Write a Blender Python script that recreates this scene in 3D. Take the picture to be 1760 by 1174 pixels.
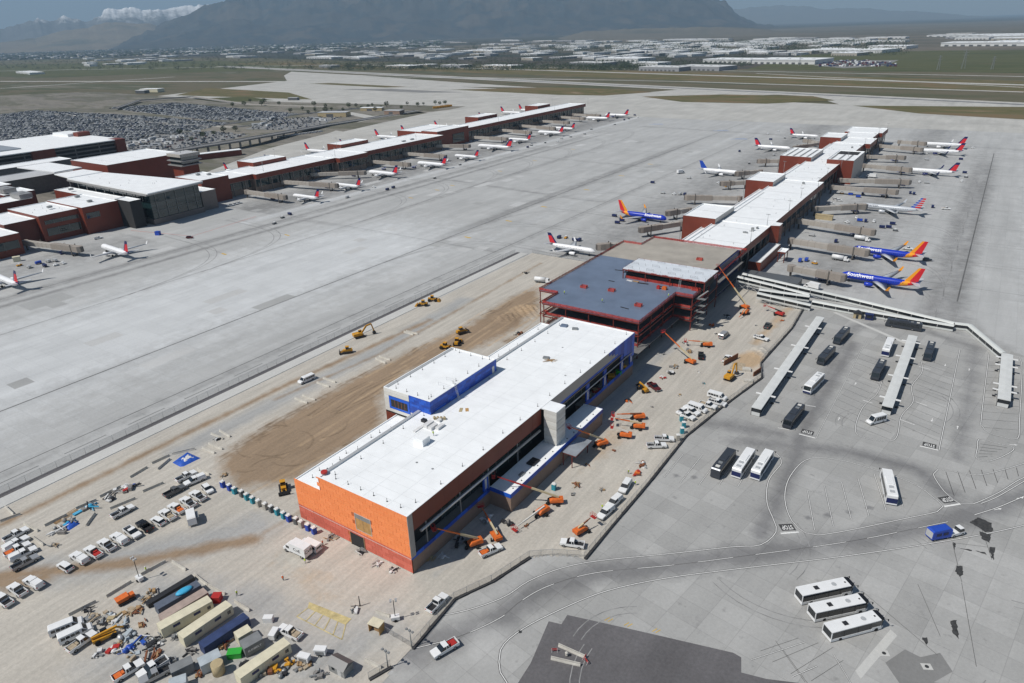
import bpy, math, random
import numpy as np
from mathutils import Vector, Matrix
for o in list(bpy.data.objects): bpy.data.objects.remove(o)
random.seed(7); RNG = np.random.default_rng(7)
scene = bpy.context.scene
COL = scene.collection
rad = math.radians

# ---------------------------------------------------------------- camera, sky, sun, exposure
FPX, CAMH = 1198.38, 125.0
PITCH, ROLL, YAW = rad(24.15228), rad(-1.83934), rad(34.65289)
_fw = Vector((-math.sin(YAW)*math.cos(PITCH), math.cos(YAW)*math.cos(PITCH), -math.sin(PITCH)))
_r0 = Vector((math.cos(YAW), math.sin(YAW), 0)); _u0 = _r0.cross(_fw)
_R = _r0*math.cos(ROLL)+_u0*math.sin(ROLL); _U = -_r0*math.sin(ROLL)+_u0*math.cos(ROLL)
cam_d = bpy.data.cameras.new('camera'); cam = bpy.data.objects.new('camera', cam_d); COL.objects.link(cam)
cam_d.sensor_width = 36.0; cam_d.lens = 36.0*FPX/1760.0; cam_d.clip_start = 1.0; cam_d.clip_end = 120000.0
cam.matrix_world = Matrix(((_R.x, _U.x, -_fw.x, 0), (_R.y, _U.y, -_fw.y, 0), (_R.z, _U.z, -_fw.z, CAMH), (0, 0, 0, 1)))
scene.camera = cam
SUNV = Vector((-0.42, -0.65, 1.0)).normalized()          # towards the sun
sun_d = bpy.data.lights.new('sun', 'SUN'); sun = bpy.data.objects.new('sun', sun_d); COL.objects.link(sun)
sun_d.energy = 4.0; sun_d.angle = rad(0.53); sun_d.color = (1.0, 0.955, 0.89)
sun.rotation_euler = SUNV.to_track_quat('Z', 'Y').to_euler(); sun.location = (0, 0, 500)
world = bpy.data.worlds.new('World'); scene.world = world; world.use_nodes = True
wn = world.node_tree.nodes; wl = world.node_tree.links
sky = wn.new('ShaderNodeTexSky'); sky.sky_type = 'NISHITA'; sky.sun_disc = False
sky.sun_elevation = math.asin(SUNV.z); sky.sun_rotation = math.atan2(SUNV.x, SUNV.y)
sky.altitude = 1300; sky.air_density = 1.0; sky.dust_density = 1.2; sky.ozone_density = 1.0
wl.new(sky.outputs[0], wn['Background'].inputs[0]); wn['Background'].inputs[1].default_value = 0.055
scene.view_settings.view_transform = 'Standard'; scene.view_settings.look = 'None'
scene.view_settings.exposure = 0.22; scene.view_settings.gamma = 1.0
scene.render.engine = 'CYCLES'
scene.cycles.max_bounces = 6; scene.cycles.volume_bounces = 0; scene.cycles.transparent_max_bounces = 12

# ---------------------------------------------------------------- helpers
def ray(px, py): return _R*((px-880)/FPX) - _U*((py-587)/FPX) + _fw
def G(px, py, z=0.0):
    """ground (or height z) point seen at a photo pixel"""
    d = ray(px, py); s = (z-CAMH)/d.z
    return Vector((d.x*s, d.y*s, z))
def G2(px, py, z=0.0): v = G(px, py, z); return (v.x, v.y)
def head(a, b): return math.atan2(b[1]-a[1], b[0]-a[0])

class MB:
    def __init__(s): s.v = []; s.f = []; s.m = []; s.sm = []
    def add(s, vs, fs, mi=0, smooth=False):
        b = len(s.v); s.v += [tuple(p) for p in vs]
        for f in fs: s.f.append(tuple(b+i for i in f)); s.m.append(mi); s.sm.append(smooth)
        return s
    def box(s, x0, x1, y0, y1, z0, z1, mi=0):
        return s.add([(x0,y0,z0),(x1,y0,z0),(x1,y1,z0),(x0,y1,z0),(x0,y0,z1),(x1,y0,z1),(x1,y1,z1),(x0,y1,z1)],
                     [(3,2,1,0),(4,5,6,7),(0,1,5,4),(1,2,6,5),(2,3,7,6),(3,0,4,7)], mi)
    def cbox(s, c, d, mi=0):
        return s.box(c[0]-d[0]/2, c[0]+d[0]/2, c[1]-d[1]/2, c[1]+d[1]/2, c[2]-d[2]/2, c[2]+d[2]/2, mi)
    def prism(s, poly, z0, z1, mi=0, cap=True, bottom=True):
        n = len(poly)
        a = sum(poly[i][0]*poly[(i+1)%n][1]-poly[(i+1)%n][0]*poly[i][1] for i in range(n))
        if a < 0: poly = poly[::-1]
        vs = [(p[0],p[1],z0) for p in poly]+[(p[0],p[1],z1) for p in poly]
        fs = [(i,(i+1)%n,n+(i+1)%n,n+i) for i in range(n)]
        if cap: fs.append(tuple(range(n,2*n)))
        if bottom: fs.append(tuple(range(n-1,-1,-1)))
        return s.add(vs, fs, mi)
    def side(s, prof, y0, y1, mi=0, inset=0):
        """extrude an x-z profile across y (counter-clockwise in xz)"""
        n = len(prof)
        a = sum(prof[i][0]*prof[(i+1)%n][1]-prof[(i+1)%n][0]*prof[i][1] for i in range(n))
        if a < 0: prof = prof[::-1]
        vs = [(p[0],y0,p[1]) for p in prof]+[(p[0],y1,p[1]) for p in prof]
        fs = [((i+1)%n,i,n+i,n+(i+1)%n) for i in range(n)]+[tuple(range(n)),tuple(range(2*n-1,n-1,-1))]
        return s.add(vs, fs, mi)
    def ring(s, rings, mi=0, smooth=True, caps=True, closed=True):
        n = len(rings[0]); vs = [p for r in rings for p in r]; fs = []
        for k in range(len(rings)-1):
            for i in range(n if closed else n-1):
                j = (i+1) % n; fs.append((k*n+i, k*n+j, (k+1)*n+j, (k+1)*n+i))
        b = len(s.v); s.add(vs, fs, mi, smooth)
        if caps:
            s.f.append(tuple(b+i for i in range(n-1,-1,-1))); s.m.append(mi); s.sm.append(False)
            s.f.append(tuple(b+(len(rings)-1)*n+i for i in range(n))); s.m.append(mi); s.sm.append(False)
        return s
    def tube(s, p, q, r, n=8, mi=0, r2=None, smooth=True):
        p, q = Vector(p), Vector(q); d = (q-p)
        if d.length < 1e-6: return s
        d.normalize(); a = d.orthogonal().normalized(); b = d.cross(a)
        r2 = r if r2 is None else r2
        R = [[c+(a*math.cos(t)+b*math.sin(t))*rr for t in (2*math.pi*i/n for i in range(n))] for c, rr in ((p, r), (q, r2))]
        return s.ring([[tuple(x) for x in rg] for rg in R], mi, smooth)
    def bar(s, p, q, w, h, mi=0):
        """rectangular bar from p to q, w across, h high"""
        p, q = Vector(p), Vector(q); d = (q-p).normalized()
        a = d.cross(Vector((0,0,1)));
        a = Vector((1,0,0)) if a.length < 1e-4 else a.normalized()
        b = a.cross(d)
        R = [[tuple(c+a*(w/2*i)+b*(h/2*j)) for i, j in ((-1,-1),(1,-1),(1,1),(-1,1))] for c in (p, q)]
        return s.ring(R, mi, False)
    def wheel(s, x, y, z, r, w, mi=0, n=12):
        return s.tube((x,y-w/2,z),(x,y+w/2,z), r, n, mi)
    def blob(s, c, d, mi=0, n=8, m=5):
        rs = []
        for k in range(m+1):
            t = math.pi*(0.03+0.94*k/m); rs.append([(c[0]+d[0]/2*math.sin(t)*math.cos(a), c[1]+d[1]/2*math.sin(t)*math.sin(a), c[2]-d[2]/2*math.cos(t)) for a in (2*math.pi*i/n for i in range(n))])
        return s.ring(rs, mi, True)
    def mesh(s, name, mats):
        me = bpy.data.meshes.new(name); me.from_pydata(s.v, [], s.f)
        if not isinstance(mats, (list, tuple)): mats = [mats]
        for mt in mats: me.materials.append(MAT[mt])
        if len(mats) > 1: me.polygons.foreach_set('material_index', s.m)
        me.polygons.foreach_set('use_smooth', s.sm); me.update(); return me

def mesh_obj(name, me, parent=None, loc=(0,0,0), rz=0.0, label=None, cat=None, group=None, kind=None):
    o = bpy.data.objects.new(name, me); COL.objects.link(o)
    o.location = loc; o.rotation_euler = (0, 0, rz)
    if parent is not None: o.parent = parent
    if label: o['label'] = label
    if cat: o['category'] = cat
    if group: o['group'] = group
    if kind: o['kind'] = kind
    return o
def part(name, mb, mats, parent, label=None, kind=None): return mesh_obj(name, mb.mesh(name, mats), parent, label=label, kind=kind)
def thing(name, label, cat, loc=(0,0,0), rz=0.0, group=None): return mesh_obj(name, None, None, loc, rz, label, cat, group)
def single(name, mb, mats, label, cat, loc=(0,0,0), rz=0.0, group=None): return mesh_obj(name, mb.mesh(name, mats), None, loc, rz, label, cat, group)
def struct(name, mb, mats, parent=None): return mesh_obj(name, mb.mesh(name, mats), parent, kind='structure')
class Asset:
    """a thing kept as shared meshes: list of (part name, mesh, parent index, label)"""
    def __init__(s, name, cat): s.name = name; s.cat = cat; s.parts = []
    def part(s, name, mb, mats, parent=-1, label=None):
        s.parts.append((name, mb.mesh(name, mats), parent, label)); return len(s.parts)-1
    def put(s, label, loc, rz=0.0, group=None, scale=None, name=None, swap=None):
        t = thing(name or s.name, label, s.cat, loc, rz, group)
        if scale: t.scale = scale
        os_ = []
        for n, me, p, lb in s.parts:
            if swap and n in swap: me = swap[n]
            os_.append(mesh_obj(n, me, t if p < 0 else os_[p], label=lb, kind='stuff' if n in ('cabin_windows','dock_doors','roof_units') else None))
        return t
ORD = ['first','second','third','fourth','fifth','sixth','seventh','eighth','ninth','tenth','eleventh','twelfth','thirteenth','fourteenth','fifteenth','sixteenth','seventeenth','eighteenth','nineteenth','twentieth','twenty-first','twenty-second','twenty-third','twenty-fourth','twenty-fifth','twenty-sixth','twenty-seventh','twenty-eighth','twenty-ninth','thirtieth','thirty-first','thirty-second','thirty-third','thirty-fourth','thirty-fifth','thirty-sixth','thirty-seventh','thirty-eighth','thirty-ninth','fortieth']

# ---------------------------------------------------------------- materials
MAT = {}
def lin(c):
    f = lambda u: u/12.92 if u <= .04045 else ((u+.055)/1.055)**2.4
    return tuple(f(x/255) for x in c)
def M(name, col, rough=0.6, metal=0.0, var=0.10, scale=0.6, bump=0.0, bscale=8.0, spec=0.4, coord='Object', alpha=1.0, stretch=None):
    m = bpy.data.materials.new(name); m.use_nodes = True; nt = m.node_tree; N = nt.nodes; L = nt.links
    b = N['Principled BSDF']; b.inputs['Roughness'].default_value = rough; b.inputs['Metallic'].default_value = metal
    b.inputs['Specular IOR Level'].default_value = spec; b.inputs['Alpha'].default_value = alpha
    tc = N.new('ShaderNodeTexCoord')
    src = tc.outputs[coord]
    if coord == 'World':
        pass
    if stretch:
        mp = N.new('ShaderNodeMapping'); mp.inputs['Scale'].default_value = stretch; L.new(src, mp.inputs[0]); src = mp.outputs[0]
    if var > 0:
        nz = N.new('ShaderNodeTexNoise'); nz.inputs['Scale'].default_value = scale; nz.inputs['Detail'].default_value = 6.0; nz.inputs['Roughness'].default_value = 0.62
        L.new(src, nz.inputs['Vector'])
        mx = N.new('ShaderNodeMix'); mx.data_type = 'RGBA'
        mx.inputs[6].default_value = tuple(max(0, c*(1-var)) for c in col)+(1,); mx.inputs[7].default_value = tuple(min(1, c*(1+var)) for c in col)+(1,)
        mr = N.new('ShaderNodeMapRange'); mr.inputs[1].default_value = .3; mr.inputs[2].default_value = .7
        L.new(nz.outputs[0], mr.inputs[0]); L.new(mr.outputs[0], mx.inputs[0]); L.new(mx.outputs[2], b.inputs['Base Color'])
    else: b.inputs['Base Color'].default_value = tuple(col)+(1,)
    if bump > 0:
        n2 = N.new('ShaderNodeTexNoise'); n2.inputs['Scale'].default_value = bscale; n2.inputs['Detail'].default_value = 4
        bp = N.new('ShaderNodeBump'); bp.inputs['Strength'].default_value = bump; bp.inputs['Distance'].default_value = 0.15
        L.new(src, n2.inputs['Vector']); L.new(n2.outputs[0], bp.inputs['Height']); L.new(bp.outputs[0], b.inputs['Normal'])
    MAT[name] = m; return m
M('white_paint', (.74,.75,.75), .35, var=.05); M('silver_paint', (.36,.37,.38), .3, .3, var=.06); M('black_paint', (.012,.012,.014), .25)
M('grey_paint', (.10,.105,.11), .4); M('red_paint', (.42,.03,.025), .45); M('orange_paint', (.62,.14,.025), .5, var=.18, scale=1.2); M('yellow_paint', (.55,.27,.02), .5, var=.22, scale=1.2)
M('blue_paint', (.02,.07,.42), .4); M('navy_paint', (.012,.02,.09), .35); M('green_paint', (.03,.36,.04), .5); M('teal_paint', (.03,.28,.36), .5); M('cyan_paint', (.05,.38,.62), .5)
M('maroon_paint', (.10,.012,.012), .35); M('cream_paint', (.64,.60,.45), .6, var=.12, scale=.5); M('tan_paint', (.42,.34,.2), .6, var=.15)
M('glass', (.012,.016,.02), .08, spec=.8, var=0); M('tyre', (.012,.012,.012), .85); M('dark_metal', (.035,.035,.038), .5, .3); M('grey_metal', (.30,.31,.31), .45, .4, var=.15)
M('light_metal', (.55,.56,.56), .4, .3, var=.1); M('rust', (.20,.075,.035), .8, var=.3, scale=2.0); M('black_rubber', (.015,.015,.015), .8)
M('hiviz', (.55,.72,.03), .7); M('hiviz_orange', (.8,.16,.03), .7); M('skin', (.42,.25,.17), .6); M('jeans', (.03,.04,.07), .8); M('hat_white', (.75,.75,.73), .4)
M('wood', (.34,.22,.11), .8, var=.3, scale=2.0, stretch=(1,.15,1)); M('plywood', (.46,.27,.10), .75, var=.2, scale=1.0); M('precast', (.50,.48,.43), .85, var=.2, scale=.8)
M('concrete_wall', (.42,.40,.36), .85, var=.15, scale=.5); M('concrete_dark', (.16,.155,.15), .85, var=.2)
M('tarp_blue', (.025,.09,.42), .4, var=.3, scale=.9); M('tarp_white', (.66,.66,.65), .5, var=.15); M('debris_grey', (.22,.21,.20), .85, var=.4, scale=1.5); M('debris_tan', (.38,.31,.22), .85, var=.3, scale=1.5)
M('light_red', (.55,.03,.02), .4)
# ---------------------------------------------------------------- ground, roads, markings
def node_ground(name, base, joints=0.0, jx=7.6, jy=7.6, streak=.12, blotch=.14, rough=.85, extra=None, fine=.08, jdark=.55, ang=0.0, spots=0.0, sscale=.11, sst=(1,.12,1), slab=.05):
    """pavement / soil: base colour, blotches, streaks along Y, optional slab joints, attribute-driven second and third colours"""
    m = bpy.data.materials.new(name); m.use_nodes = True; nt = m.node_tree; N = nt.nodes; L = nt.links
    b = N['Principled BSDF']; b.inputs['Roughness'].default_value = rough; b.inputs['Specular IOR Level'].default_value = .25
    tc = N.new('ShaderNodeTexCoord'); src = tc.outputs['Object']
    if ang:
        mp0 = N.new('ShaderNodeMapping'); mp0.inputs['Rotation'].default_value = (0, 0, ang); L.new(src, mp0.inputs[0]); src = mp0.outputs[0]
    def noise(scale, stretch=None, detail=6, rg=.6):
        n = N.new('ShaderNodeTexNoise'); n.inputs['Scale'].default_value = scale; n.inputs['Detail'].default_value = detail; n.inputs['Roughness'].default_value = rg
        if stretch:
            mp = N.new('ShaderNodeMapping'); mp.inputs['Scale'].default_value = stretch; L.new(src, mp.inputs[0]); L.new(mp.outputs[0], n.inputs['Vector'])
        else: L.new(src, n.inputs['Vector'])
        return n.outputs[0]
    def rng(v, a, b_, c, d):
        r = N.new('ShaderNodeMapRange'); r.inputs[1].default_value = a; r.inputs[2].default_value = b_; r.inputs[3].default_value = c; r.inputs[4].default_value = d; L.new(v, r.inputs[0]); return r.outputs[0]
    def math_(op, a, c=None):
        q = N.new('ShaderNodeMath'); q.operation = op
        for i, v in enumerate((a, c)):
            if v is None: continue
            if isinstance(v, (int, float)): q.inputs[i].default_value = v
            else: L.new(v, q.inputs[i])
        return q.outputs[0]
    def mix(f, a, c):
        q = N.new('ShaderNodeMix'); q.data_type = 'RGBA'
        for i, v in ((0, f), (6, a), (7, c)):
            if isinstance(v, (tuple, list)): q.inputs[i].default_value = tuple(v)+(1,)
            elif isinstance(v, float): q.inputs[i].default_value = v
            else: L.new(v, q.inputs[i])
        return q.outputs[2]
    def mul(c, v):
        q = N.new('ShaderNodeMix'); q.data_type = 'RGBA'; q.blend_type = 'MULTIPLY'; q.inputs[0].default_value = 1.0
        L.new(c, q.inputs[6]); L.new(v, q.inputs[7]); return q.outputs[2]
    k = rng(noise(.022, None, 8, .66), .3, .7, 1-blotch, 1+blotch)
    k = math_('MULTIPLY', k, rng(noise(sscale, sst, 6, .62), .3, .7, 1-streak, 1+streak))
    k = math_('MULTIPLY', k, rng(noise(1.3, None, 5, .7), .3, .7, 1-fine, 1+fine))
    if spots:
        k = math_('MULTIPLY', k, rng(noise(.35, None, 3, .5), .66, .8, 1.0, 1-spots))
    if joints:
        sp = N.new('ShaderNodeSeparateXYZ'); L.new(src, sp.inputs[0])
        for ax, per in ((0, jx), (1, jy)):
            fr = math_('FRACT', math_('DIVIDE', math_('ADD', sp.outputs[ax], 5000.0), per))
            d = math_('MINIMUM', fr, math_('SUBTRACT', 1.0, fr))
            ln = math_('LESS_THAN', d, .5*joints/per)
            k = math_('MULTIPLY', k, math_('SUBTRACT', 1.0, math_('MULTIPLY', ln, jdark)))
        # every slab a slightly different grey
        vo = N.new('ShaderNodeTexWhiteNoise'); vo.noise_dimensions = '2D'
        cv = N.new('ShaderNodeCombineXYZ')
        for i, per in ((0, jx), (1, jy)):
            L.new(math_('FLOOR', math_('DIVIDE', math_('ADD', sp.outputs[i], 5000.0), per)), cv.inputs[i])
        L.new(cv.outputs[0], vo.inputs['Vector'])
        k = math_('MULTIPLY', k, rng(vo.outputs[0], 0, 1, 1-slab, 1+slab))
    col = None
    rgb = N.new('ShaderNodeRGB'); rgb.outputs[0].default_value = tuple(base)+(1,); col = rgb.outputs[0]
    for an, ac in (extra or []):
        at = N.new('ShaderNodeAttribute'); at.attribute_name = an
        f = math_('ADD', at.outputs['Fac'], math_('MULTIPLY', math_('SUBTRACT', noise(.16, None, 7, .7), .5), .9))
        f = math_('MULTIPLY', rng(f, .25, .75, 0, 1), rng(at.outputs['Fac'], .02, .2, 0, 1))
        col = mix(f, col, ac)
    cc = N.new('ShaderNodeCombineColor')
    for i in range(3): L.new(k, cc.inputs[i])
    L.new(mul(col, cc.outputs[0]), b.inputs['Base Color'])
    MAT[name] = m; return m
CONC = (.40,.405,.40)
node_ground('apron_concrete', CONC, joints=.34, jdark=.06, slab=.03, streak=.10, blotch=.075, extra=[('stain', (.225,.225,.222)), ('pale', (.52,.535,.54))])
node_ground('bus_concrete', (.345,.345,.335), joints=.16, jx=7.6, jy=6.1, slab=.09, jdark=.15, streak=.09, blotch=.09, ang=.16, spots=.35, extra=[('stain', (.205,.205,.205)), ('pale', (.42,.42,.41))])
node_ground('site_soil', (.445,.418,.37), streak=.13, blotch=.09, fine=.12, sscale=.55, sst=(1,.07,1), extra=[('grey', (.345,.345,.335)), ('brown', (.275,.203,.137)), ('sand', (.42,.31,.20)), ('rut', (.16,.115,.075))])
node_ground('asphalt', (.185,.186,.188), streak=.14, blotch=.16, fine=.10)
node_ground('asphalt_dark', (.118,.114,.118), streak=.16, blotch=.26, fine=.16)
node_ground('lot_asphalt', (.21,.21,.205), streak=.1, blotch=.15)
node_ground('far_concrete', (.42,.415,.39), streak=.10, blotch=.14)
node_ground('kerb_concrete', (.50,.50,.48), streak=.05, blotch=.08)
M('paint_white', (.72,.72,.70), .7, var=.15, scale=2.0); M('paint_black', (.055,.055,.055), .8, var=.2, scale=2.0); M('paint_yellow', (.55,.36,.06), .7, var=.25, scale=.8)
M('paint_red', (.5,.12,.10), .7, var=.25); M('paint_blue', (.10,.24,.55), .7, var=.2); M('tar', (.045,.045,.045), .85, var=.5, scale=1.2); M('joint_dark', (.11,.11,.108), .9, var=.35, scale=.05)
M('rubber_mark', (.245,.245,.243), .9, var=.35, scale=.3); node_ground('slab_dark', (.345,.35,.345), streak=.06, blotch=.1); node_ground('slab_pale', (.47,.475,.47), streak=.06, blotch=.1)
terrain_mat_late = True
# natural ground: grass, dry steppe, bare soil
def terrain_mat(name, cols, scale, det=8):
    m = bpy.data.materials.new(name); m.use_nodes = True; nt = m.node_tree; N = nt.nodes; L = nt.links
    b = N['Principled BSDF']; b.inputs['Roughness'].default_value = .95; b.inputs['Specular IOR Level'].default_value = .05
    tc = N.new('ShaderNodeTexCoord'); mp = N.new('ShaderNodeMapping'); mp.inputs['Rotation'].default_value = (0,0,.28); mp.inputs['Scale'].default_value = (scale*.35, scale, scale); L.new(tc.outputs['Object'], mp.inputs[0])
    nz = N.new('ShaderNodeTexNoise'); nz.inputs['Scale'].default_value = 1; nz.inputs['Detail'].default_value = det; nz.inputs['Roughness'].default_value = .68; nz.inputs['Distortion'].default_value = .4; L.new(mp.outputs[0], nz.inputs['Vector'])
    cr = N.new('ShaderNodeValToRGB'); cr.color_ramp.interpolation = 'LINEAR'
    while len(cr.color_ramp.elements) < len(cols): cr.color_ramp.elements.new(.5)
    for e, (p, c) in zip(cr.color_ramp.elements, cols): e.position = p; e.color = tuple(c)+(1,)
    L.new(nz.outputs[0], cr.inputs[0]); L.new(cr.outputs[0], b.inputs['Base Color']); MAT[name] = m
terrain_mat('steppe', [(.30,(.06,.07,.04)),(.42,(.10,.10,.062)),(.50,(.135,.118,.082)),(.57,(.075,.085,.048)),(.66,(.19,.175,.145)),(.76,(.065,.075,.042))], 1/260)
terrain_mat('infield', [(.32,(.19,.12,.07)),(.45,(.15,.125,.07)),(.55,(.10,.10,.045)),(.66,(.21,.155,.095)),(.76,(.33,.29,.23))], 1/60)
terrain_mat('meadow', [(.34,(.062,.075,.034)),(.5,(.095,.10,.05)),(.60,(.07,.08,.04)),(.66,(.12,.105,.06)),(.76,(.19,.165,.11))], 1/120)
terrain_mat('landside', [(.34,(.17,.16,.145)),(.46,(.12,.12,.09)),(.54,(.22,.205,.18)),(.62,(.14,.135,.12)),(.72,(.25,.235,.21))], 1/70)
terrain_mat('plain', [(.34,(.07,.068,.058)),(.46,(.042,.052,.046)),(.54,(.09,.08,.068)),(.62,(.038,.05,.044)),(.74,(.14,.125,.105))], 1/900)

def sheet(name, poly, z, mat, parent=None):
    n = len(poly); a = sum(poly[i][0]*poly[(i+1)%n][1]-poly[(i+1)%n][0]*poly[i][1] for i in range(n))
    if a < 0: poly = poly[::-1]
    from mathutils.geometry import tessellate_polygon
    tri = tessellate_polygon([[Vector((p[0],p[1],0)) for p in poly]])
    mb = MB(); fs = []
    for t in tri:
        p, q, r = (poly[i] for i in t)
        fs.append(tuple(t) if (q[0]-p[0])*(r[1]-p[1])-(q[1]-p[1])*(r[0]-p[0]) > 0 else (t[0],t[2],t[1]))
    mb.add([(p[0],p[1],z) for p in poly], fs)
    return struct(name, mb, mat, parent)
def cr_curve(pts, step=2.0, closed=False):
    P = [Vector((p[0],p[1],0)) for p in pts]; out = []
    n = len(P); segs = n if closed else n-1
    for i in range(segs):
        p0 = P[(i-1)%n] if (closed or i > 0) else P[0]*2-P[1]; p1 = P[i]; p2 = P[(i+1)%n]
        p3 = P[(i+2)%n] if (closed or i+2 < n) else p2*2-p1
        k = max(1, int((p2-p1).length/step))
        for j in range(k):
            t = j/k; out.append(.5*((2*p1)+(p2-p0)*t+(2*p0-5*p1+4*p2-p3)*t*t+(3*p1-p0-3*p2+p3)*t**3))
    if not closed: out.append(P[-1])
    return [(v.x, v.y) for v in out]
def ribbon(mb, pts, w, z, mi=0, off=0.0, closed=False):
    n = len(pts); L_ = []; R_ = []
    for i in range(n):
        a = pts[(i-1)%n] if (closed or i > 0) else pts[i]; b = pts[(i+1)%n] if (closed or i < n-1) else pts[i]
        d = Vector((b[0]-a[0], b[1]-a[1]));
        if d.length < 1e-6: d = Vector((1,0))
        d.normalize(); nx, ny = -d.y, d.x
        L_.append((pts[i][0]+nx*(off+w/2), pts[i][1]+ny*(off+w/2), z)); R_.append((pts[i][0]+nx*(off-w/2), pts[i][1]+ny*(off-w/2), z))
    vs = R_+L_; fs = [(i, (i+1)%n, n+(i+1)%n, n+i) for i in range(n if closed else n-1)]
    return mb.add(vs, fs, mi)
def lines(name, plist, w, z, mat, curve=0, closed=False, parent=None):
    mb = MB()
    for p in plist: ribbon(mb, cr_curve(p, curve, closed) if curve else p, w, z, closed=closed)
    return struct(name, mb, mat, parent)
def road_lines(plist, z=.036, curve=2.0, w=.20, closed=False):
    """white line edged in black on both sides, as painted on pale concrete"""
    lines('road_marking_edging', plist, w*2.5, z, 'paint_black', curve, closed)
    lines('road_marking', plist, w, z+.006, 'paint_white', curve, closed)
def dashes(pts, on, gap, curve=2.0):
    P = cr_curve(pts, .5); out = []; acc = 0.0; cur = []; state = True
    for a, b in zip(P, P[1:]):
        if state: cur.append(a)
        acc += math.hypot(b[0]-a[0], b[1]-a[1])
        if acc > (on if state else gap):
            acc = 0
            if state: cur.append(b); out.append(cur); cur = []
            state = not state
    if len(cur) > 1: out.append(cur)
    return out
def grid_sheet(name, x0, x1, y0, y1, step, z, mat, attrs, inside=None, bump=None):
    """dense sheet whose per-vertex masks say where soil of another colour lies"""
    xs = np.arange(x0, x1+.01, step); ys = np.arange(y0, y1+.01, step); nx, ny = len(xs), len(ys)
    X, Y = np.meshgrid(xs, ys); co = np.stack([X, Y, np.full_like(X, z)], -1)
    if bump is not None: co[..., 2] += bump(X, Y)
    I = np.arange(nx*ny).reshape(ny, nx); F = np.stack([I[:-1,:-1], I[:-1,1:], I[1:,1:], I[1:,:-1]], -1).reshape(-1, 4)
    if inside is not None:
        cx = (X[:-1,:-1]+X[1:,1:])/2; cy = (Y[:-1,:-1]+Y[1:,1:])/2; F = F[inside(cx, cy).reshape(-1)]
    me = bpy.data.meshes.new(name); me.from_pydata(co.reshape(-1, 3).tolist(), [], F.tolist()); me.materials.append(MAT[mat])
    for k, fn in attrs.items():
        at = me.attributes.new(k, 'FLOAT', 'POINT'); at.data.foreach_set('value', np.clip(fn(X, Y), 0, 1).astype(np.float32).reshape(-1))
    return mesh_obj(name, me, kind='structure')
def in_poly(poly):
    def fn(X, Y):
        r = np.zeros(X.shape, bool); n = len(poly)
        for i in range(n):
            (xa, ya), (xb, yb) = poly[i], poly[(i+1)%n]
            c = (ya > Y) != (yb > Y)
            with np.errstate(divide='ignore', invalid='ignore'): r ^= c & (X < (xb-xa)*(Y-ya)/(yb-ya+1e-12)+xa)
        return r
    return fn
def near_line(pts, w, X, Y):
    """1 on a polyline, falling to 0 at distance w"""
    d = np.full(X.shape, 1e9)
    for (xa, ya), (xb, yb) in zip(pts, pts[1:]):
        dx, dy = xb-xa, yb-ya; t = np.clip(((X-xa)*dx+(Y-ya)*dy)/(dx*dx+dy*dy+1e-9), 0, 1)
        d = np.minimum(d, np.hypot(X-xa-t*dx, Y-ya-t*dy))
    return np.clip(1-d/w, 0, 1)
def disc(cx, cy, r, X, Y, sx=1, sy=1): return np.clip(1.3-np.hypot((X-cx)/sx, (Y-cy)/sy)/r, 0, 1)
def soft_poly(poly, w, X, Y):
    nl = near_line(list(poly)+[poly[0]], w, X, Y); return np.where(in_poly(poly)(X, Y), 1-.5*nl, .5*nl)
mx_ = lambda *a: np.maximum.reduce(a)

# terrain sheet to the horizon
mb = MB(); R_ = 60000
mb.add([(-R_,-R_,-.9),(R_,-R_,-.9),(R_,R_,-.9),(-R_,R_,-.9)], [(0,1,2,3)]); struct('ground', mb, 'plain')
sheet('steppe_field', [(-9000,-500),(900,-500),(900,2500),(40,2350),(-600,2150),(-1500,2350),(-2800,2700),(-4300,3200),(-6500,3300),(-9000,2500)], -.6, 'steppe')
terrain_mat('dry_plain', [(.34,(.13,.115,.095)),(.46,(.09,.09,.07)),(.54,(.16,.14,.115)),(.62,(.10,.095,.08)),(.74,(.20,.18,.15))], 1/500)
sheet('dry_plain', [(-4200,4200),(-900,3200),(3000,3000),(9000,9000),(3000,17000),(-2500,15000),(-4200,9000)], -.75, 'dry_plain')
sheet('meadow_field', [(-640,2140),(300,2000),(300,3300),(-300,3350),(-700,3050)], -.5, 'meadow')
sheet('meadow_field', [(-5200,1400),(-3200,1500),(-2500,2000),(-2600,2500),(-4200,2800),(-5800,2400)], -.5, 'meadow')
def strip(a, b, w):
    d = (Vector(b)-Vector(a)).normalized(); n = Vector((-d.y, d.x))*w/2; a, b = Vector(a), Vector(b)
    return [tuple(a+n), tuple(b+n), tuple(b-n), tuple(a-n)]
sheet('dry_field', strip((-3400,2560),(420,1560),260), -.45, 'infield')
sheet('runway', strip((-3200,2230),(420,1215),62), -.30, 'far_concrete')
sheet('runway_centre', strip((-3200,2231),(420,1216),16), -.27, 'asphalt')
sheet('taxiway', strip((-2500,2390),(420,1590),26), -.30, 'far_concrete')
sheet('perimeter_road', strip((-4700,1700),(-2350,2420),22), -.30, 'far_concrete')
sheet('perimeter_road', strip((-2350,2420),(500,1830),14), -.28, 'far_concrete')
sheet('service_road', strip((-3200,1250),(-1800,1480),30), -.28, 'far_concrete')
apron_poly = [(-900,-140),(330,-140),(330,1030),(22,1150),(-206,1255),(-730,1345),(-1118,1425),(-1842,1500),(-1733,1012),(-1150,965),(-850,840),(-775,690),(-740,560),(-665,420),(-900,300)]
sheet('far_apron', apron_poly, -.12, 'far_concrete')
sheet('taxiway', [(-1842,1500),(-1118,1425),(-900,1440),(-1250,1560),(-1800,1760),(-2300,1900),(-2100,1700)], -.20, 'far_concrete')
sheet('taxiway', [(-640,1330),(-480,1300),(-330,1420),(-560,1480)], -.24, 'far_concrete')
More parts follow.
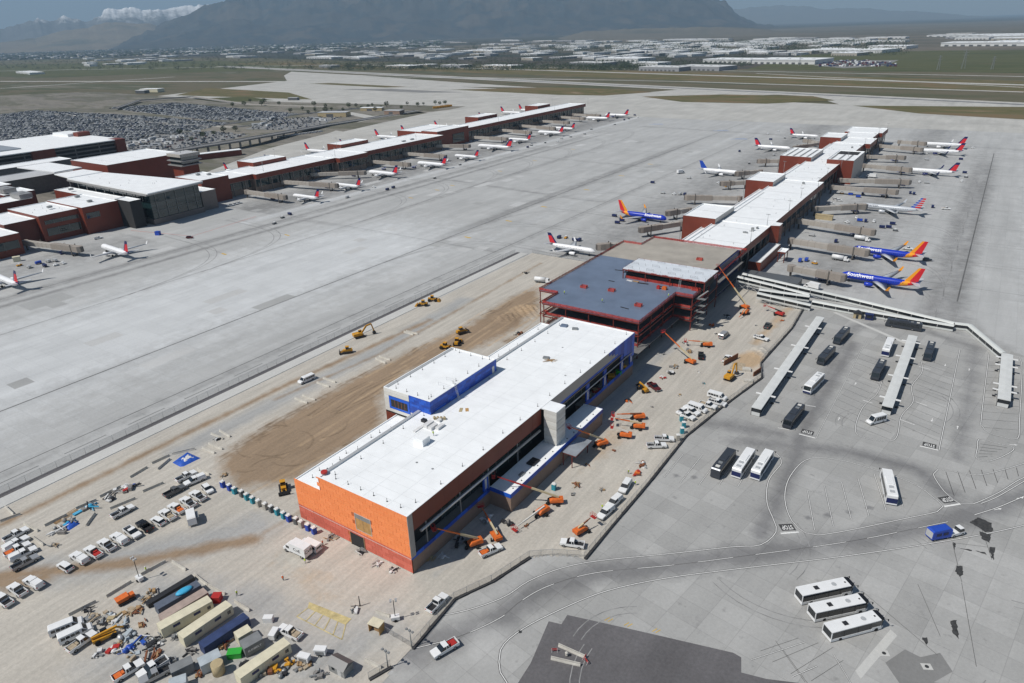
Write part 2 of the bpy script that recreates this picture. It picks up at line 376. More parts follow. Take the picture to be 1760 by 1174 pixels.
sheet('taxiway', [(-220,1255),(-60,1180),(60,1290),(-300,1400)], -.24, 'far_concrete')
for P in ([(-1080,1345),(-860,1462),(-690,1440),(-600,1392),(-660,1300),(-760,1290)], [(-580,1300),(-470,1225),(-330,1235),(-240,1318),(-290,1385),(-450,1378)], [(-200,1245),(-100,1165),(20,1135),(330,1010),(330,1200),(20,1292)], [(-1850,1230),(-1450,1180),(-1230,1060),(-1700,1040)], [(-1650,1420),(-1300,1360),(-1250,1390),(-1600,1455)]):
    sheet('infield_grass', [(p[0], p[1]) for p in P], -.06, 'infield')
sheet('taxiway_shoulder', [(-1400,1290),(-1100,1260),(-1000,1290),(-1250,1330)], -.05, 'lot_asphalt')
# apron in front of the concourses
def ap_stain(X, Y):
    s = np.clip((985-Y)/260, 0, 1)*mx_(*[.70*near_line([(x, 60),(x, 1100)], w, X, Y) for x, w in ((-288.8, 8), (-296, 5), (-372, 6), (-242, 5), (-428, 10), (-415, 6), (0.5, 10), (-8, 14))])
    s = mx_(s, .62*near_line([(-440,333),(-245,337)], 7, X, Y), .62*near_line([(-430,503),(-240,483)], 7, X, Y), .5*near_line([(-430,640),(-240,632)], 7, X, Y))
    s = mx_(s, .75*np.clip(1-np.abs(X+480)/65, 0, 1)*(Y > 330), .55*np.clip(1-np.abs(X+480)/55, 0, 1)*(Y < 250), .62*np.clip(1-np.abs(X+190)/55, 0, 1)*(Y > 345), .62*np.clip(1-np.abs(X+62)/48, 0, 1)*(Y > 360))
    s = mx_(s, .55*np.clip((960-Y)/200, 0, 1)*near_line([(-12,900),(-12,400),(-2,370),(10,335),(40,300)], 11, X, Y), .5*near_line([(-400,905),(30,870)], 16, X, Y))
    return s
def ap_pale(X, Y): return mx_(.85*np.clip(1.25-np.abs(X+330)/75, 0, 1)*np.clip((430-Y)/120, 0, 1), .4*np.clip(1-np.abs(X+262)/18, 0, 1), .75*np.clip(1-np.abs(X+448)/10, 0, 1)*(Y > 300), .4*np.clip((X-8)/20, 0, 1)*(Y > 380))
grid_sheet('apron', -640, 120, -40, 1000, 5.0, 0.0, 'apron_concrete', {'stain': ap_stain, 'pale': ap_pale})
# bus apron on the right
FENCE = [G2(*p) for p in ((640,1190),(708,1115.5),(780.6,1030),(845,1000),(909.8,958),(950,955),(999.4,958),(1003.7,961),(1050,905),(1110,835),(1177,751),(1240,700),(1308,650),(1306,625),(1360,564.6),(1383,525.6))]
ROAD_O = [(-95,84),(-84,92),(-76.6,102.4),(-74,110.9),(-69.4,119.2),(-62.5,126.7),(-49.2,137.9),(-35.5,149.7),(-29.7,154.2)]
ROAD_C = [(-86,78),(-78,88),(-73.2,97.5),(-72.3,103.2),(-69.1,111.9),(-61.5,122.1),(-47,134.3),(-34.2,145.8),(-10.6,167.7),(10,189.8),(26.9,213.5),(40,240)]
ROAD_I = [(-58,79),(-61.9,83.7),(-64.6,85.1),(-67.9,89.9),(-67.5,95.9),(-64,104.5),(-56.8,117.4),(-46.4,129.2),(-32.9,141.5),(-9.6,162),(11.6,182.2),(27,198.7),(42,218)]
def bus_stain(X, Y):
    s = mx_(.9*near_line(ROAD_C, 8.5, X, Y), .8*near_line([(-31,158),(-31,175),(-32,200),(-34,215),(-33,300)], 6, X, Y), .75*near_line([(-50,200),(-20,212),(0,213),(12,200)], 8, X, Y), .6*near_line([(10,225),(10,320),(-20,335)], 7, X, Y))
    s = mx_(s, .7*near_line([(-70,205),(-40,212)], 9, X, Y), .6*near_line([(-36,230),(-36,320),(-20,330)], 7, X, Y))
    for x, y in ((-22,172),(-17.5,176),(-13,180.5),(-8.5,185.5),(-60,172),(-55,174)): s = mx_(s, .9*disc(x, y, 1.3, X, Y))
    for k in range(26):
        x, y, a, l = random.uniform(-60,25), random.uniform(95,240), random.uniform(0,3.1), random.uniform(6,22); s = mx_(s, random.uniform(.25,.5)*near_line([(x,y),(x+l*math.cos(a),y+l*math.sin(a))], 1.4, X, Y))
    return s
def bus_pale(X, Y): return mx_(.6*disc(-72,90,8,X,Y), .55*disc(-78,110,10,X,Y,.6,1.6), .5*disc(18,170,22,X,Y), .45*disc(-20,190,14,X,Y), .5*disc(-8,150,20,X,Y), .4*disc(6,262,6,X,Y,.8,1.4))
grid_sheet('bus_apron', -108, 60, 56, 345, 1.0, .012, 'bus_concrete', {'stain': bus_stain, 'pale': bus_pale}, in_poly([(-75,60),(60,60),(60,300),(24,322),(-25,345),(-75,345)]+FENCE[::-1]))
# construction site
SITE = [(-222,20),(-221.5,345),(-160,345),(-100,345),(-75,345)]+FENCE[::-1]+[(-120,20)]
BROWN = [G2(*p) for p in ((378,806),(384,785),(430,748),(520,700),(600,655),(700,606),(800,562),(880,510),(926,494),(924,535),(880,570),(800,606),(700,640),(655,680),(655,735),(585,775),(512,826),(470,834),(410,838))]
def st_brown(X, Y):
    s = mx_(1.0*soft_poly(BROWN, 6.0, X, Y), .75*near_line([(-214,20),(-212,150),(-206,230)], 4, X, Y), .9*near_line([(-190,40),(-165,62),(-154,75),(-146,84)], 5, X, Y), .8*near_line([(-200,25),(-180,46)], 7, X, Y))
    s = mx_(s, .6*near_line([(-206,140),(-200,190),(-203,260),(-206,330)], 3.0, X, Y), .7*near_line([(-160,230),(-152,250),(-156,290)], 8, X, Y), .5*near_line([(-146,86),(-143,110),(-144,200)], 3, X, Y))
    return s
RUTS = []
for k in range(26):
    y = random.uniform(98,280); x = random.uniform(-196,-150); l = random.uniform(20,70); b = random.uniform(-4,4); RUTS += [[(x,y),(x+b,y+l/2),(x+b*.4,y+l)], [(x+1.9,y),(x+b+1.9,y+l/2),(x+b*.4+1.9,y+l)]]
for k in range(10):
    cx, cy, r = random.uniform(-188,-166), random.uniform(100,140), random.uniform(5,12); a0 = random.uniform(0,6); RUTS.append([(cx+r*math.cos(a0+t*.35), cy+r*math.sin(a0+t*.35)) for t in range(6)])
for k in range(12):
    x, y = random.uniform(-130,-100), random.uniform(60,92); l = random.uniform(12,30); RUTS.append([(x,y),(x+l*.6,y+l*.35),(x+l,y+l*.9)])
for k in range(10):
    x, y = random.uniform(-97,-88), random.uniform(110,300); RUTS.append([(x,y),(x+random.uniform(-2,2),y+20),(x+random.uniform(-2,2),y+40)])
def st_rut(X, Y): return mx_(*[.62*near_line(r, .95, X, Y) for r in RUTS])*np.where(st_brown(X, Y) > .4, 1.0, .30)
def st_grey(X, Y):
    return mx_(.9*near_line([(-205,100),(-203,180),(-208,260)], 9, X, Y), .9*near_line([(-196,30),(-160,72),(-150,88)], 13, X, Y)*(Y > 30), .75*near_line([(-150,60),(-125,70),(-100,64),(-95,80)], 14, X, Y), .7*near_line([(-140,40),(-110,62)], 14, X, Y), .5*near_line([(-95,100),(-91,140)], 3, X, Y), .8*near_line([(-98,190),(-97,260)], 5, X, Y))
LIGHT = [[(random.uniform(-190,-150),y),(random.uniform(-190,-150),y+random.uniform(25,60))] for y in np.linspace(96,270,22)]
LIGHT = [[a,(a[0]+random.uniform(-4,4),b[1])] for a, b in LIGHT]
def st_sand(X, Y): return mx_(*[.55*near_line(l, 1.6, X, Y) for l in LIGHT], .95*disc(-65,262,7,X,Y,1,1.5), .8*near_line([(-68,280),(-66,330)], 5, X, Y)*.8, .35*disc(-120,82,14,X,Y,1.6,.5), .5*disc(-86,175,9,X,Y,.6,2.4), .6*disc(-172,262,10,X,Y))
def st_bump(X, Y):
    r = .25*disc(-172,262,9,X,Y)*6+ (disc(-176,250,5,X,Y)*1.2) + disc(-64,272,4,X,Y,1,1.2)*1.2
    return r*(1+.3*np.sin(X*1.3+np.sin(Y*1.7)*2)) + .05+.04*np.sin(X*.9+Y*.15)*np.sin(Y*.21)
grid_sheet('site_ground', -222, -56, 20, 345, .7, .03, 'site_soil', {'brown': st_brown, 'grey': st_grey, 'sand': st_sand, 'rut': st_rut}, in_poly(SITE), st_bump)
# kerb, gutter and joint lines along the apron fence
mb = MB(); mb.box(-227.8, -222.4, 10, 342, 0, .16); struct('kerb', mb, 'kerb_concrete')
lines('drain_strip', [[(-229.2,10),(-229.2,342)]], 2.6, .010, 'asphalt_dark')
lines('pavement_joint', [[(-288.8,60),(-289.6,980)]], .65, .010, 'joint_dark'); lines('pavement_joint', [[(-372.2,60),(-375,700)]], .40, .010, 'joint_dark'); lines('pavement_joint', [[(-243.6,20),(-242,870)]], .42, .010, 'joint_dark')
lines('pavement_joint', [[(-.3,375),(-.6,840)]], .62, .014, 'joint_dark'); lines('pavement_joint', [[(-428,60),(-432,960)]], .35, .010, 'joint_dark')
lines('lane_dash', [[(-236.8,y),(-236.8,y+14)] for y in range(12,340,22)], .34, .012, 'joint_dark')
for y in (338,492,560,640,720): lines('pavement_joint', [[(-440,y),(-245,y-2)]], .25, .010, 'joint_dark')
for y in range(400,860,46): lines('pavement_joint', [[(-88,y),(30,y-1)]], .22, .010, 'joint_dark')
for y in (500,545,590): lines('pavement_joint', [[(2,y-60),(60,y-60)]], .2, .016, 'joint_dark')
for y in (354.5,402.9,451.1,519.4,586,650):
    lines('lead_in_line', [[(-276,y),(-215,y-4),(-180,y-6)]], .16, .013, 'paint_black'); lines('gate_marking', [[(-280.5,y),(-275,y-.6)]], 1.6, .016, 'paint_yellow')
for y in (250,300,428,462,483,557,620,700): lines('gate_marking', [[(-395,y),(-390,y-.4)]], 1.4, .016, 'paint_yellow'); lines('lead_in_line', [[(-392,y),(-440,y+5),(-470,y+7)]], .16, .013, 'paint_black')
for x, y in ((-392,930),(-292,900),(-250,840)): lines('apron_marking', [[(x-9,y-3),(x+9,y+3)],[(x-6,y+4),(x+6,y+8)]], 1.3, .014, 'paint_blue')
# replaced slabs and tyre marks
USED = set()
for k in range(70):
    cx, cy, n = random.randrange(0,33), random.randrange(0,100), random.choice((1,1,1,2,3)); cells = {(cx, cy+q) for q in range(n)}
    if cells & USED: continue
    USED |= cells; x, y = -501.6+7.6*cx, 68.4+7.6*cy; sheet('replaced_slab', [(x,y),(x+7.5,y),(x+7.5,y+7.6*n-.1),(x,y+7.6*n-.1)], .005, random.choice(('slab_dark','slab_pale','slab_pale')))
for y in (354,403,451,519,586,650): lines('tyre_mark', [[(-289,y-70+o),(-284,y-40+o),(-270,y-14+o),(-245,y-4+o),(-200,y-5+o)] for o in (0,5.5)], .45, .011, 'rubber_mark', 3.0)
for y in (250,300,428,483,557,620,700,780,860): lines('tyre_mark', [[(-372,y-80+o),(-378,y-40+o),(-392,y-12+o),(-420,y+2+o),(-470,y+6+o)] for o in (0,5.5)], .45, .011, 'rubber_mark', 3.0)
for y in (392,432,478,520,565,610,660,720): lines('tyre_mark', [[(-6,y-60+o),(-9,y-30+o),(-20,y-8+o),(-45,y+o),(-70,y+o)] for o in (0,5.5)], .4, .011, 'rubber_mark', 3.0)
for k in range(14):
    x, y, a, r = random.uniform(-60,30), random.uniform(95,330), random.uniform(0,6.2), random.uniform(8,24); lines('tyre_mark', [[(x+r*math.cos(a+t*.16)+o*math.cos(a+t*.16), y+r*math.sin(a+t*.16)+o*math.sin(a+t*.16)) for t in range(8)] for o in (0,2.0)], .22, .033, 'rubber_mark')
# bus apron markings
road_lines([ROAD_O+[(-27.7,161.4),(-29.5,166),(-33.3,173.1),(-35.8,184),(-35,195.6),(-37.9,199.6)]])
road_lines([ROAD_I])
road_lines([[(26.9,213.5),(21,204),(15.8,196.9)], [(40,245),(30,228),(21,210),(17,203.5)]], curve=1.5)
lines('road_marking_edging', dashes(ROAD_C[:10], 9, 6), .46, .036, 'paint_black', 0); lines('road_marking_wear', [ROAD_C[:10]], .16, .034, 'joint_dark', 2.0); lines('road_marking', dashes(ROAD_C[:10], 9, 6), .17, .042, 'paint_white', 0)
road_lines([[(-29.4,177.1),(-31,188),(-29.4,199.9),(-24.7,204.7),(-17,206.3),(-9.7,205.8),(-5.3,205.5),(1.4,203.5),(5,200.4),(8.3,196.5),(7.2,193.2),(.8,186),(-11.5,172.4),(-18.1,166),(-21,165.2),(-25.4,168.5)]], closed=True)
road_lines([[(4.5,212.3),(5.5,216),(9,217),(15.6,218.7),(22,226),(26.8,232.6),(36,245),(34,232),(26.8,224),(21,212),(15.2,202.2),(12.2,200.3),(8,204.5)]], closed=True)
road_lines([[(14.7,228.5),(14.6,235),(14.9,241.6),(19,241.4),(24.1,241),(21.5,234),(17.5,228.2)]], closed=True, curve=1.2)
road_lines([[(-17.5,268.5),(-17.6,257.4),(-20.1,244.4),(-19.7,228.3),(-16.7,223.7),(-8,226.9),(-8,244.5),(-5.9,257.9),(-7.7,270),(-5.9,285.2),(-7.5,296.5)]], curve=1.5)
road_lines([[(4.7,227.5),(4.7,315)]], curve=0); road_lines([[(-29.3,215),(-28.8,306)]], curve=0, w=.14)
road_lines([[(14.7,317.6),(14.7,258.2),(15.2,251),(17.3,247.4),(21,246.6),(24.9,247.8),(25.4,262),(25.6,312.9),(22.7,317.4)]], curve=1.5)
road_lines([[(-25,184.7),(-19.3,167.7)],[(-21.3,189.5),(-15.4,171.9)],[(-17.5,194),(-11.9,177.4)],[(-13.9,198.8),(-8.2,181.6)],[(-10.2,203.4),(-4.6,186.5)],[(-5.6,205.3),(-.9,190.7)],[(-25,184.7),(-21.3,186)],[(-17.5,194),(-21,192.5)]], curve=0, w=.16)
road_lines([[(-57.2,186.9),(-57.6,169)],[(-62.5,184.1),(-62.7,169)],[(-52.2,186),(-52.5,171)],[(-47.4,188),(-47.5,174)],[(-42.6,190),(-42.6,176)]], curve=0, w=.16)
hatch = []
for k in range(9): y = 206+k*2.9; hatch.append([(9+k*2.0,y-2+k*.3),(6.5+k*2.6,y+6.0+k*.8)])
lines('hatching', [[(10.5+k*2.5, 203.5+k*3.4),(7.5+k*2.9, 215.6+k*2.2)] for k in range(7)], .16, .037, 'paint_black')
lines('hatching', [[(15.2,229.5+k*2.2),(17.5+k*1.2,229.5+k*2.2+1.8)] for k in range(5)], .16, .037, 'paint_black')
lines('hatching', [[(-19.6+ (k%2)*.2,230+k*4.6),(-9,226.5+k*4.6)] for k in range(9)]+[[(-6.5,238+k*5),(4,233.5+k*5)] for k in range(13)]+[[(-28.5,236+k*5),(-19.8,232+k*5)] for k in range(12)]+[[(15,250+k*6),(25,254+k*6)] for k in range(10)], .14, .034, 'joint_dark')
lines('stop_bar', [[(-26.5,161.5),(-22.6,164.6)]], .55, .04, 'paint_white'); lines('stop_bar', [[(-34.6,215.1),(-29.5,215.2)]], .5, .04, 'paint_white'); lines('stop_bar', [[(-.6,227.2),(4.5,227.5)]], .5, .04, 'paint_white'); lines('stop_bar', [[(8.6,196.7),(12.2,200.3)]], .6, .04, 'paint_white')
for x in (-44,-36.5,-22,-17): pass
lines('stop_bar', [[(-41.5,215.5),(-37,216.3)],[(-21,250),(-17.7,249.4)],[(-5,258),(-1.5,257)],[(-8,242),(-3.5,240.6)],[(-7.4,289.5),(-3.4,288.9)],[(-38,236),(-34,236.5)],[(-52,262),(-49.5,261)]], .28, .04, 'paint_white')
def text_mesh(txt, size, mat, extrude=0.0):
    c = bpy.data.curves.new('lettering', 'FONT'); c.body = txt; c.size = size; c.align_x = 'CENTER'; c.align_y = 'CENTER'; c.resolution_u = 2; c.extrude = extrude; c.offset = size*.018
    o = bpy.data.objects.new('lettering', c); COL.objects.link(o); dg = bpy.context.evaluated_depsgraph_get()
    me = bpy.data.meshes.new_from_object(o.evaluated_get(dg)); bpy.data.objects.remove(o); me.materials.clear(); me.materials.append(MAT[mat]); return me
stop_me = text_mesh('STOP', 1.35, 'paint_white')
for (x, y), a in (((-25.7,165),.63), ((-32.5,217.7),.02), ((1.9,229.3),.02), ((8.9,200.6),.78)):
    mb = MB(); mb.box(-1.9,1.9,-1.35,1.35,-.002,.002); mesh_obj('stop_marking_background', mb.mesh('stop_marking_background', 'paint_black'), None, (x,y,.036), a+math.pi, kind='structure')
    o = mesh_obj('stop_marking', stop_me, None, (x,y,.044), a+math.pi, kind='structure'); o.scale = (.92,1.75,1)
# direction arrows
def arrow(x, y, a):
    mb = MB(); mb.box(-1.2,.3,-.11,.11,-.001,.001); mb.add([(.3,-.4,.001),(1.2,0,.001),(.3,.4,.001)], [(0,1,2)]); mesh_obj('arrow_marking', mb.mesh('arrow_marking','paint_white'), None, (x,y,.04), a, kind='structure')
for x, y, a in ((-25.5,262,1.57),(-25.5,232,1.57),(1,247,-1.57),(8.5,246,1.57),(1,296,-1.57),(9,296,1.57),(26,212,.8),(21,203,.8),(24,243,.4)): arrow(x, y, a)
# dark asphalt pad in the foreground, tar-filled damage, concrete strip
sheet('asphalt_pad', [G2(*p) for p in ((912,1140),(943,1068),(965,1073),(975,1057),(1100,1085),(1260,1122),(1274,1130),(1274,1156),(1317,1167),(1373,1174),(1420,1215),(1000,1230),(880,1190))], .03, 'asphalt_dark')
sheet('concrete_strip', [(-1.9,125.4),(-.6,123.9),(4.1,140.2),(2.6,141.4)], .03, 'kerb_concrete')
sheet('asphalt_patch', [(12,131),(15,136),(12.4,140),(9,136.5),(6,137),(3,131),(7,126),(20,120),(40,124),(40,135),(24,136)], .03, 'lot_asphalt')
for P in ([(16.7,196.2),(19.8,195.2),(20.2,191.5),(18.6,190.2),(16.6,191.6),(14.8,192.6)], [(17.2,189.6),(19.8,189.8),(19.6,186),(18.0,186.6)], [(19.9,184.2),(20.9,184.5),(20.7,178.9),(19.6,182.4)], [(11.7,181.4),(12.5,181.2),(12.4,178.2)], [(13.2,172.0),(14.5,172.4),(14.9,169.3),(14.2,167.9),(13.0,169.6)], [(12.9,179.4),(16.0,180.5),(15.9,179.8)], [(16.7,180.6),(19.0,181.2),(19.2,180.3)], [(8.6,142.4),(9.7,143.0),(9.9,140.4)], [(13.5,151.2),(14.6,152.0),(15.4,146.4),(14.3,147.2)]):
    Q = []
    for a, b in zip(P, P[1:]+P[:1]):
        n = max(2, int(math.hypot(b[0]-a[0], b[1]-a[1])/.45))
        for k in range(n): t = k/n; Q.append((a[0]+(b[0]-a[0])*t+random.uniform(-.16,.16), a[1]+(b[1]-a[1])*t+random.uniform(-.16,.16)))
    sheet('tar_patch', Q, .045, 'tar')
lines('crack', [[(16.7,196),(20.4,179)],[(11.7,181),(14.7,166.3)],[(14.7,166),(19,140)],[(11.7,181),(20,184)],[(-4,150),(12,139)],[(6,160),(12,145)]], .12, .032, 'joint_dark')
lines('crack', [[(-16,123),(-9,116.5)],[(-18,124.6),(-10,117)],[(-14,128),(-20,120)],[(-10,129),(-17,118.5)],[(-7,129.5),(-13,117.5)],[(-4.5,127),(-9,118)]], .10, .031, 'joint_dark')
road_lines([[(-12.5,127.6),(-21,116.6)],[(-6.6,127.5),(-1.9,121.5)],[(-8.8,122.5),(-12.5,117)]], curve=0, w=.12)
for x, y in ((-52,110.4),(-47.6,111.4),(-41.5,113.2)): lines('tick_marking', [[(x-.4,y-.7),(x+.2,y+.7)],[(x+.4,y-.6),(x+1,y+.8)]], .2, .036, 'paint_yellow')
M('drain_grate', (.06,.06,.06), .6, .4)
for x, y in ((2.4,133.5),(10.4,134.5)):
    mb = MB(); mb.box(-1.0,1.0,-.8,.8,0,.05); t = struct('drain_pad', mb, 'kerb_concrete'); t.location = (x,y,.03); t.rotation_euler = (0,0,.5)
    mb = MB(); mb.tube((0,0,.05),(0,0,.07),.42,16); struct('drain_cover', mb, 'drain_grate', t)
mb = MB(); mb.tube((-67.0,96.5,.02),(-67.0,96.5,.05),.4,12); struct('drain_cover', mb, 'drain_grate')
# painted bays on the site road
M('paint_faded', (.50,.42,.21), .8, var=.35, scale=.5); BY = lambda *q: [G2(480+x*.2505, 880+y*.2505) for x, y in q]
sheet('bay_marking', BY((205,620),(495,735),(455,778),(195,662)), .14, 'paint_faded')
lines('bay_marking', [BY((120,720),(430,878))]+[BY((195+k*52,662+k*23),(120+k*62,720+k*31.5)) for k in range(6)], .25, .142, 'paint_faded')
# ---------------------------------------------------------------- buildings
M('roof_white', (.83,.85,.855), .55, var=.06, scale=.18); M('roof_grey', (.45,.46,.47), .7, var=.1, scale=.1); M('terracotta', (.172,.036,.019), .5, var=.10, scale=.15); M('dark_terracotta', (.13,.03,.018), .55, var=.12, scale=.15)
M('seam_grey', (.42,.44,.45), .7, var=.15, scale=.3); M('coping', (.50,.51,.51), .4, .3, var=.05); M('bronze_metal', (.20,.17,.155), .45, .3, var=.08); M('fascia_grey', (.34,.335,.325), .45, .35, var=.05)
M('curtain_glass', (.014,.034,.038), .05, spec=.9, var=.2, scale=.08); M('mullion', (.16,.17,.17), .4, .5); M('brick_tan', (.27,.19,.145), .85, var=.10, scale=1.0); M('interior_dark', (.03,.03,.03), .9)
M('orange_board', (.92,.285,.095), .6, var=.05, scale=.4); M('orange_board_b', (.895,.272,.09), .6, var=.05, scale=.4); M('orange_board_c', (.94,.295,.102), .6, var=.05, scale=.4)
M('coral_board', (.62,.15,.10), .65, var=.06, scale=.4); M('coral_board_b', (.57,.135,.088), .65, var=.06, scale=.4); M('coral_board_c', (.67,.17,.115), .65, var=.06, scale=.4)
M('membrane_blue', (.012,.075,.44), .45, var=.10, scale=.6); M('membrane_blue_b', (.016,.105,.55), .45, var=.10, scale=.6); M('membrane_blue_c', (.010,.055,.34), .45, var=.10, scale=.6)
M('white_panel', (.62,.61,.57), .5, var=.04, scale=.3); M('white_panel_b', (.67,.665,.63), .5, var=.04, scale=.3); M('sheet_steel', (.36,.39,.42), .45, .35, var=.18, scale=.25)
M('steel_red', (.17,.028,.02), .6, var=.2, scale=.5); M('net_red', (.50,.055,.04), .8, var=.3, scale=.8, alpha=.55); M('roof_lap', (.70,.72,.725), .6, var=.06); M('bay_glass', (.05,.066,.062), .08, spec=.8, var=.3, scale=.3); M('deck_steel', (.16,.205,.285), .5, .2, var=.14, scale=.10); M('deck_pale', (.34,.315,.275), .85, var=.18, scale=.09); M('deck_white', (.62,.66,.70), .5, var=.08, scale=.2); M('pipe_grey', (.5,.5,.49), .4, .4)
def block(parent, x0, x1, y0, y1, z0, z1, wall='terracotta', roof='roof_white', name='wall', lip=.45, seams=True, rname='roof'):
    mb = MB(); t = .35
    mb.add([(x0,y0,z0),(x1,y0,z0),(x1,y1,z0),(x0,y1,z0),(x0,y0,z1),(x1,y0,z1),(x1,y1,z1),(x0,y1,z1)], [(0,1,5,4),(1,2,6,5),(2,3,7,6),(3,0,4,7)])
    w = part(name, mb, wall, parent)
    mb = MB()      # coping ring and roof membrane a little below it
    o = [(x0-.06,y0-.06),(x1+.06,y0-.06),(x1+.06,y1+.06),(x0-.06,y1+.06)]; i_ = [(x0+t,y0+t),(x1-t,y0+t),(x1-t,y1-t),(x0+t,y1-t)]
    vs = [(p[0],p[1],z1-.05) for p in o]+[(p[0],p[1],z1+.05) for p in o]+[(p[0],p[1],z1+.05) for p in i_]+[(p[0],p[1],z1-lip) for p in i_]
    fs = []
    for k in range(4):
        j = (k+1) % 4; fs += [(k,j,4+j,4+k),(4+k,4+j,8+j,8+k),(8+k,8+j,12+j,12+k)]
    mb.add(vs, fs+[(12,13,14,15)]); r = part(rname, mb, roof, parent)
    if seams and (y1-y0) > 25:
        y = y0+random.uniform(12,20)
        while y < y1-8:
            mb = MB(); mb.box(x0+.6, x1-.6, y-.12, y+.12, z1-lip+.01, z1-lip+.05); part('roof_seam', mb, 'seam_grey', r); y += random.uniform(22,34)
    return w, r
def vent_pipes(parent, pts, h=.9):
    for x, y, z in pts:
        mb = MB(); mb.tube((x,y,z),(x,y,z+h),.06,6); mb.tube((x,y,z),(x,y,z+.12),.2,8); part('roof_vent', mb, 'dark_metal', parent)
def rtu(parent, x, y, z, sx, sy, sz, mat='light_metal'):
    mb = MB(); mb.box(x-sx/2,x+sx/2,y-sy/2,y+sy/2,z,z+sz); mb.box(x-sx/2-.1,x+sx/2+.1,y-sy/2-.1,y+sy/2+.1,z+sz-.15,z+sz+.02); mb.tube((x,y,z+sz),(x,y,z+sz+.25),min(sx,sy)*.3,10); return part('roof_unit', mb, mat, parent)
def glazed_wall(parent, axis, c, a0, a1, z0, z1, step=6.0, out=1, glass='curtain_glass', rows=1):
    """recessed row of separate panes with mullions; axis 'x' = wall at x=c running along y"""
    n = max(1, int((a1-a0)/step)); st = (a1-a0)/n; me = None
    for k in range(n):
        for r in range(rows):
            h = (z1-z0)/rows; za = z0+r*h+.12; zb = z0+(r+1)*h-.12; p, q = a0+k*st+.18, a0+(k+1)*st-.18
            mb = MB()
            if axis == 'x': mb.box(c-.06, c+.06, p, q, za, zb)
            else: mb.box(p, q, c-.06, c+.06, za, zb)
            part('window', mb, glass, parent)
    for k in range(n+1):
        p = a0+k*st; mb = MB()
        if axis == 'x': mb.box(c-.2, c+.2, p-.14, p+.14, z0, z1)
        else: mb.box(p-.14, p+.14, c-.2, c+.2, z0, z1)
        part('mullion', mb, 'mullion', parent)

# --- concourse on the right, finished part
B = thing('concourse_building', 'long finished concourse with white roof and terracotta walls behind the steel frame', 'building', (0,0,0))
def conc_seg(P, x0, x1, y0, y1, z, low=4.2, rec=3.2, right=True, left=False, base='brick_tan', glaz=True):
    """upper band over a recessed glazed storey"""
    block(P, x0, x1, y0, y1, z-4.2, z, 'terracotta')
    mb = MB(); mb.box(x0+.1, x1-rec, y0+.02, y1-.02, 0, z-4.2); part('lower_wall', mb, base, P)
    mb = MB(); mb.box(x0, x1, y0, y1, z-4.5, z-4.22); part('soffit', mb, 'bronze_metal', P)
    y = y0+4
    while y < y1-2: mb = MB(); mb.box(x1-1.0, x1-.3, y-.35, y+.35, 0, z-4.5); part('column', mb, 'bronze_metal', P); y += 12
    if glaz: glazed_wall(P, 'x', x1-rec+.2, y0+1, y1-1, 4.6, z-4.8, 7.5)
conc_seg(B, -131, -99.5, 357, 412, 16); conc_seg(B, -131, -99.3, 412.2, 551, 16); conc_seg(B, -131, -104, 551.2, 747, 16); conc_seg(B, -130, -99, 747.2, 786, 16); conc_seg(B, -131, -103.5, 786.2, 826, 16); conc_seg(B, -136, -100, 826.2, 866, 16)
block(B, -137, -131.2, 357, 640, 0, 13.2, 'terracotta', name='side_wall'); block(B, -136, -131.2, 690, 826, 0, 13.2, 'terracotta', name='side_wall')
mb = MB(); mb.prism([(-99.4,412),(-94.6,413.5),(-94.6,420),(-99.4,421)], 6, 16.2); part('corner_fin', mb, 'terracotta', B); mb = MB(); mb.prism([(-99.4,412),(-94.6,413.5),(-94.6,420),(-99.4,421)], 16.21, 16.3); part('fin_cap', mb, 'roof_white', B)
for x0, x1, y0, y1, z in ((-149,-129,402,437,19),(-147.5,-128,522,556,19),(-152.5,-127,634,680,19.2),(-146,-127,757,790,19)):
    w, r = block(B, x0, x1, y0, y1, 0, z, 'terracotta', name='penthouse', rname='penthouse_roof'); mb = MB(); mb.box(x0+.3, x1+.08, y0+.3, y1-.3, z-3.0, z-.4); 
    mb = MB(); mb.box(x1+.02, x1+.10, y0, y1, 15.7, z-.1); part('louvre', mb, 'fascia_grey', w)
    if y0 == 634:
        for k in range(4): mb = MB(); mb.box(x0+4+k*5.6, x0+5.2+k*5.6, y0+2, y1-2, z-.42, z-.1); part('roof_rib', mb, 'fascia_grey', r)
w, r = block(B, -114, -93.5, 631, 681, 0, 19.2, 'terracotta', name='penthouse', rname='penthouse_roof'); mb = MB(); mb.box(-93.48,-93.38,631,681,0,19.0); part('metal_cladding', mb, 'fascia_grey', w)
for k in range(3): mb = MB(); mb.box(-112+k*6, -110.8+k*6, 633, 660, 18.78, 19.1); part('roof_rib', mb, 'fascia_grey', r)
mb = MB(); mb.box(-112.5,-96,662,679,18.77,18.80); part('roof_well', mb, 'interior_dark', r)
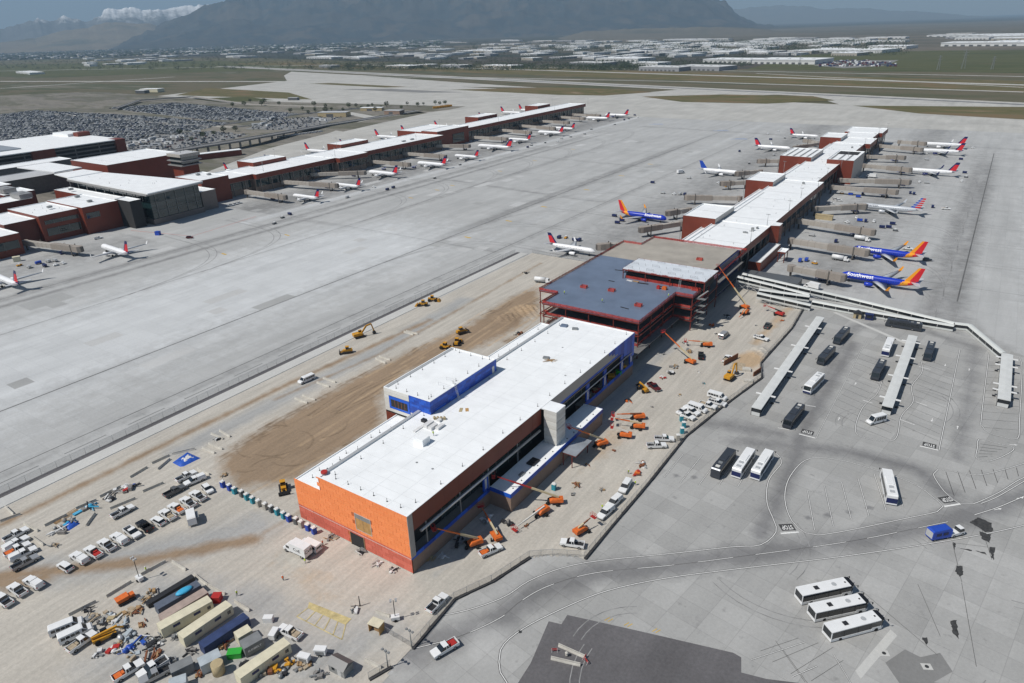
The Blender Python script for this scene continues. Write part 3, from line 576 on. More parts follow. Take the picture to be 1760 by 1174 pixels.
# low gate wing and entrance canopy on the east side
block(B, -99.2, -92.5, 372, 412, 0, 6.0, 'terracotta', 'roof_grey', name='gate_wing', rname='gate_wing_roof'); mb = MB(); mb.box(-94.6,-92.7,372.2,411.8,5.60,5.66); part('roof_edge', mb, 'roof_white', B)
block(B, -90, -85.8, 396, 404, 5.4, 6.3, 'terracotta', name='canopy', seams=False, rname='canopy_roof')
for x in (-89.6,-86.2):
    for y in (396.5,403.5): mb = MB(); mb.box(x-.2,x+.2,y-.2,y+.2,0,5.4); part('canopy_post', mb, 'dark_terracotta', B)
for x, y, sx, sy, sz in ((-106,399,1.4,1.4,1.6),(-108,392,2.4,1.2,.7),(-104.8,404,.8,2,1.0),(-111,540,1.6,1.6,1.4),(-110,720,1.5,1.5,1.2),(-133.6,362,2.0,2.4,2.2)): rtu(B, x, y, 15.55 if x > -131 else 12.75, sx, sy, sz, 'grey_metal')
vent_pipes(B, [(random.uniform(-129,-104), random.uniform(362,740), 15.55) for _ in range(34)])
mb = MB(); mb.box(-128.2,-127.7,358,500,15.56,15.72); part('roof_duct', mb, 'seam_grey', B)

# --- concourse across the apron
A = thing('concourse_building', 'long distant concourse with red walls and white roof across the grey apron', 'building', (0,0,0))
for y0, y1, x1 in ((358,382,-534),(382.2,474,-529),(474.2,512,-523),(512.2,640,-529),(700.2,1004,-541)): conc_seg(A, -572, x1, y0, y1, 16)
block(A, -562, -538, 640.2, 700, 0, 19.2, 'terracotta', name='penthouse', rname='penthouse_roof'); block(A, -600, -562.2, 640.2, 700, 0, 18, 'terracotta', name='penthouse', rname='penthouse_roof')
for x0, x1, y0, y1 in ((-590,-566,408,446),(-592,-571,522,562),(-600,-578,774,818),(-600,-577,922,957)): block(A, x0, x1, y0, y1, 0, 19.2, 'terracotta', name='penthouse', rname='penthouse_roof')
mb = MB(); mb.box(-537.9,-537.6,668,690,3,13); part('entrance_glass', mb, 'curtain_glass', A)
vent_pipes(A, [(random.uniform(-568,-535), random.uniform(370,980), 15.55) for _ in range(30)])
for x, y in ((-540,585),(-541,600),(-552,700)): rtu(A, x, y, 15.55, 2, 5, 1.2, 'grey_metal')

# --- terminal complex at the left edge
T = thing('terminal_building', 'sprawling airport terminal with glass hall, white roofs and dark red walls', 'building', (0,0,0))
mb = MB()      # great hall roof, tilted slab over tapering glass hall
def slab(parent, poly, zt, th, mat='roof_white', name='hall_roof'):
    mb = MB(); mb.prism(poly, zt-th, zt); return part(name, mb, mat, parent)
slab(T, [(-500,268),(-505,316),(-622,301),(-622,271)], 24.4, .7); slab(T, [(-622.2,272),(-622.2,300),(-652,299),(-652,275)], 24.9, .7); slab(T, [(-660,279),(-662,303),(-722,303),(-722,276)], 25.2, .8)
mb = MB(); mb.prism([(-501,267.3),(-506,316.6),(-622,301.8),(-622,270.3)], 22.4, 23.6); part('hall_fascia', mb, 'fascia_grey', T)
for k in range(9): mb = MB(); mb.box(-620+k*13.2, -619.6+k*13.2, 271, 271.4, 17, 23.5); part('hall_post', mb, 'fascia_grey', T)
mb = MB(); mb.prism([(-506,272),(-509,314),(-620,300),(-620,274)], 4.0, 22.4); part('hall_glass', mb, 'curtain_glass', T)
mb = MB(); mb.prism([(-505,271),(-508,315),(-620,300.5),(-620,273)], 0, 4.0); part('hall_base', mb, 'bronze_metal', T)
for k in range(5): t_ = (k+.5)/5; mb = MB(); mb.bar((-505.8-3*t_, 272+42*t_, 4), (-505.8-3*t_, 272+42*t_, 22.4), .5, .5); part('mullion_bar', mb, 'mullion', T)
for z in (9.5,15.5): mb = MB(); mb.bar((-505.75,272,z),(-508.75,314,z),.25,.35); part('mullion_bar', mb, 'mullion', T)
block(T, -528, -508, 258, 266.5, 0, 20, 'interior_dark', name='link_wall', seams=False); block(T, -566, -530, 330, 356, 0, 20, 'terracotta', name='red_block')
block(T, -566, -512, 316.8, 329.8, 0, 15, 'bronze_metal', name='link_block', seams=False)
block(T, -574, -524, 232.2, 257.8, 0, 19.2, 'terracotta', name='red_block'); block(T, -620, -528.2, 258, 270, 0, 18, 'terracotta', name='red_block')
block(T, -576, -530, 206, 232, 0, 18.2, 'terracotta', name='red_block'); block(T, -580, -514, 60, 186, 0, 13.8, 'terracotta', name='gate_block'); block(T, -576, -535, 186.2, 205.8, 0, 16.2, 'dark_terracotta', name='red_block', seams=False)
glazed_wall(T, 'x', -529.7, 209, 231, 11.6, 14.4, 5.0); glazed_wall(T, 'x', -529.7, 209, 231, 3.6, 9.0, 7.0); glazed_wall(T, 'x', -523.7, 234, 243, 10.8, 14.8, 4.5); glazed_wall(T, 'x', -513.7, 90, 184, 4.4, 9.8, 8.0)
for k, (x, y, sx, sy) in enumerate(((-606,216,24,30),(-640,236,26,22),(-612,180,40,26),(-655,200,34,36),(-700,230,40,44))):
    block(T, x-sx/2, x+sx/2, y-sy/2, y+sy/2, 0, 19.5-k*.3, 'dark_terracotta', name='service_block', seams=False)
for x, y in ((-604,228),(-640,232),(-600,196)): rtu(T, x, y, 19.6, 16, 9, 3.2, 'fascia_grey')
mb = MB()
block(T, -722, -657, 322, 397, 0, 24.2, 'terracotta', name='long_hall'); block(T, -760, -722.5, 180, 330, 0, 14.5, 'concrete_dark', 'roof_grey', name='rear_wing')
for x, y in ((-548,222),(-566,250),(-540,246),(-556,345),(-548,350),(-600,262)): rtu(T, x, y, 18.8 if y < 240 else (19.6 if y > 300 else 18.9), 2.2, 3, 1.3, 'grey_metal')
vent_pipes(T, [(random.uniform(-615,-510), random.uniform(272,300), 24.4) for _ in range(10)]+[(random.uniform(-574,-532), random.uniform(208,230), 17.75) for _ in range(8)])
# ramp tower
RT = thing('ramp_tower', 'square ramp control tower with stacked pale balconies above the terminal roofs', 'tower', (-616,372,0))
mb = MB(); mb.box(-8,8,-8,8,0,20); part('shaft', mb, 'terracotta', RT)
for z in (20,24): mb = MB(); mb.box(-11,11,-10.5,10.5,z,z+.9); part('balcony', mb, 'fascia_grey', RT); mb = MB(); mb.box(-8.6,8.6,-8.6,8.6,z+.9,z+4); part('window_band', mb, 'curtain_glass', RT)
mb = MB(); mb.box(-10.4,10.4,-10,10,28,30.6); part('cap', mb, 'concrete_wall', RT); mb = MB(); mb.box(-9.6,9.6,-9.2,9.2,30.6,30.7); part('roof', mb, 'roof_grey', RT)
for x, y in ((-6,5),(3,-4),(6,6)): mb = MB(); mb.tube((x,y,30.7),(x,y,34),.12,6); part('antenna', mb, 'dark_metal', RT)
# parking garage
PG = thing('parking_garage', 'parking garage with white roof deck, open dark floors and red corner walls', 'building', (0,0,0))
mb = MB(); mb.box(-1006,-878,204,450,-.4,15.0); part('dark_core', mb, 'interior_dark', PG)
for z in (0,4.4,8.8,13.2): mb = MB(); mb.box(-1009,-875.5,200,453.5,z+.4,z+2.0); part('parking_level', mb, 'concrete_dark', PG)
for y in range(210,450,27): mb = MB(); mb.box(-876,-875.2,y-.6,y+.6,0,17.2); part('pier', mb, 'concrete_dark', PG)
for y in range(0,1): pass
mb = MB(); mb.box(-1011,-873,198,455,17.2,18.2); part('roof_deck', mb, 'roof_white', PG)
mb = MB(); mb.box(-890,-872.5,445,456.5,0,18.3); part('corner_wall', mb, 'terracotta', PG); mb = MB(); mb.box(-880,-872.6,352,376,0,17.8); part('stair_wall', mb, 'terracotta', PG); mb = MB(); mb.box(-960,-949,440,455,18.2,23); part('stair_tower', mb, 'terracotta', PG); mb = MB(); mb.box(-1000,-962,434,455,18.2,21.5); part('stair_roof', mb, 'roof_white', PG)
mb = MB(); mb.prism([(-960,330),(-905,330),(-905,356),(-960,356)], 18.2, 19.4); part('glass_skylight', mb, 'sheet_steel', PG)
CW = thing('canopy_building', 'low white-roofed kerbside canopy between garage and terminal', 'building', (0,0,0)); block(CW, -817, -790, 190, 354, 10, 16, 'concrete_dark', name='wall'); mb = MB()
for y in range(195,352,22):
    for x in (-816,-792): mb = MB(); mb.box(x,x+1,y-.5,y+.5,0,10); part('column', mb, 'concrete_dark', CW)
M('orange_seam', (.50,.13,.04), .7)
# ---------------------------------------------------------------- unfinished concourse extension (sheathed shell)
N_ = thing('concourse_extension', 'unfinished concourse shell with white roof and bright orange front wall', 'building', (0,0,0))
XL, XM, XR, Y0, Y1, ZR, ZL = -142.0, -131.5, -100.0, 97.5, 227.0, 17.9, 13.3
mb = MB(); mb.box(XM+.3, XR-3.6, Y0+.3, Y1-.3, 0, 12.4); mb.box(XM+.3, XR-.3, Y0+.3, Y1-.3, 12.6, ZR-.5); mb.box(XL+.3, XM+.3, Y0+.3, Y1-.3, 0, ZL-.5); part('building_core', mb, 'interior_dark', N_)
mb = MB(); mb.box(XM+.02, XR-.02, Y0+.02, Y1, ZR-.45, ZR-.30); 
for a in ((XM,XR,Y0,Y0+.4),(XM,XR,Y1-.4,Y1),(XM,XM+.4,Y0+.4,Y1-.4),(XR-.4,XR,Y0+.4,Y1-.4)): mb.box(*a, ZR-.45, ZR)
rf = part('roof', mb, 'roof_white', N_)
mb = MB(); mb.box(XL+.02, XM-.02, Y0+.02, Y1, ZL-.45, ZL-.30)
for a in ((XL,XM,Y0,Y0+.3),(XL,XM,Y1-.3,Y1),(XL,XL+.3,Y0+.3,Y1-.3)): mb.box(*a, ZL-.45, ZL)
part('low_roof', mb, 'roof_white', N_)
mb = MB(); mb.box(XM-.06, XM-.0, Y0+.1, Y1, ZL, ZR-.05); part('step_wall', mb, 'roof_white', N_)
mb = MB(); mb.box(XM-.5, XM+.5, Y0+3.0, 138.5, ZR+.02, ZR+.16); part('roof_coping', mb, 'coping', N_); mb = MB(); mb.box(XM-.5, XM+.5, 174, Y1-.2, ZR+.02, ZR+.16); part('roof_coping', mb, 'coping', N_)
mb = MB(); mb.box(XL-.02, XL+.04, Y0, Y1, .5, ZL-.05); part('west_wall', mb, 'terracotta', N_)
# front wall: separate sheathing boards, orange above, coral below
pw, ph, gap = 2.44, 1.22, .075
def board_wall(parent, mats, x0, x1, z0, z1, y, holes=(), pw=pw, ph=ph, nm='sheathing_board', lean=.0, top=None, run=True):
    meshes = []
    for mt in mats:
        mb = MB(); mb.box(gap/2, pw-gap/2, -.03, .03, gap/2, ph-gap/2); meshes.append(mb.mesh(nm, mt))
    r = 0; z = z0; cnt = 0
    while z < z1-.1:
        h = min(ph, z1-z); x = x0-(pw/2 if (r % 2 and run) else 0)
        while x < x1-.05:
            a, b = max(x, x0), min(x+pw, x1); zc = z+h/2; xc = (a+b)/2
            if b-a > .15 and not any(h0 < xc < h1 and g0 < zc < g1 for h0, h1, g0, g1 in holes) and not (top and zc > top(xc)):
                o = mesh_obj(nm, random.choice(meshes), parent, (a, y+random.uniform(-.012,.012), z)); o.scale = ((b-a)/pw, 1, h/ph); o.rotation_euler = (random.uniform(-.012,.012), 0, random.uniform(-.006,.006)); cnt += 1
            x += pw
        z += ph; r += 1
    return cnt
mb = MB(); mb.box(XL, XR, Y0-.02, Y0+.28, .3, ZL-.02); mb.box(XM, XR, Y0-.02, Y0+.28, ZL-.02, ZR-.03); fw = part('front_wall', mb, 'orange_seam', N_)
holes = [(-118.9,-113.3,6.2,11.4), (-121.8,-116.5,0,4.2)]
tp = lambda x: 99 if x > XM else ZL-.1
board_wall(fw, ['coral_board','coral_board_b','coral_board_c'], XL, XR, .35, 5.2, Y0-.05, holes)
board_wall(fw, ['orange_board','orange_board_b','orange_board_c'], XL, XR, 5.2, ZR-.05, Y0-.05, holes, top=tp)
mb = MB(); mb.box(XL-.02, XR+.02, Y0-.11, Y0-.085, 4.6, 4.72); part('seam_tape', mb, 'white_panel', fw)
mb = MB(); mb.box(XL, XR, Y0-.12, Y0-.02, 0, .33); part('footing', mb, 'precast', fw)
mb = MB(); mb.box(-118.8,-113.4,Y0-.10,Y0-.06,6.3,9.9); pl = part('plywood_infill', mb, 'plywood', fw)
mb = MB(); mb.box(-118.8,-113.4,Y0-.10,Y0-.06,9.95,11.3); part('steel_infill', mb, 'grey_metal', fw)
mb = MB(); mb.box(-116.15,-116.05,Y0-.13,Y0-.09,6.3,9.9); part('infill_joint', mb, 'wood', pl)
for a in ((-119,-113.2,11.3,11.45),(-119,-113.2,6.15,6.3),(-119,-118.85,6.3,11.3),(-113.35,-113.2,6.3,11.3)): mb = MB(); mb.box(a[0],a[1],Y0-.14,Y0-.04,a[2],a[3]); part('opening_trim', mb, 'light_metal', fw)
mb = MB(); mb.box(-121.7,-116.6,Y0-.12,Y0-.07,.0,4.1); part('door_opening', mb, 'interior_dark', fw)
for a in ((-121.8,-121.6),(-116.7,-116.5)): mb = MB(); mb.box(a[0],a[1],Y0-.2,Y0-.03,0,4.2); part('door_jamb', mb, 'wood', fw)
# corner trim
mb = MB(); mb.box(XR-.1, XR+.12, Y0-.08, Y0+1.7, 5.0, ZR-.06); part('corner_trim', mb, 'fascia_grey', N_)
# east side: brick base, blue membrane, recess with glass and beam, terracotta band
mb = MB(); mb.box(XR-3.4, XR, Y0+.1, 131, 0, 4.4); part('brick_base', mb, 'brick_tan', N_); mb = MB(); mb.box(XR-3.4, XR, 187.2, Y1-.2, 0, 4.4); part('brick_base', mb, 'brick_tan', N_)
def blue_band(x, y0, y1, z0, z1, th=.08):
    y = y0
    while y < y1-.1:
        q = min(y+4.6, y1); mb = MB(); mb.box(x-.02, x+th+random.uniform(0,.03), y+.02, q-.02, z0, z1); part('membrane_sheet', mb, random.choice(['membrane_blue','membrane_blue_b','membrane_blue_c']), N_); y = q
blue_band(XR, Y0+.1, 131, 4.4, 5.6); blue_band(XR, 187.2, Y1-.2, 4.4, 5.7)
mb = MB(); mb.box(XR-3.4, XR-.02, Y0+.1, 131, 4.42, 4.7); mb.box(XR-3.4, XR-.02, 187.2, Y1-.2, 4.42, 4.7); part('ledge', mb, 'deck_pale', N_)
mb = MB(); mb.box(XR-.3, XR+.03, Y0+1.72, 159.2, 12.4, ZR-.08); part('terracotta_band', mb, 'terracotta', N_)
y = Y0+1.8
while y < 158: mb = MB(); mb.box(XR+.02, XR+.05, y, y+.05, 12.4, ZR-.1); part('band_joint', mb, 'dark_terracotta', N_); y += 6.1
mb = MB(); mb.box(XR-.3, XR+.03, 164.9, 218, 14.2, ZR-.08); part('metal_band', mb, 'fascia_grey', N_)
mb = MB(); mb.box(XR-3.3, XR-.05, 165, Y1-.3, 12.45, 12.8); part('soffit', mb, 'bronze_metal', N_)
blue_band(XR-.1, 165, 218, 13.2, 14.15); 
for k, (ya, zb) in enumerate(((205.5,16.6),(208,15.7),(210.5,14.7),(213,13.6),(215.5,12.8),(218,11.2),(220.5,10.3),(223,9.4),(225,8.6))):
    mb = MB(); mb.box(XR+.04, XR+.11+k*.006, ya, min(ya+2.6, Y1), zb, ZR-.1); part('membrane_sheet', mb, ['membrane_blue','membrane_blue_c','membrane_blue_b'][k%3], N_)
glazed_wall(N_, 'x', XR-3.3, Y0+16, 158, 4.9, 12.3, 6.0, rows=2, glass='bay_glass'); glazed_wall(N_, 'x', XR-3.3, 166, 196, 6.5, 12.3, 5.0, glass='bay_glass')
mb = MB(); mb.tube((XR+.25,101.5,11.1),(XR+.25,158,10.6),.42,10); mb.tube((XR+.25,166,10.6),(XR+.25,Y1-2,10.4),.2,8); part('beam_pipe', mb, 'pipe_grey', N_)
for y in (104,118,131,146): mb = MB(); mb.box(XR-.35,XR-.05,y-.15,y+.15,4.7,12.4); part('steel_post', mb, 'grey_metal', N_)
for y in (129.5,190,203,217,225): mb = MB(); mb.box(XR-.5,XR-.03,y-1.1,y+1.1,5.7,12.4 if y > 150 else 10.8); part('blue_pier', mb, 'membrane_blue', N_); mb = MB(); mb.box(XR-.02,XR+.02,y-.5,y+.4,6.4,9.6); part('pier_panel', mb, 'light_metal', N_)
# storey of stacked material seen through the open bay
for k in range(16):
    x, y = XR-random.uniform(.8,2.6), random.uniform(191,224); s = random.uniform(.5,1.3); mb = MB(); mb.box(-s,s,-s,s,0,s*random.uniform(.6,1.5)); single('stacked_crate', mb, random.choice(['orange_paint','yellow_paint','wood','debris_grey','green_paint','red_paint']), 'bundle of building material on the open upper floor behind blue sheeting', 'material', (x,y,4.7), random.uniform(0,1), 'material on the open floor')
# penthouse
px0, px1, py0, py1, pz = -146.3, -127.0, 138.8, 173.8, 22.2
ph_ = MB(); ph_.box(px0+.1, px1-.1, py0+.1, py1-.1, ZL, pz-.5); pc = part('penthouse', ph_, 'interior_dark', N_)
mb = MB(); mb.box(px0,px1,py0,py1,pz-.42,pz-.28)
for a in ((px0,px1,py0,py0+.35),(px0,px1,py1-.35,py1),(px0,px0+.35,py0+.35,py1-.35),(px1-.35,px1,py0+.35,py1-.35)): mb.box(*a, pz-.42, pz)
part('penthouse_roof', mb, 'roof_white', N_)
mb = MB(); mb.box(px0+.4,px0+1.3,py0+.5,py1-.5,pz-.27,pz-.1); part('roof_coping', mb, 'coping', N_)
mb = MB(); mb.box(px0-.03,px0+.2,py0,py1,1.2,pz-.1); mb.box(px0-.03,px0+4.2,py0-.03,py0+.15,6.0,13.3); part('west_wall', mb, 'terracotta', pc)
# white lap panels and blue membrane tiles on the penthouse
for k in range(7):
    z = 14.0+k*1.15; mb = MB(); mb.box(px0+.05, px0+10.6, py0-.10, py0-.03, z+.02, min(z+1.12, pz-.05))
    if 15.3 < z+.5 < 19.4: mb = MB(); mb.box(px0+.05, px0+2.0, py0-.10, py0-.03, z+.02, z+1.12)
    part('lap_panel', mb, random.choice(['white_panel','white_panel_b']), pc)
def tile_wall(parent, axis, c, a0, a1, z0, z1, sx, sz, out):
    ms = []
    for mt in ('membrane_blue','membrane_blue_b','membrane_blue_c'):
        mb = MB(); mb.box(.02, sx-.02, -.03, .03, .02, sz-.02); ms.append(mb.mesh('membrane_tile', mt))
    z = z0; r = 0
    while z < z1-.1:
        a = a0-(sx/2 if r % 2 else 0); h = min(sz, z1-z)
        while a < a1-.05:
            p, q = max(a, a0), min(a+sx, a1)
            if q-p > .1:
                o = mesh_obj('membrane_tile', random.choice(ms), parent, ((c, p, z) if axis == 'x' else (p, c, z)), math.pi/2 if axis == 'x' else 0); o.scale = ((q-p)/sx, 1, h/sz)
                o.rotation_euler = (random.uniform(-.03,.03)*out, 0, math.pi/2 if axis == 'x' else 0)
            a += sx
        z += sz; r += 1
tile_wall(pc, 'x', px1+.02, py0, py1, ZR-.2, pz-.1, 2.4, .9, 1); tile_wall(pc, 'y', py0-.03, px0+10.7, px1, 13.4, pz-.1, 2.0, .85, 1)
mb = MB(); mb.box(px0+2.0,px0+10.6,py0-.14,py0-.02,15.2,19.6); part('window_surround', mb, 'membrane_blue_b', pc); mb = MB(); mb.box(px0+2.8,px0+9.8,py0-.18,py0-.13,16.0,18.6); wi = part('window', mb, 'interior_dark', pc)
for k in range(4): mb = MB(); mb.box(px0+4.4+k*1.4,px0+4.6+k*1.4,py0-.22,py0-.15,16.0,18.6); part('stud', mb, 'rust', wi)
mb = MB(); mb.box(px0+10.9,px0+11.9,py0-.12,py0-.05,13.5,16.0); part('door', mb, 'white_panel', pc); mb = MB(); mb.box(px1+.03,px1+.12,py1-2.6,py1-1.4,ZR-.1,ZR+2.3); part('door', mb, 'white_panel', pc)
mb = MB(); mb.bar((px1+.15,152,ZR-.2),(px1-1.5,152,pz+1.0),.05,.8); mb.bar((px1+1.6,150.5,ZR-.2),(px1+.2,150.5,pz+.8),.07,.07); mb.bar((px1+1.6,151.2,ZR-.2),(px1+.2,151.2,pz+.8),.07,.07)
for k in range(10): t_ = k/10; mb.bar((px1+1.6-1.4*t_,150.5,ZR-.2+5.1*t_),(px1+1.6-1.4*t_,151.2,ZR-.2+5.1*t_),.05,.05)
mb.bar((px1,149,pz+.9),(px1-5,149,pz+.9),.06,.06); mb.bar((px1,153,pz+.9),(px1-5,153,pz+.9),.06,.06); mb.bar((px1-5,149,pz-.2),(px1-5,149,pz+.9),.06,.06); mb.bar((px1-5,153,pz-.2),(px1-5,153,pz+.9),.06,.06)
single('access_ladder', mb, 'light_metal', 'grey access ladder leaning against the blue penthouse wall', 'ladder')
# annex with blue cornice, white stair tower, canopy
AX0, AX1, AY0, AY1, AZ = -100, -92.7, 131, 187, 6.2
mb = MB(); mb.box(AX0+.05, AX1, AY0, AY1, 0, 5.0); part('annex_wall', mb, 'brick_tan', N_)
mb = MB(); mb.box(AX0, AX1+.02, AY0-.02, AY1+.02, 5.0, AZ-.35)
for a in ((AX0,AX1,AY0,AY0+.3),(AX0,AX1,AY1-.3,AY1),(AX1-.3,AX1,AY0+.3,AY1-.3)): mb.box(*a, AZ-.35, AZ)
ar = part('annex_roof', mb, 'roof_white', N_); mb = MB(); mb.box(AX0+.1,AX1-.5,AY0+.5,AY1-.5,AZ-.34,AZ-.30); part('annex_membrane', mb, 'roof_white', ar)
y = AY0
while y < AY1-.1:
    q = min(y+4.7, AY1); mb = MB(); mb.box(AX1+.03,AX1+.12+random.uniform(0,.02),y+.02,q-.02,4.9,AZ+.03); part('membrane_sheet', mb, random.choice(['membrane_blue','membrane_blue_b','membrane_blue_c']), N_); y = q
for k in range(2): mb = MB(); mb.box(AX0+.1+k*3.65,AX0+3.7+k*3.65,AY0-.12,AY0-.03,4.9,AZ+.03); part('membrane_sheet', mb, ['membrane_blue','membrane_blue_b'][k], N_)
mb = MB(); mb.box(AX0+.05,AX1+.02,AY1+.03,AY1+.12,4.9,AZ+.03); part('membrane_sheet', mb, 'membrane_blue_c', N_)
vent_pipes(N_, [(AX1-1.2, 134+k*4.4, AZ-.3) for k in range(12)], .35); rtu(N_, -96, 148, AZ-.3, 2.4, 3.6, .4, 'dark_metal'); rtu(N_, -95.5, 141, AZ-.3, 1.0, 2, .3, 'grey_metal')
tw = MB(); tw.box(-98.9,-94.7,159.4,164.7,AZ-.3,ZR-.3); tws = part('stair_tower', tw, 'white_panel', N_)
for k in range(9):
    z = AZ+k*1.3; zz = min(z+1.24, ZR-.05)
    if k in (4,6): z += .25
    mb = MB(); mb.box(-99.0,-94.5,159.28,159.38,z,zz); part('lap_panel', mb, ['white_panel','white_panel_b'][k%2], tws); mb = MB(); mb.box(-94.68,-94.56,159.4,164.8,z,zz); part('lap_panel', mb, ['white_panel_b','white_panel'][k%2], tws)
mb = MB(); mb.box(-99.9,-94.5,159.3,164.8,ZR-.3,ZR-.02); part('tower_roof', mb, 'roof_white', tws)
CN = thing('entrance_canopy', 'flat sheet steel canopy on red posts beside the annex wall', 'canopy', (0,0,0))
mb = MB(); mb.box(-92.3,-87.4,158.8,169.2,4.75,4.95); part('deck', mb, 'sheet_steel', CN)
for x in (-92.2,-87.5): mb = MB(); mb.box(x-.12,x+.12,158.8,169.2,4.45,4.74); part('beam', mb, 'steel_red', CN)
for y in (158.95,164,169.05): mb = MB(); mb.box(-92.05,-87.65,y-.1,y+.1,4.46,4.73); part('beam', mb, 'steel_red', CN)
for x, y in ((-91.9,159),(-88.75,158.95),(-88.75,169)): mb = MB(); mb.box(x-.11,x+.11,y-.11,y+.11,.08,4.45); part('post', mb, 'steel_red', CN)
# roof furniture
y = Y0+3.2
while y < Y1-1:
    mb = MB(); mb.box(XM+.5, XR-.45, y-.07, y+.07, ZR-.298, ZR-.285); part('membrane_seam', mb, 'roof_lap', rf); y += 3.05*random.choice((1,1,2))
for x in (XM+8,XM+16,XM+24): mb = MB(); mb.box(x-.06, x+.06, Y0+.6, Y1-.6, ZR-.298, ZR-.284); part('membrane_seam', mb, 'roof_lap', rf)
for k in range(7): mb = MB(); x, y = random.uniform(XM+3,XR-3), random.uniform(Y0+6,Y1-6); mb.tube((x,y,ZR-.3),(x,y,ZR-.26),.35,10); part('roof_drain', mb, 'grey_metal', rf)
vp = []
for k in range(14): vp += [(XR-1.9+random.uniform(-.3,.3), 104+k*9.2+random.uniform(-1,1), ZR-.3)]
for k in range(14): vp += [(XM+3+random.uniform(-.5,.5), 101+k*9.1, ZR-.3)]
for k in range(11): vp += [(XL+4+random.uniform(-1.5,1.5), 101+k*(3.4 if k<10 else 8), ZL-.3)]
for k in range(8): vp += [(XL+4+random.uniform(-1.5,1.5), 180+k*5.8, ZL-.3)]
vp += [(-127+k*4.6, Y0+2.2, ZR-.3) for k in range(6)]
vent_pipes(N_, vp, 1.1); vent_pipes(pc, [(px0+2.6, py0+4+k*6, pz-.28) for k in range(6)]+[(px1-2, py0+3+k*6.2, pz-.28) for k in range(6)]+[(px0+4+k*4.5, py0+1.6, pz-.28) for k in range(4)]+[(px0+5+k*5, py1-2, pz-.28) for k in range(3)], 1.1)
def on_roof(nm, x, y, z, sx, sy, sz, mat, label, cat, rz=0): mb = MB(); mb.box(-sx/2,sx/2,-sy/2,sy/2,0,sz); return single(nm, mb, mat, label, cat, (x,y,z), rz)
zr = ZR-.29
mb = MB(); mb.box(-1.4,1.4,-1.6,1.6,0,2.0); mb.box(-2.6,-1.4,-.9,.9,0,1.3); mb.box(-1.3,1.3,-1.5,1.5,2.0,2.08); single('roof_enclosure', mb, 'roof_white', 'white curb-mounted roof enclosure in the middle of the white roof', 'roof unit', (-118.6,125.2,zr))
for k, (x, y, sx, sy, h) in enumerate(((-123.6,133.6,1.5,3.4,1.0),(-121.6,133.2,1.4,3.0,.9),(-119.8,134.4,1.2,3.0,.8),(-122.4,137.2,1.2,1.2,.7),(-124.8,130.4,1.0,4.0,.25),(-126.2,134.6,1.5,1.2,.9))): on_roof('insulation_stack', x, y, zr, sx, sy, h, 'tarp_white' if k != 5 else 'dark_metal', ['long white insulation stack beside the roof enclosure','second white insulation stack beside the roof enclosure','short white insulation bundle nearest the roof middle','small square bundle behind the white stacks','flat strip of white membrane on the roof','dark roll of roofing beside the white stacks'][k], 'material')
for k in range(5): mb = MB(); mb.tube((0,-.5,.4),(0,.5,.4),.42,10); single('roofing_roll', mb, 'cream_paint', 'yellow-ended roll of roofing in the row on the low roof strip', 'roll', (-135.4+k*.05,122.2+k*1.1,ZL-.3+.03), .2, 'rolls on the low roof')
for k in range(4): mb = MB(); mb.tube((0,-.5,.4),(0,.5,.4),.42,10); single('roofing_roll', mb, 'tan_paint', 'tan roll of roofing beside the white stacks near the penthouse corner', 'roll', (-124.4+k*.9,137.4+k*.5,zr+.02), .9, 'rolls near the penthouse')
on_roof('metal_panel_stack', -136.5, 109.6, ZL-.29, 1.4, 4.0, .7, 'light_metal', 'stack of light metal panels on the low roof strip', 'material'); on_roof('beam', -137.2, 104.4, ZL-.29, .3, 4.2, .3, 'dark_metal', 'dark steel beam lying on the low roof strip', 'beam', .5); on_roof('beam', -136.2, 104.8, ZL-.29, .25, 4.0, .25, 'dark_metal', 'second dark beam lying across the low roof strip', 'beam', .3)
on_roof('pallet', -117.5, 191, zr, 2.2, 1.6, .5, 'grey_metal', 'grey crate of fittings on the roof next to scattered planks', 'crate', .3)
for k in range(6): on_roof('plank', -115.4+random.uniform(-.9,.9), 189.6+random.uniform(-1.2,1.2), zr+.06*k, .25, 3.6, .06, 'wood', 'loose timber plank beside the grey crate on the white roof', 'plank', random.uniform(0,3)).__setitem__('group','planks on the roof')
on_roof('pallet', -126.6, 219.5, zr, 2.6, 2.2, .6, 'deck_steel', 'blue-wrapped bundle near the far roof edge', 'material', .2); on_roof('pallet', -121.4, 219, zr, 2.2, 1.8, .5, 'grey_metal', 'grey-wrapped bundle near the far roof edge', 'material', .4); on_roof('panel', -121, 146, zr, 1.0, 2.4, .06, 'tan_paint', 'tan board lying flat on the roof near the penthouse', 'board', .5); on_roof('panel', -119.4, 147, zr, 1.0, 2.0, .08, 'plywood', 'plywood board lying flat on the roof near the penthouse', 'board', .7)
for k in range(3): on_roof('panel_stack', -136.2, 195+k*6, ZL-.29, 1.8, 3.6, .8, 'light_metal', ['grey panel stack on the low roof nearest the penthouse','grey panel stack on the low roof, middle one','grey panel stack on the low roof nearest the steel frame'][k], 'material')
mb = MB(); mb.tube((0,0,0),(0,0,.5),.9,10); single('red_hose_reel', mb, 'red_paint', 'red reel at the front end of the roof coping', 'reel', (XM+.2,99.6,ZR+.17))

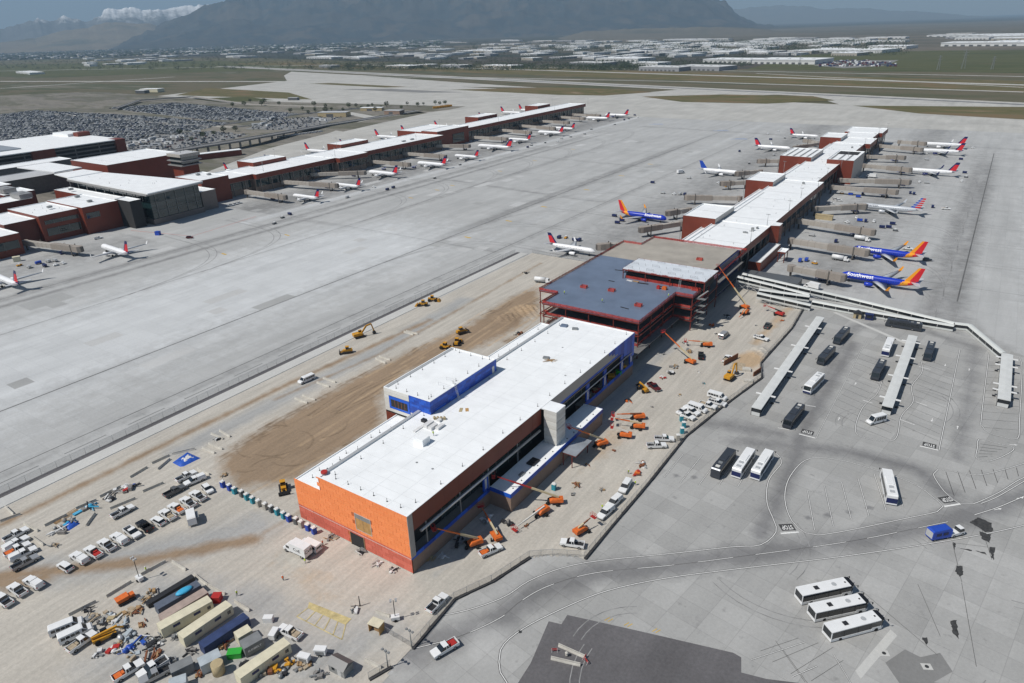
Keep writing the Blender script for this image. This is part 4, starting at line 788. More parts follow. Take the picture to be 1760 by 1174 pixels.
# ---------------------------------------------------------------- steel frame under construction
S = thing('steel_structure', 'red steel building frame with blue-grey metal deck under construction', 'building', (0,0,0))
ZD = 16.2
deck = [(-159.3,253.6),(-149.4,253.6),(-149.4,240.3),(-104,240.3),(-104,278.5),(-96,278.5),(-96,289),(-96.5,357),(-131,357),(-148.2,357),(-148.6,341.2),(-159.3,341.2)]
mb = MB(); mb.prism([(-159.2,253.7),(-149.3,253.7),(-149.3,240.4),(-104.1,240.4),(-104.1,278.6),(-96.1,278.6),(-96.1,314),(-159.2,314)], ZD-.25, ZD); part('metal_deck', mb, 'deck_steel', S)
mb = MB(); mb.prism([(-159.2,314.05),(-101,314.05),(-101,356.5),(-148.2,356.5),(-148.6,341.2),(-159.2,341.2)], ZD-.25, ZD); part('concrete_deck', mb, 'deck_pale', S)
for zf, P in ((5.2,[(-157.5,255),(-149,255),(-149,229),(-101.5,229),(-101.5,279),(-97,279),(-97,355),(-157.5,340)]),(10.6,[(-157.5,255),(-149,255),(-149,241.5),(-105,241.5),(-105,279),(-97,279),(-97,355),(-157.5,340)])):
    mb = MB(); mb.prism(P, zf-.3, zf); part('floor_slab', mb, 'concrete_dark', S)
zr2 = 21.2
mb = MB(); mb.box(-133.4,-93.8,286,303.8,zr2-.3,zr2); part('raised_deck', mb, 'deck_white', S)
mb = MB(); mb.box(-132.5,-95,288,302,ZD+.02,zr2-2.4); part('penthouse_core', mb, 'interior_dark', S)
def col(x, y, z0, z1): mb = MB(); mb.box(x-.16,x+.16,y-.16,y+.16,z0,z1); part('column', mb, 'steel_red', S)
for x, y in ((-159,254),(-149.6,254),(-149,240.7),(-138,240.7),(-127,240.7),(-115.5,240.7),(-104.4,240.7),(-104.4,253),(-104.4,266),(-104.4,278),(-96.4,279),(-96.4,288.6),(-96.4,300),(-96.6,312),(-101.3,326),(-101.3,340),(-101.3,356),(-159,268),(-159,282),(-159,297),(-159,312),(-159,327),(-159,341),(-127,254),(-115,254),(-138,256)): col(x, y, .05, ZD-.26)
for x in (-133.2,-122,-110,-98,-94): col(x, 286.3, ZD, zr2-.3); col(x, 303.5, ZD, zr2-.3)
def beam(p, q, z, h=.45): mb = MB(); mb.bar((p[0],p[1],z),(q[0],q[1],z),.22,h); part('beam', mb, 'steel_red', S)
for zz in (ZD-.5, 10.1, 4.7):
    for p, q in zip(deck[:7], deck[1:7]): beam(p, q, zz)
    beam((-159.3,253.6),(-159.3,341.2),zz); beam((-96.2,289),(-96.6,314),zz)
for y in (254,268,282): beam((-149,y),(-104.4,y),10.1)
for p, q in (((-133.4,286),(-93.8,286)),((-93.8,286),(-93.8,303.8)),((-133.4,286),(-133.4,303.8)),((-133.4,303.8),(-93.8,303.8))): beam(p, q, zr2-.55, .6)
def netting(p, q, z, h=1.1, sag=.0):
    """debris net panel along an edge with its stanchions"""
    d = math.hypot(q[0]-p[0], q[1]-p[1]); n = max(1, int(d/3.0)); mb = MB(); a = Vector((p[0],p[1],z)); b = Vector((q[0],q[1],z)); vs = []; fs = []
    dirn = (b-a).normalized(); nrm = Vector((-dirn.y, dirn.x, 0))
    for k in range(n*2+1):
        c = a.lerp(b, k/(n*2)); c += nrm*(.05*math.sin(k*1.7)); dz = random.uniform(-.08,.06)
        vs += [tuple(c), tuple(c+Vector((0,0,h+dz)))]
    for k in range(n*2): fs.append((2*k,2*k+2,2*k+3,2*k+1))
    nt = len(vs); vs2 = [(v[0]+nrm.x*.04, v[1]+nrm.y*.04, v[2]) for v in vs]
    mb.add(vs+vs2, fs+[tuple(nt+i for i in f[::-1]) for f in fs]); net = part('safety_net', mb, 'net_red', S)
    mb = MB()
    for k in range(n+1): c = a.lerp(b, k/n); mb.bar(tuple(c+Vector((0,0,-.2))), tuple(c+Vector((0,0,h+.25))), .06, .06)
    part('stanchion_row', mb, 'steel_red', net)
for p, q in zip(deck, deck[1:]): netting(p, q, ZD, 1.15)
netting(deck[-1], deck[0], ZD, 1.15); netting((-131,357),(-148.2,357), ZD, 1.0)
for p, q in (((-133.4,286),(-93.8,286)),((-93.8,286),(-93.8,303.8)),((-133.4,286),(-133.4,303.8)),((-133.4,303.8),(-93.8,303.8))): netting(p, q, zr2-.55, .6); 
for zz in (5.2,10.6):
    for p, q in (((-157.5,255),(-149,255)),((-149,255),(-149,241.5)),((-105,241.5),(-105,279)),((-105,279),(-97,279)),((-97,279),(-97,300)),((-149,241.5),(-105,241.5))): netting(p, q, zz, 1.1)
netting((-132.6,287.5),(-96,287.5), ZD, 1.3)
mb = MB()
for k in range(34):
    x = -132.8+(k%12)*3.5; y = 288+(k//12)*6.6; mb.bar((x,y,zr2),(x,y,zr2+1.1),.06,.06)
    if k % 3 == 0: mb.bar((x,y,zr2+1.05),(x+3.4,y,zr2+1.05),.05,.05); mb.bar((x,y,zr2+.55),(x+3.4,y,zr2+.55),.05,.05)
part('guard_rails', mb, 'dark_metal', S)
mb = MB(); mb.bar((-104.6,284.5,ZD),(-104.6,286.6,zr2+1.2),.07,.07); mb.bar((-105.4,284.5,ZD),(-105.4,286.6,zr2+1.2),.07,.07)
for k in range(12): t_ = k/12; mb.bar((-104.6,284.5+2.1*t_,ZD+6.2*t_),(-105.4,284.5+2.1*t_,ZD+6.2*t_),.05,.05)
single('ladder', mb, 'light_metal', 'aluminium ladder leaning on the raised white deck', 'ladder')
# stair hung on the east corner
mb = MB()
for k in range(5): z = 2.5+k*3.0; mb.box(-95.8,-91.5,281,283,z,z+.2); mb.bar((-95.5,281.5,z),(-92,286,z+2.9),.9,.15)
part('stair_flight', mb, 'grey_metal', S)
for x, y in ((-130,268),(-112,257),(-143,266),(-98.2,287),(-112,330)):
    t = thing('guarded_opening', {-130:'orange-netted floor opening left of the raised deck',-112:'orange-netted floor opening near the right deck edge',-143:'orange-netted floor opening near the left deck edge',-98.2:'orange-netted floor opening beside the raised deck corner'}.get(x) if y != 330 else 'orange-netted floor opening on the pale rear deck', 'safety barrier', (x,y,ZD))
    for a, b in (((-1.4,-1),(1.4,-1)),((1.4,-1),(1.4,1)),((1.4,1),(-1.4,1)),((-1.4,1),(-1.4,-1))):
        mb = MB(); mb.bar((a[0],a[1],.62),(b[0],b[1],.62),.05,1.1); part('net_panel', mb, 'net_red', t)
    for a in ((-1.4,-1),(1.4,-1),(1.4,1),(-1.4,1)): mb = MB(); mb.bar((a[0],a[1],0),(a[0],a[1],1.3),.08,.08); part('post', mb, 'hiviz_orange', t)
DL = ['long dark offcut on the blue-grey deck left of the middle','dark offcut on the blue-grey deck near the left edge','long dark beam on the deck beside the raised roof','dark offcut on the deck nearest the front edge','dark timber pile at the centre of the steel deck','dark strip lying by the right side of the deck','pale board pile below the raised deck','white sheet of insulation below the raised deck']
for k, (x, y, sx, sy, m_) in enumerate(((-140,296,4,.5,'dark_metal'),(-136,280,3,.5,'dark_metal'),(-137,300,.9,12,'dark_metal'),(-116,252,4,.5,'dark_metal'),(-122,284,5,1.0,'dark_metal'),(-113,284,4,.6,'dark_metal'),(-126,285,3,1.2,'wood'),(-129,284.6,3,1,'tarp_white'))): mb = MB(); mb.box(-sx/2,sx/2,-sy/2,sy/2,0,.18); single('building_material', mb, m_, DL[k], 'material', (x,y,ZD+.02), random.uniform(-.2,.2))
mb = MB(); mb.box(-1.0,1.0,-.8,.8,0,1.2); mb.box(-.6,.6,-.5,.5,1.2,1.5); single('tool_box', mb, 'orange_paint', 'orange gang box on the steel deck below the raised roof', 'tool box', (-110.5,281.5,ZD+.02)); mb = MB(); mb.box(-.7,.7,-.6,.6,0,1.4); mb.tube((0,0,1.4),(0,0,1.8),.3,8); single('tool_box', mb, 'red_paint', 'small red gang box beside the orange one on deck', 'tool box', (-113.2,281,ZD+.02))
mb = MB(); mb.box(-101.2,-100.2,326,357,.1,15.8); single('blue_screen', mb, 'navy_paint', 'dark blue sheeting hung between steel frame and finished concourse', 'sheeting')
# ---------------------------------------------------------------- aircraft
import bmesh
M('air_white', (.82,.83,.84), .3, var=.03); M('air_blue', (.012,.04,.42), .28, var=.05); M('air_red', (.62,.02,.03), .35, var=.05); M('air_orange', (.80,.32,.02), .35, var=.04); M('air_navy', (.012,.018,.10), .3, var=.05); M('air_silver', (.58,.61,.64), .28, .2, var=.03); M('air_grey', (.50,.52,.54), .4, var=.05); M('air_royal', (.01,.06,.40), .3); M('engine_dark', (.02,.02,.022), .4, .5)
NSEG = 16
def fus_prof(L, R):
    """(x, radius, z-centre) stations from tail to nose"""
    h = L/2; out = []
    for t in np.linspace(0, 1, 44):
        x = -h+L*t
        if t < .34: u = t/.34; r = R*(.10+.90*math.sin(u*math.pi/2)**.9); zc = 3.5+(R-r)*.62
        elif t > .88: u = (t-.88)/.12; r = R*max(.04, math.sqrt(max(0, 1-u**2.1))); zc = 3.5-.28*R*u**2
        else: r = R; zc = 3.5
        out.append((x, r, zc))
    return out
def plane_asset(name, L, body, fus_mat, fin_mat, span, R=1.88, eng='wing', text=None, tip='air_white', eng_mat='air_white', fin_h=7.4):
    A_ = Asset(name, 'airplane'); mats = body; st = fus_prof(L, R); h = L/2
    mb = MB()
    for k in range(len(st)-1):
        for i in range(NSEG):
            vs = []
            for (x, r, zc), j in ((st[k], i), (st[k], i+1), (st[k+1], i+1), (st[k+1], i)):
                a = 2*math.pi*j/NSEG; vs.append((x, r*math.cos(a), zc+r*math.sin(a)))
            c = [(vs[0][q]+vs[2][q])/2 for q in range(3)]
            mb.add(vs, [(3,2,1,0)], fus_mat(c[0]/L+.5, (c[2]-3.5)/R), True)
    me = None; f = A_.part('fuselage', mb, mats)
    me = A_.parts[f][1]; bm = bmesh.new(); bm.from_mesh(me); bmesh.ops.remove_doubles(bm, verts=bm.verts, dist=.0005); bm.to_mesh(me); bm.free()
    # cockpit windows, cabin windows
    mb = MB(); n = int(L*.62/1.05); w_ = []
    for s in (1, -1):
        for k in range(n):
            x = -h+L*.17+k*1.05; 
            q = min(st, key=lambda t: abs(t[0]-x)); a = .22; y = (q[1]+.012)*math.cos(a); z = q[2]+(q[1]+.012)*math.sin(a)
            mb.add([(x-.16,s*y,z-.2),(x+.16,s*y,z-.2),(x+.16,s*(y-.07),z+.2),(x-.16,s*(y-.07),z+.2)], [(0,1,2,3) if s < 0 else (3,2,1,0)])
    A_.part('cabin_windows', mb, 'glass', f)
    mb = MB(); r5 = []
    q = [t for t in st if t[0] > h-L*.065 and t[0] < h-L*.025]
    rs = [[(x, (r+.02)*math.cos(a), zc+(r+.02)*math.sin(a)) for a in np.linspace(.5, math.pi-.5, 9)] for x, r, zc in (q[0], q[-1])]
    mb.ring(rs, 0, True, False, False); A_.part('windshield', mb, 'glass', f)
    # wings
    for s in (1, -1):
        mb = MB(); rings = []
        for t in (0, .3, 1.0):
            y = 1.2+(span/2-1.2)*t; x0 = L*.085-(y-1.2)*.52; ch = 6.9*(1-t)**1.3*.75+1.7 if t > 0 else 7.4; th = .75*(1-t)+.16; z = 2.55+y*.095
            rings.append([(x0,s*y,z),(x0-ch*.3,s*y,z+th*.5),(x0-ch,s*y,z),(x0-ch*.35,s*y,z-th*.45)])
        if s < 0: rings = [r[::-1] for r in rings]
        mb.ring(rings, 0, True); A_.part('wing', mb, 'air_grey')
        y = span/2; x0 = L*.085-(y-1.2)*.52; z = 2.55+y*.095; mb = MB()
        mb.add([(x0-.1,s*y,z),(x0-1.7,s*y,z),(x0-2.5,s*(y+.55),z+2.3),(x0-1.7,s*(y+.55),z+2.3),(x0-.1,s*(y+.12),z),(x0-1.7,s*(y+.12),z),(x0-2.5,s*(y+.65),z+2.3),(x0-1.7,s*(y+.65),z+2.3)], [(0,1,2,3),(7,6,5,4),(0,3,7,4),(1,5,6,2),(3,2,6,7)]); A_.part('winglet', mb, tip)
        # tailplane
        mb = MB(); tz = 4.6
        if eng == 'tail': tz = 3.6+fin_h
        a = [( -h+L*.105, s*.5, tz),(-h+L*.005, s*.5, tz),(-h-.9, s*span*.19, tz+.5),(-h+.9, s*span*.19, tz+.5)]
        mb.add(a+[(p[0],p[1],p[2]+.22) for p in a], [(0,1,2,3),(7,6,5,4),(0,3,7,4),(3,2,6,7),(2,1,5,6)] if s > 0 else [(3,2,1,0),(4,5,6,7),(4,7,3,0),(7,6,2,3),(6,5,1,2)]); A_.part('tailplane', mb, 'air_grey')
        # engine
        mb = MB()
        if eng == 'wing': ex, ey, ez, el, er = L*.10, 4.9, 1.75, 3.9, 1.05
        else: ex, ey, ez, el, er = -h+L*.19, 2.5, 4.2, 3.9, .85
        pr = [(el*.5,.86),(el*.47,1),(0,1.0),(-el*.35,.82),(-el*.5,.6)]
        mb.ring([[(ex+x, s*ey+er*r*math.cos(a), ez+er*r*math.sin(a)) for a in (2*math.pi*i/14 for i in range(14))] for x, r in pr][::-1], 0, True)
        e = A_.part('engine', mb, eng_mat); mb = MB(); mb.tube((ex+el*.5+.01,s*ey,ez),(ex+el*.5+.03,s*ey,ez),er*.8,14); A_.part('engine_intake', mb, 'engine_dark', e)
    # fin as a grid so that the livery bands follow it
    mb = MB(); nu, nv = 16, 14; P = {}
    for v in range(nv+1):
        for u in range(nu+1):
            tv = v/nv; tu = u/nu; xl = -h+L*.185-L*.135*tv-( .0); xt = -h+L*.028-L*.055*tv; x = xl+(xt-xl)*tu; z = 4.2+R*.55+fin_h*tv*.93; th = .20*math.sin(math.pi*min(.98, max(.02, tu)))*(1-.5*tv)+.02
            P[u,v] = (x, th, z)
    for v in range(nv):
        for u in range(nu):
            mi = fin_mat((u+.5)/nu, (v+.5)/nv)
            for s in (1, -1):
                q = [(P[c][0], s*P[c][1], P[c][2]) for c in ((u,v),(u+1,v),(u+1,v+1),(u,v+1))]
                mb.add(q, [(0,1,2,3) if s < 0 else (3,2,1,0)], mi)
    A_.part('tail_fin', mb, mats)
    # landing gear
    for x, y in ((h-L*.12, 0), (-L*.02, 2.9), (-L*.02, -2.9)):
        mb = MB(); mb.tube((x,y,.5),(x,y,2.3),.13,6); g = A_.part('landing_gear', mb, 'grey_metal')
        mb = MB(); mb.wheel(x, y-.3, .55, .55, .3); mb.wheel(x, y+.3, .55, .55, .3); A_.part('wheel_pair', mb, 'tyre', g)
    if text:
        txt, size, x0, a0, tm = text; base = text_mesh(txt, size, tm); bm = bmesh.new(); bm.from_mesh(base)
        for q in np.linspace(-size*.6, size*.6, 9): bmesh.ops.bisect_plane(bm, geom=bm.verts[:]+bm.edges[:]+bm.faces[:], plane_co=(0,q,0), plane_no=(0,1,0))
        for s in (1, -1):
            b2 = bm.copy()
            for v in b2.verts: a = a0+v.co.y/(R+.04); v.co = Vector((x0+(-v.co.x if s > 0 else v.co.x), s*(R+.04)*math.cos(a), 3.5+(R+.04)*math.sin(a)))
            m2 = bpy.data.meshes.new('lettering'); b2.to_mesh(m2); b2.free(); m2.materials.append(MAT[tm]); A_.parts.append(('lettering', m2, f, None))
    return A_
M('letter_white', (.85,.86,.88), .4, var=0); M('letter_grey', (.16,.18,.22), .4, var=0)
dl_f = lambda u, v: (1 if v > .25+ .9*u/.5 else 0) if u < .0 else 0
def dl_fin(u, v): return 2 if (v > .72 or u < .22) else 1
DL = dict(body=['air_white','air_red','air_navy'], fus_mat=lambda x, z: 2 if (x < .10 and z > .25) else 0, fin_mat=dl_fin)
A320 = plane_asset('airliner', 37.6, span=34.1, tip='air_white', eng_mat='air_white', **DL); B757 = plane_asset('airliner', 47.3, span=38, tip='air_white', fin_h=8.4, eng_mat='air_white', **DL); E175 = plane_asset('regional_jet', 31.7, span=26, R=1.5, fin_h=6.4, tip='air_white', eng_mat='air_white', **DL); CRJ = plane_asset('regional_jet', 36, span=24.5, R=1.38, eng='tail', fin_h=5.0, **DL); A320N = plane_asset('airliner', 37.6, span=34.1, tip='air_navy', eng_mat='air_navy', **DL)
def sw_f(x, z):
    d = x+z*.055
    return 2 if d < .15 else (1 if d < .235 else 0)
def sw_fin(u, v): return 2 if u > .36+.03*v else 1
SW = plane_asset('airliner', 36.5, ['air_blue','air_orange','air_red'], lambda x, z: 0 if x > .34 else sw_f(x, z) if x > .055 else 0, sw_fin, 35.8, text=('Southwest', 2.9, 8.6, .60, 'letter_white'), tip='air_orange', eng_mat='air_blue', fin_h=7.6)
def aa_fin(u, v):
    k = int((v*1.0+u*.0)*9.0); return (0 if k % 2 else (1 if u > .42-.0*v else 2))
AA = plane_asset('airliner', 39.5, ['air_silver','air_red','air_royal'], lambda x, z: 1 if (x < .20 and z < -.35 and x > .05) else 0, aa_fin, 35.8, text=('American', 2.2, 11.5, .55, 'letter_grey'), tip='air_silver', eng_mat='air_silver')
UA = plane_asset('airliner', 36, ['air_white','air_royal','air_navy'], lambda x, z: 0, lambda u, v: 1, 34, tip='air_white', fin_h=6.8)
def put_plane(asset, tail_px, hd, label, group=None, L=None):
    """tail_px: photo pixel of the fuselage end, hd: heading in degrees"""
    t = G(tail_px[0], tail_px[1], 4.2); a = rad(hd); L = L or {id(A320):37.6,id(A320N):37.6,id(B757):47.3,id(E175):31.7,id(CRJ):36,id(SW):36.5,id(AA):39.5,id(UA):36}[id(asset)]
    return asset.put(label, (t.x+math.cos(a)*L/2, t.y+math.sin(a)*L/2, .0), a, group)
GA = 'airliners parked at the far concourse'; GB = 'airliners parked behind the far concourse'
for asset, px, hd, lb in ((A320,(33,489),178,'white airliner cut off by the left frame edge, red and navy tail'), (A320,(222,436),176,'white airliner parked alone in front of the dark red terminal wall'), (E175,(549,340),181,'white jet with red tail nearest the glass terminal hall'), (E175,(620,320),182,'small white jet, second along the far concourse from the glass hall'),
    (A320,(683.6,299),180,'white airliner, third along the far concourse from the glass hall'), (A320,(767,283),180,'white airliner, fourth along the far concourse from the glass hall'), (E175,(822.4,269.3),180,'small white jet just left of the largest far airliner'), (B757,(879.7,253),180,'largest white airliner at the middle of the far concourse'), (E175,(912,240),181,'small white jet just right of the largest far airliner'), (A320,(968,228),180,'white airliner, second right of the largest far airliner'), (E175,(987.6,220.7),180,'small white jet, third right of the largest far airliner'), (A320,(1047.6,203),180,'white airliner at the far end of the far concourse, nearer one'), (A320N,(1079.6,197.8),180,'white airliner farthest right at the end of the far concourse')):
    put_plane(asset, px, hd, lb, GA)
for k, (asset, px) in enumerate(((E175,(386,291)),(E175,(456,277)),(A320,(525,257)),(E175,(585,249)),(A320,(645,233)),(A320,(690,226)),(E175,(747,216)),(E175,(823,201)),(A320,(861,192)),(A320,(892,188)))):
    put_plane(asset, px, 2, 'white airliner behind the far concourse, %s red tail from the left' % ORD[k], GB)
GL = 'airliners on the left side of the near concourse'; GR = 'airliners on the right side of the near concourse'
put_plane(E175, (943,418), 1, 'white jet with red and navy tail beside the steel frame', GL); put_plane(SW, (1064,363), -2, 'blue airliner with orange and red tail left of the concourse', GL); put_plane(UA, (1203,290), -1, 'white airliner with plain blue tail left of the concourse', GL)
put_plane(A320, (1297,250), -1, 'white airliner with red tail, nearer of two far left of concourse', GL); put_plane(E175, (1357.5,230.5), -1, 'white airliner with red tail, farthest on concourse left side', GL)
put_plane(A320, (1659,249), 181, 'white airliner farthest back on the right side of the concourse', GR); put_plane(A320N, (1655,260.5), 181, 'white airliner, second farthest on the right side of the concourse', GR); put_plane(A320N, (1645,296), 179, 'white airliner with red tail just beyond the striped-tail airliner', GR)
put_plane(AA, (1585,361), 179, 'silver airliner with red, white and blue striped tail', GR); put_plane(SW, (1587,440), 178.5, 'blue airliner with orange-red tail, farther of two on the right', GR); put_plane(SW, (1581,489), 178, 'blue airliner with orange-red tail nearest the white covered walkway', GR)

# ---------------------------------------------------------------- jet bridges
M('bridge_tan', (.30,.265,.23), .6, var=.08, scale=.3); M('bridge_light', (.40,.37,.33), .6, var=.08, scale=.3); M('bridge_dark', (.12,.11,.10), .7)
def jet_bridge(wall, cab, label, group, z=5.0, reach=True):
    a = Vector((wall[0],wall[1],0)); b = Vector((cab[0],cab[1],0)); d = (b-a); L = d.length; h = math.atan2(d.y, d.x)
    t = thing('jet_bridge', label, 'jet bridge', (a.x,a.y,0), h, group)
    mb = MB(); mb.tube((0,0,z-1.6),(0,0,z+1.7),2.0,14,smooth=False); part('rotunda', mb, 'bridge_tan', t)
    mb = MB(); mb.tube((0,0,0),(0,0,z-1.6),.6,10); part('rotunda_column', mb, 'bridge_dark', t)
    k = L*.52; s = -.6/L if L > 1 else 0
    mb = MB(); mb.box(1.6,k,-1.5,1.5,z-1.45,z+1.5); tn = part('tunnel', mb, 'bridge_light', t)
    for i in range(int((k-1.6)/4)): mb = MB(); mb.box(2+i*4,2.15+i*4,-1.55,1.55,z-1.5,z+1.56); part('tunnel_rib', mb, 'bridge_tan', tn)
    mb = MB(); mb.box(k,L-2.2,-1.8,1.8,z-1.75,z+1.8); tn2 = part('outer_tunnel', mb, 'bridge_tan', t)
    for i in range(int((L-2.2-k)/4)): mb = MB(); mb.box(k+1+i*4,k+1.15+i*4,-1.86,1.86,z-1.8,z+1.86); part('tunnel_rib', mb, 'bridge_light', tn2)
    mb = MB(); mb.prism([(L-2.2,-1.9),(L+.6,-2.2),(L+2.2,-1.0),(L+2.2,1.4),(L+.4,2.0),(L-2.2,1.9)], z-1.9, z+1.85); part('cab', mb, 'bridge_tan', t)
    mb = MB(); mb.prism([(L+1.6,-1.1),(L+2.7,-.9),(L+2.7,1.2),(L+1.6,1.4)], z-1.6, z+1.4); part('bellows', mb, 'bridge_dark', t)
    x = L-5.5
    mb = MB(); mb.box(x-.3,x+.3,-2.0,-1.6,.9,z+2.6); mb.box(x-.3,x+.3,1.6,2.0,.9,z+2.6); mb.box(x-.4,x+.4,-2,2,z-1.9,z-1.56); part('lift_column', mb, 'bridge_dark', t)
    mb = MB(); mb.wheel(x,-1.3,.55,.55,.5); mb.wheel(x,1.3,.55,.55,.5); part('wheel_pair', mb, 'tyre', t); mb = MB(); mb.box(x-.5,x+.5,-1.6,1.6,.5,.95); part('axle', mb, 'bridge_dark', t)
    mb = MB()
    for i in range(10): q = i/10; mb.box(L-2.0-i*.42,L-1.6-i*.42,2.0,2.9,z-1.7-i*.34,z-1.62-i*.34)
    part('service_stair', mb, 'grey_metal', t)
    for xx in (k*.5, k+ (L-k)*.4):
        mb = MB(); mb.bar((xx-1.3,1.3,z+1.4),(xx+.2,1.3,z+2.7),.12,.12); mb.bar((xx+.2,1.3,z+2.7),(xx+1.6,1.3,z+1.4),.12,.12); part('truss_bracket', mb, 'bridge_tan', t)
    return t
JB = 'jet bridges on the right side of the near concourse'; JL = 'jet bridges on the left side of the near concourse'; JF = 'jet bridges along the far concourse'
lab = ['tan jet bridge reaching the blue airliner nearest the covered walkway','tan jet bridge reaching the farther blue airliner','empty tan jet bridge beyond the farther blue airliner','tan jet bridge reaching the striped-tail airliner','empty jet bridge just beyond the striped-tail airliner','second empty jet bridge beyond the striped-tail airliner','jet bridge at the navy-engined airliner with red tail','empty jet bridge far along the right side','jet bridge at the second farthest right-side airliner','jet bridge at the farthest right-side airliner']
for k, (w, c) in enumerate((((1360,461),(1445,477)),((1360,414),(1486,434)),((1374,380),(1497,399)),((1401,359),(1484,355)),((1429,322),(1538,330)),((1444,310),(1560,313)),((1485,285),(1562,292)),((1490,269.5),(1552,271)),((1513,251),(1582,257)),((1546,244),(1588,247)))): jet_bridge(G2(*w,5), G2(*c,5), lab[k], JB)
for k, (w, c) in enumerate((((1171,384),(1104,394.5)),((1184,361),(1150,366)),((1271,341),(1182,339.5)),((1281,314),(1243,315.5)),((1307,295),(1268,298.5)),((1340,277),(1306,277)),((1409,246),(1384,242)),((1409,247),(1366,254)),((1072,421),(1032,424)))): jet_bridge(G2(*w,5), G2(*c,5), ['tan jet bridge in front of the first penthouse, no airliner attached','jet bridge at the blue airliner left of the concourse','empty jet bridge between the first and second penthouse','empty jet bridge in front of the second penthouse','jet bridge at the blue-tailed white airliner','empty jet bridge in front of the third penthouse','jet bridge at the farthest left-side airliner','long jet bridge at the nearer red-tailed left-side airliner','grey jet bridge behind the steel deck at the white jet'][k], JL)
for k, (w, c) in enumerate((((44,417),(136,428)),((424,330),(489,339)),((487,313),(577,319)),((536,300),(625,297)),((640,278),(702,283)),((694,264),(764,269)),((739,251),(805,251)),((813,236),(870,239)),((854,223),(911,228)),((893,216),(952,221)),((927,208),(976,211)),((960,201),(1003,204)),((985,197),(1030,199)))): jet_bridge(G2(*w,5), G2(*c,5), 'tan jet bridge on the far concourse, %s from the left' % ORD[k], JF)
# ---------------------------------------------------------------- road vehicles
def arc_wheels(A_, xs, y, r, w=.26, mat='tyre'):
    for x in xs:
        for s in (1, -1):
            mb = MB(); mb.wheel(x, s*y, r, r, w); k = A_.part('wheel', mb, mat); mb = MB(); mb.wheel(x, s*(y+w*.5), r, r*.55, .03, n=8); A_.part('rim', mb, 'grey_metal', k)
def lamps(A_, x0, x1, y, z):
    for s in (1, -1):
        mb = MB(); mb.box(x0-.03,x0+.03,s*y-.16,s*y+.16,z-.09,z+.09); A_.part('headlight', mb, 'light_metal'); mb = MB(); mb.box(x1-.03,x1+.03,s*y-.1,s*y+.1,z,z+.3); A_.part('tail_light', mb, 'light_red')
def tapered(mb, prof, w0, w1, zt, mi=0):
    """x-z profile extruded in y, narrower above height zt"""
    n = len(prof); hw = lambda z: w0 if z <= zt else w1
    a = sum(prof[i][0]*prof[(i+1)%n][1]-prof[(i+1)%n][0]*prof[i][1] for i in range(n))
    if a < 0: prof = prof[::-1]
    vs = [(x,-hw(z),z) for x, z in prof]+[(x,hw(z),z) for x, z in prof]
    return mb.add(vs, [((i+1)%n,i,n+i,n+(i+1)%n) for i in range(n)]+[tuple(range(n)),tuple(range(2*n-1,n-1,-1))], mi)
def pickup(paint, cargo=None, cap=False):
    A_ = Asset('pickup_truck', 'pickup truck'); mb = MB()
    tapered(mb, [(-2.85,.5),(2.75,.5),(2.85,.75),(2.8,1.05),(1.35,1.18),(-.55,1.2),(-.55,.62),(-.56,.6),(-2.72,.6),(-2.73,1.2),(-2.85,1.2)], .98, .98, 9)
    b = A_.part('body', mb, paint)
    for s in (1,-1): mb = MB(); mb.box(-2.84,-.56,s*.94-.045,s*.94+.045,.55,1.22); A_.part('bed_side', mb, paint, b)
    mb = MB(); mb.box(-2.72,-.58,-.88,.88,.61,.66); A_.part('bed_liner', mb, 'dark_metal', b)
    mb = MB(); tapered(mb, [(1.35,1.15),(.55,1.86),(-.45,1.88),(-.62,1.15)], .95, .76, 1.3); A_.part('cab', mb, 'glass'); mb = MB(); mb.box(-.5,.58,-.77,.77,1.85,1.92); A_.part('roof', mb, paint)
    for s in (1,-1):
        mb = MB(); mb.bar((.02,s*.955,1.16),(.02,s*.78,1.86),.10,.03); A_.part('pillar', mb, paint); mb = MB(); mb.bar((-.58,s*.95,1.16),(-.46,s*.77,1.88),.14,.03); A_.part('pillar', mb, paint)
    arc_wheels(A_, (1.85,-1.75), .86, .40); lamps(A_, 2.84, -2.86, .78, .85)
    mb = MB(); mb.box(2.8,2.92,-.95,.95,.45,.66); A_.part('bumper', mb, 'grey_metal')
    if cargo: mb = MB(); mb.box(-2.4,-1.2,-.7,.7,.66,1.15); mb.box(-1.15,-.7,-.6,.3,.66,1.4); A_.part('cargo', mb, cargo)
    if cap: mb = MB(); tapered(mb, [(-2.8,1.2),(-.6,1.2),(-.6,1.85),(-2.7,1.8)], .95, .8, 1.3); A_.part('bed_cap', mb, paint)
    return A_
PK = {'white': pickup('white_paint'), 'orange': pickup('white_paint','orange_paint'), 'red': pickup('white_paint','red_paint'), 'black': pickup('black_paint'), 'silver': pickup('silver_paint'), 'grey': pickup('grey_paint'), 'cap': pickup('white_paint',cap=True), 'maroon': pickup('maroon_paint'), 'tools': pickup('white_paint','debris_tan')}
def suv(paint, name='sport_utility_car', L=4.7):
    A_ = Asset(name, 'car'); h = L/2; mb = MB(); tapered(mb, [(-h,.4),(h-.1,.4),(h,.7),(h-.1,.95),(h-1.2,1.08),(-h+.1,1.1),(-h,.9)], .93, .93, 9); A_.part('body', mb, paint)
    mb = MB(); tapered(mb, [(h-1.2,1.06),(h-1.9,1.62),(-h+.55,1.66),(-h+.12,1.08)], .9, .72, 1.2); A_.part('cabin_glass', mb, 'glass'); mb = MB(); mb.box(-h+.6,h-1.95,-.73,.73,1.62,1.69); A_.part('roof', mb, paint); arc_wheels(A_, (h-.95,-h+.95), .82, .36); lamps(A_, h-.02, -h, .7, .75); return A_
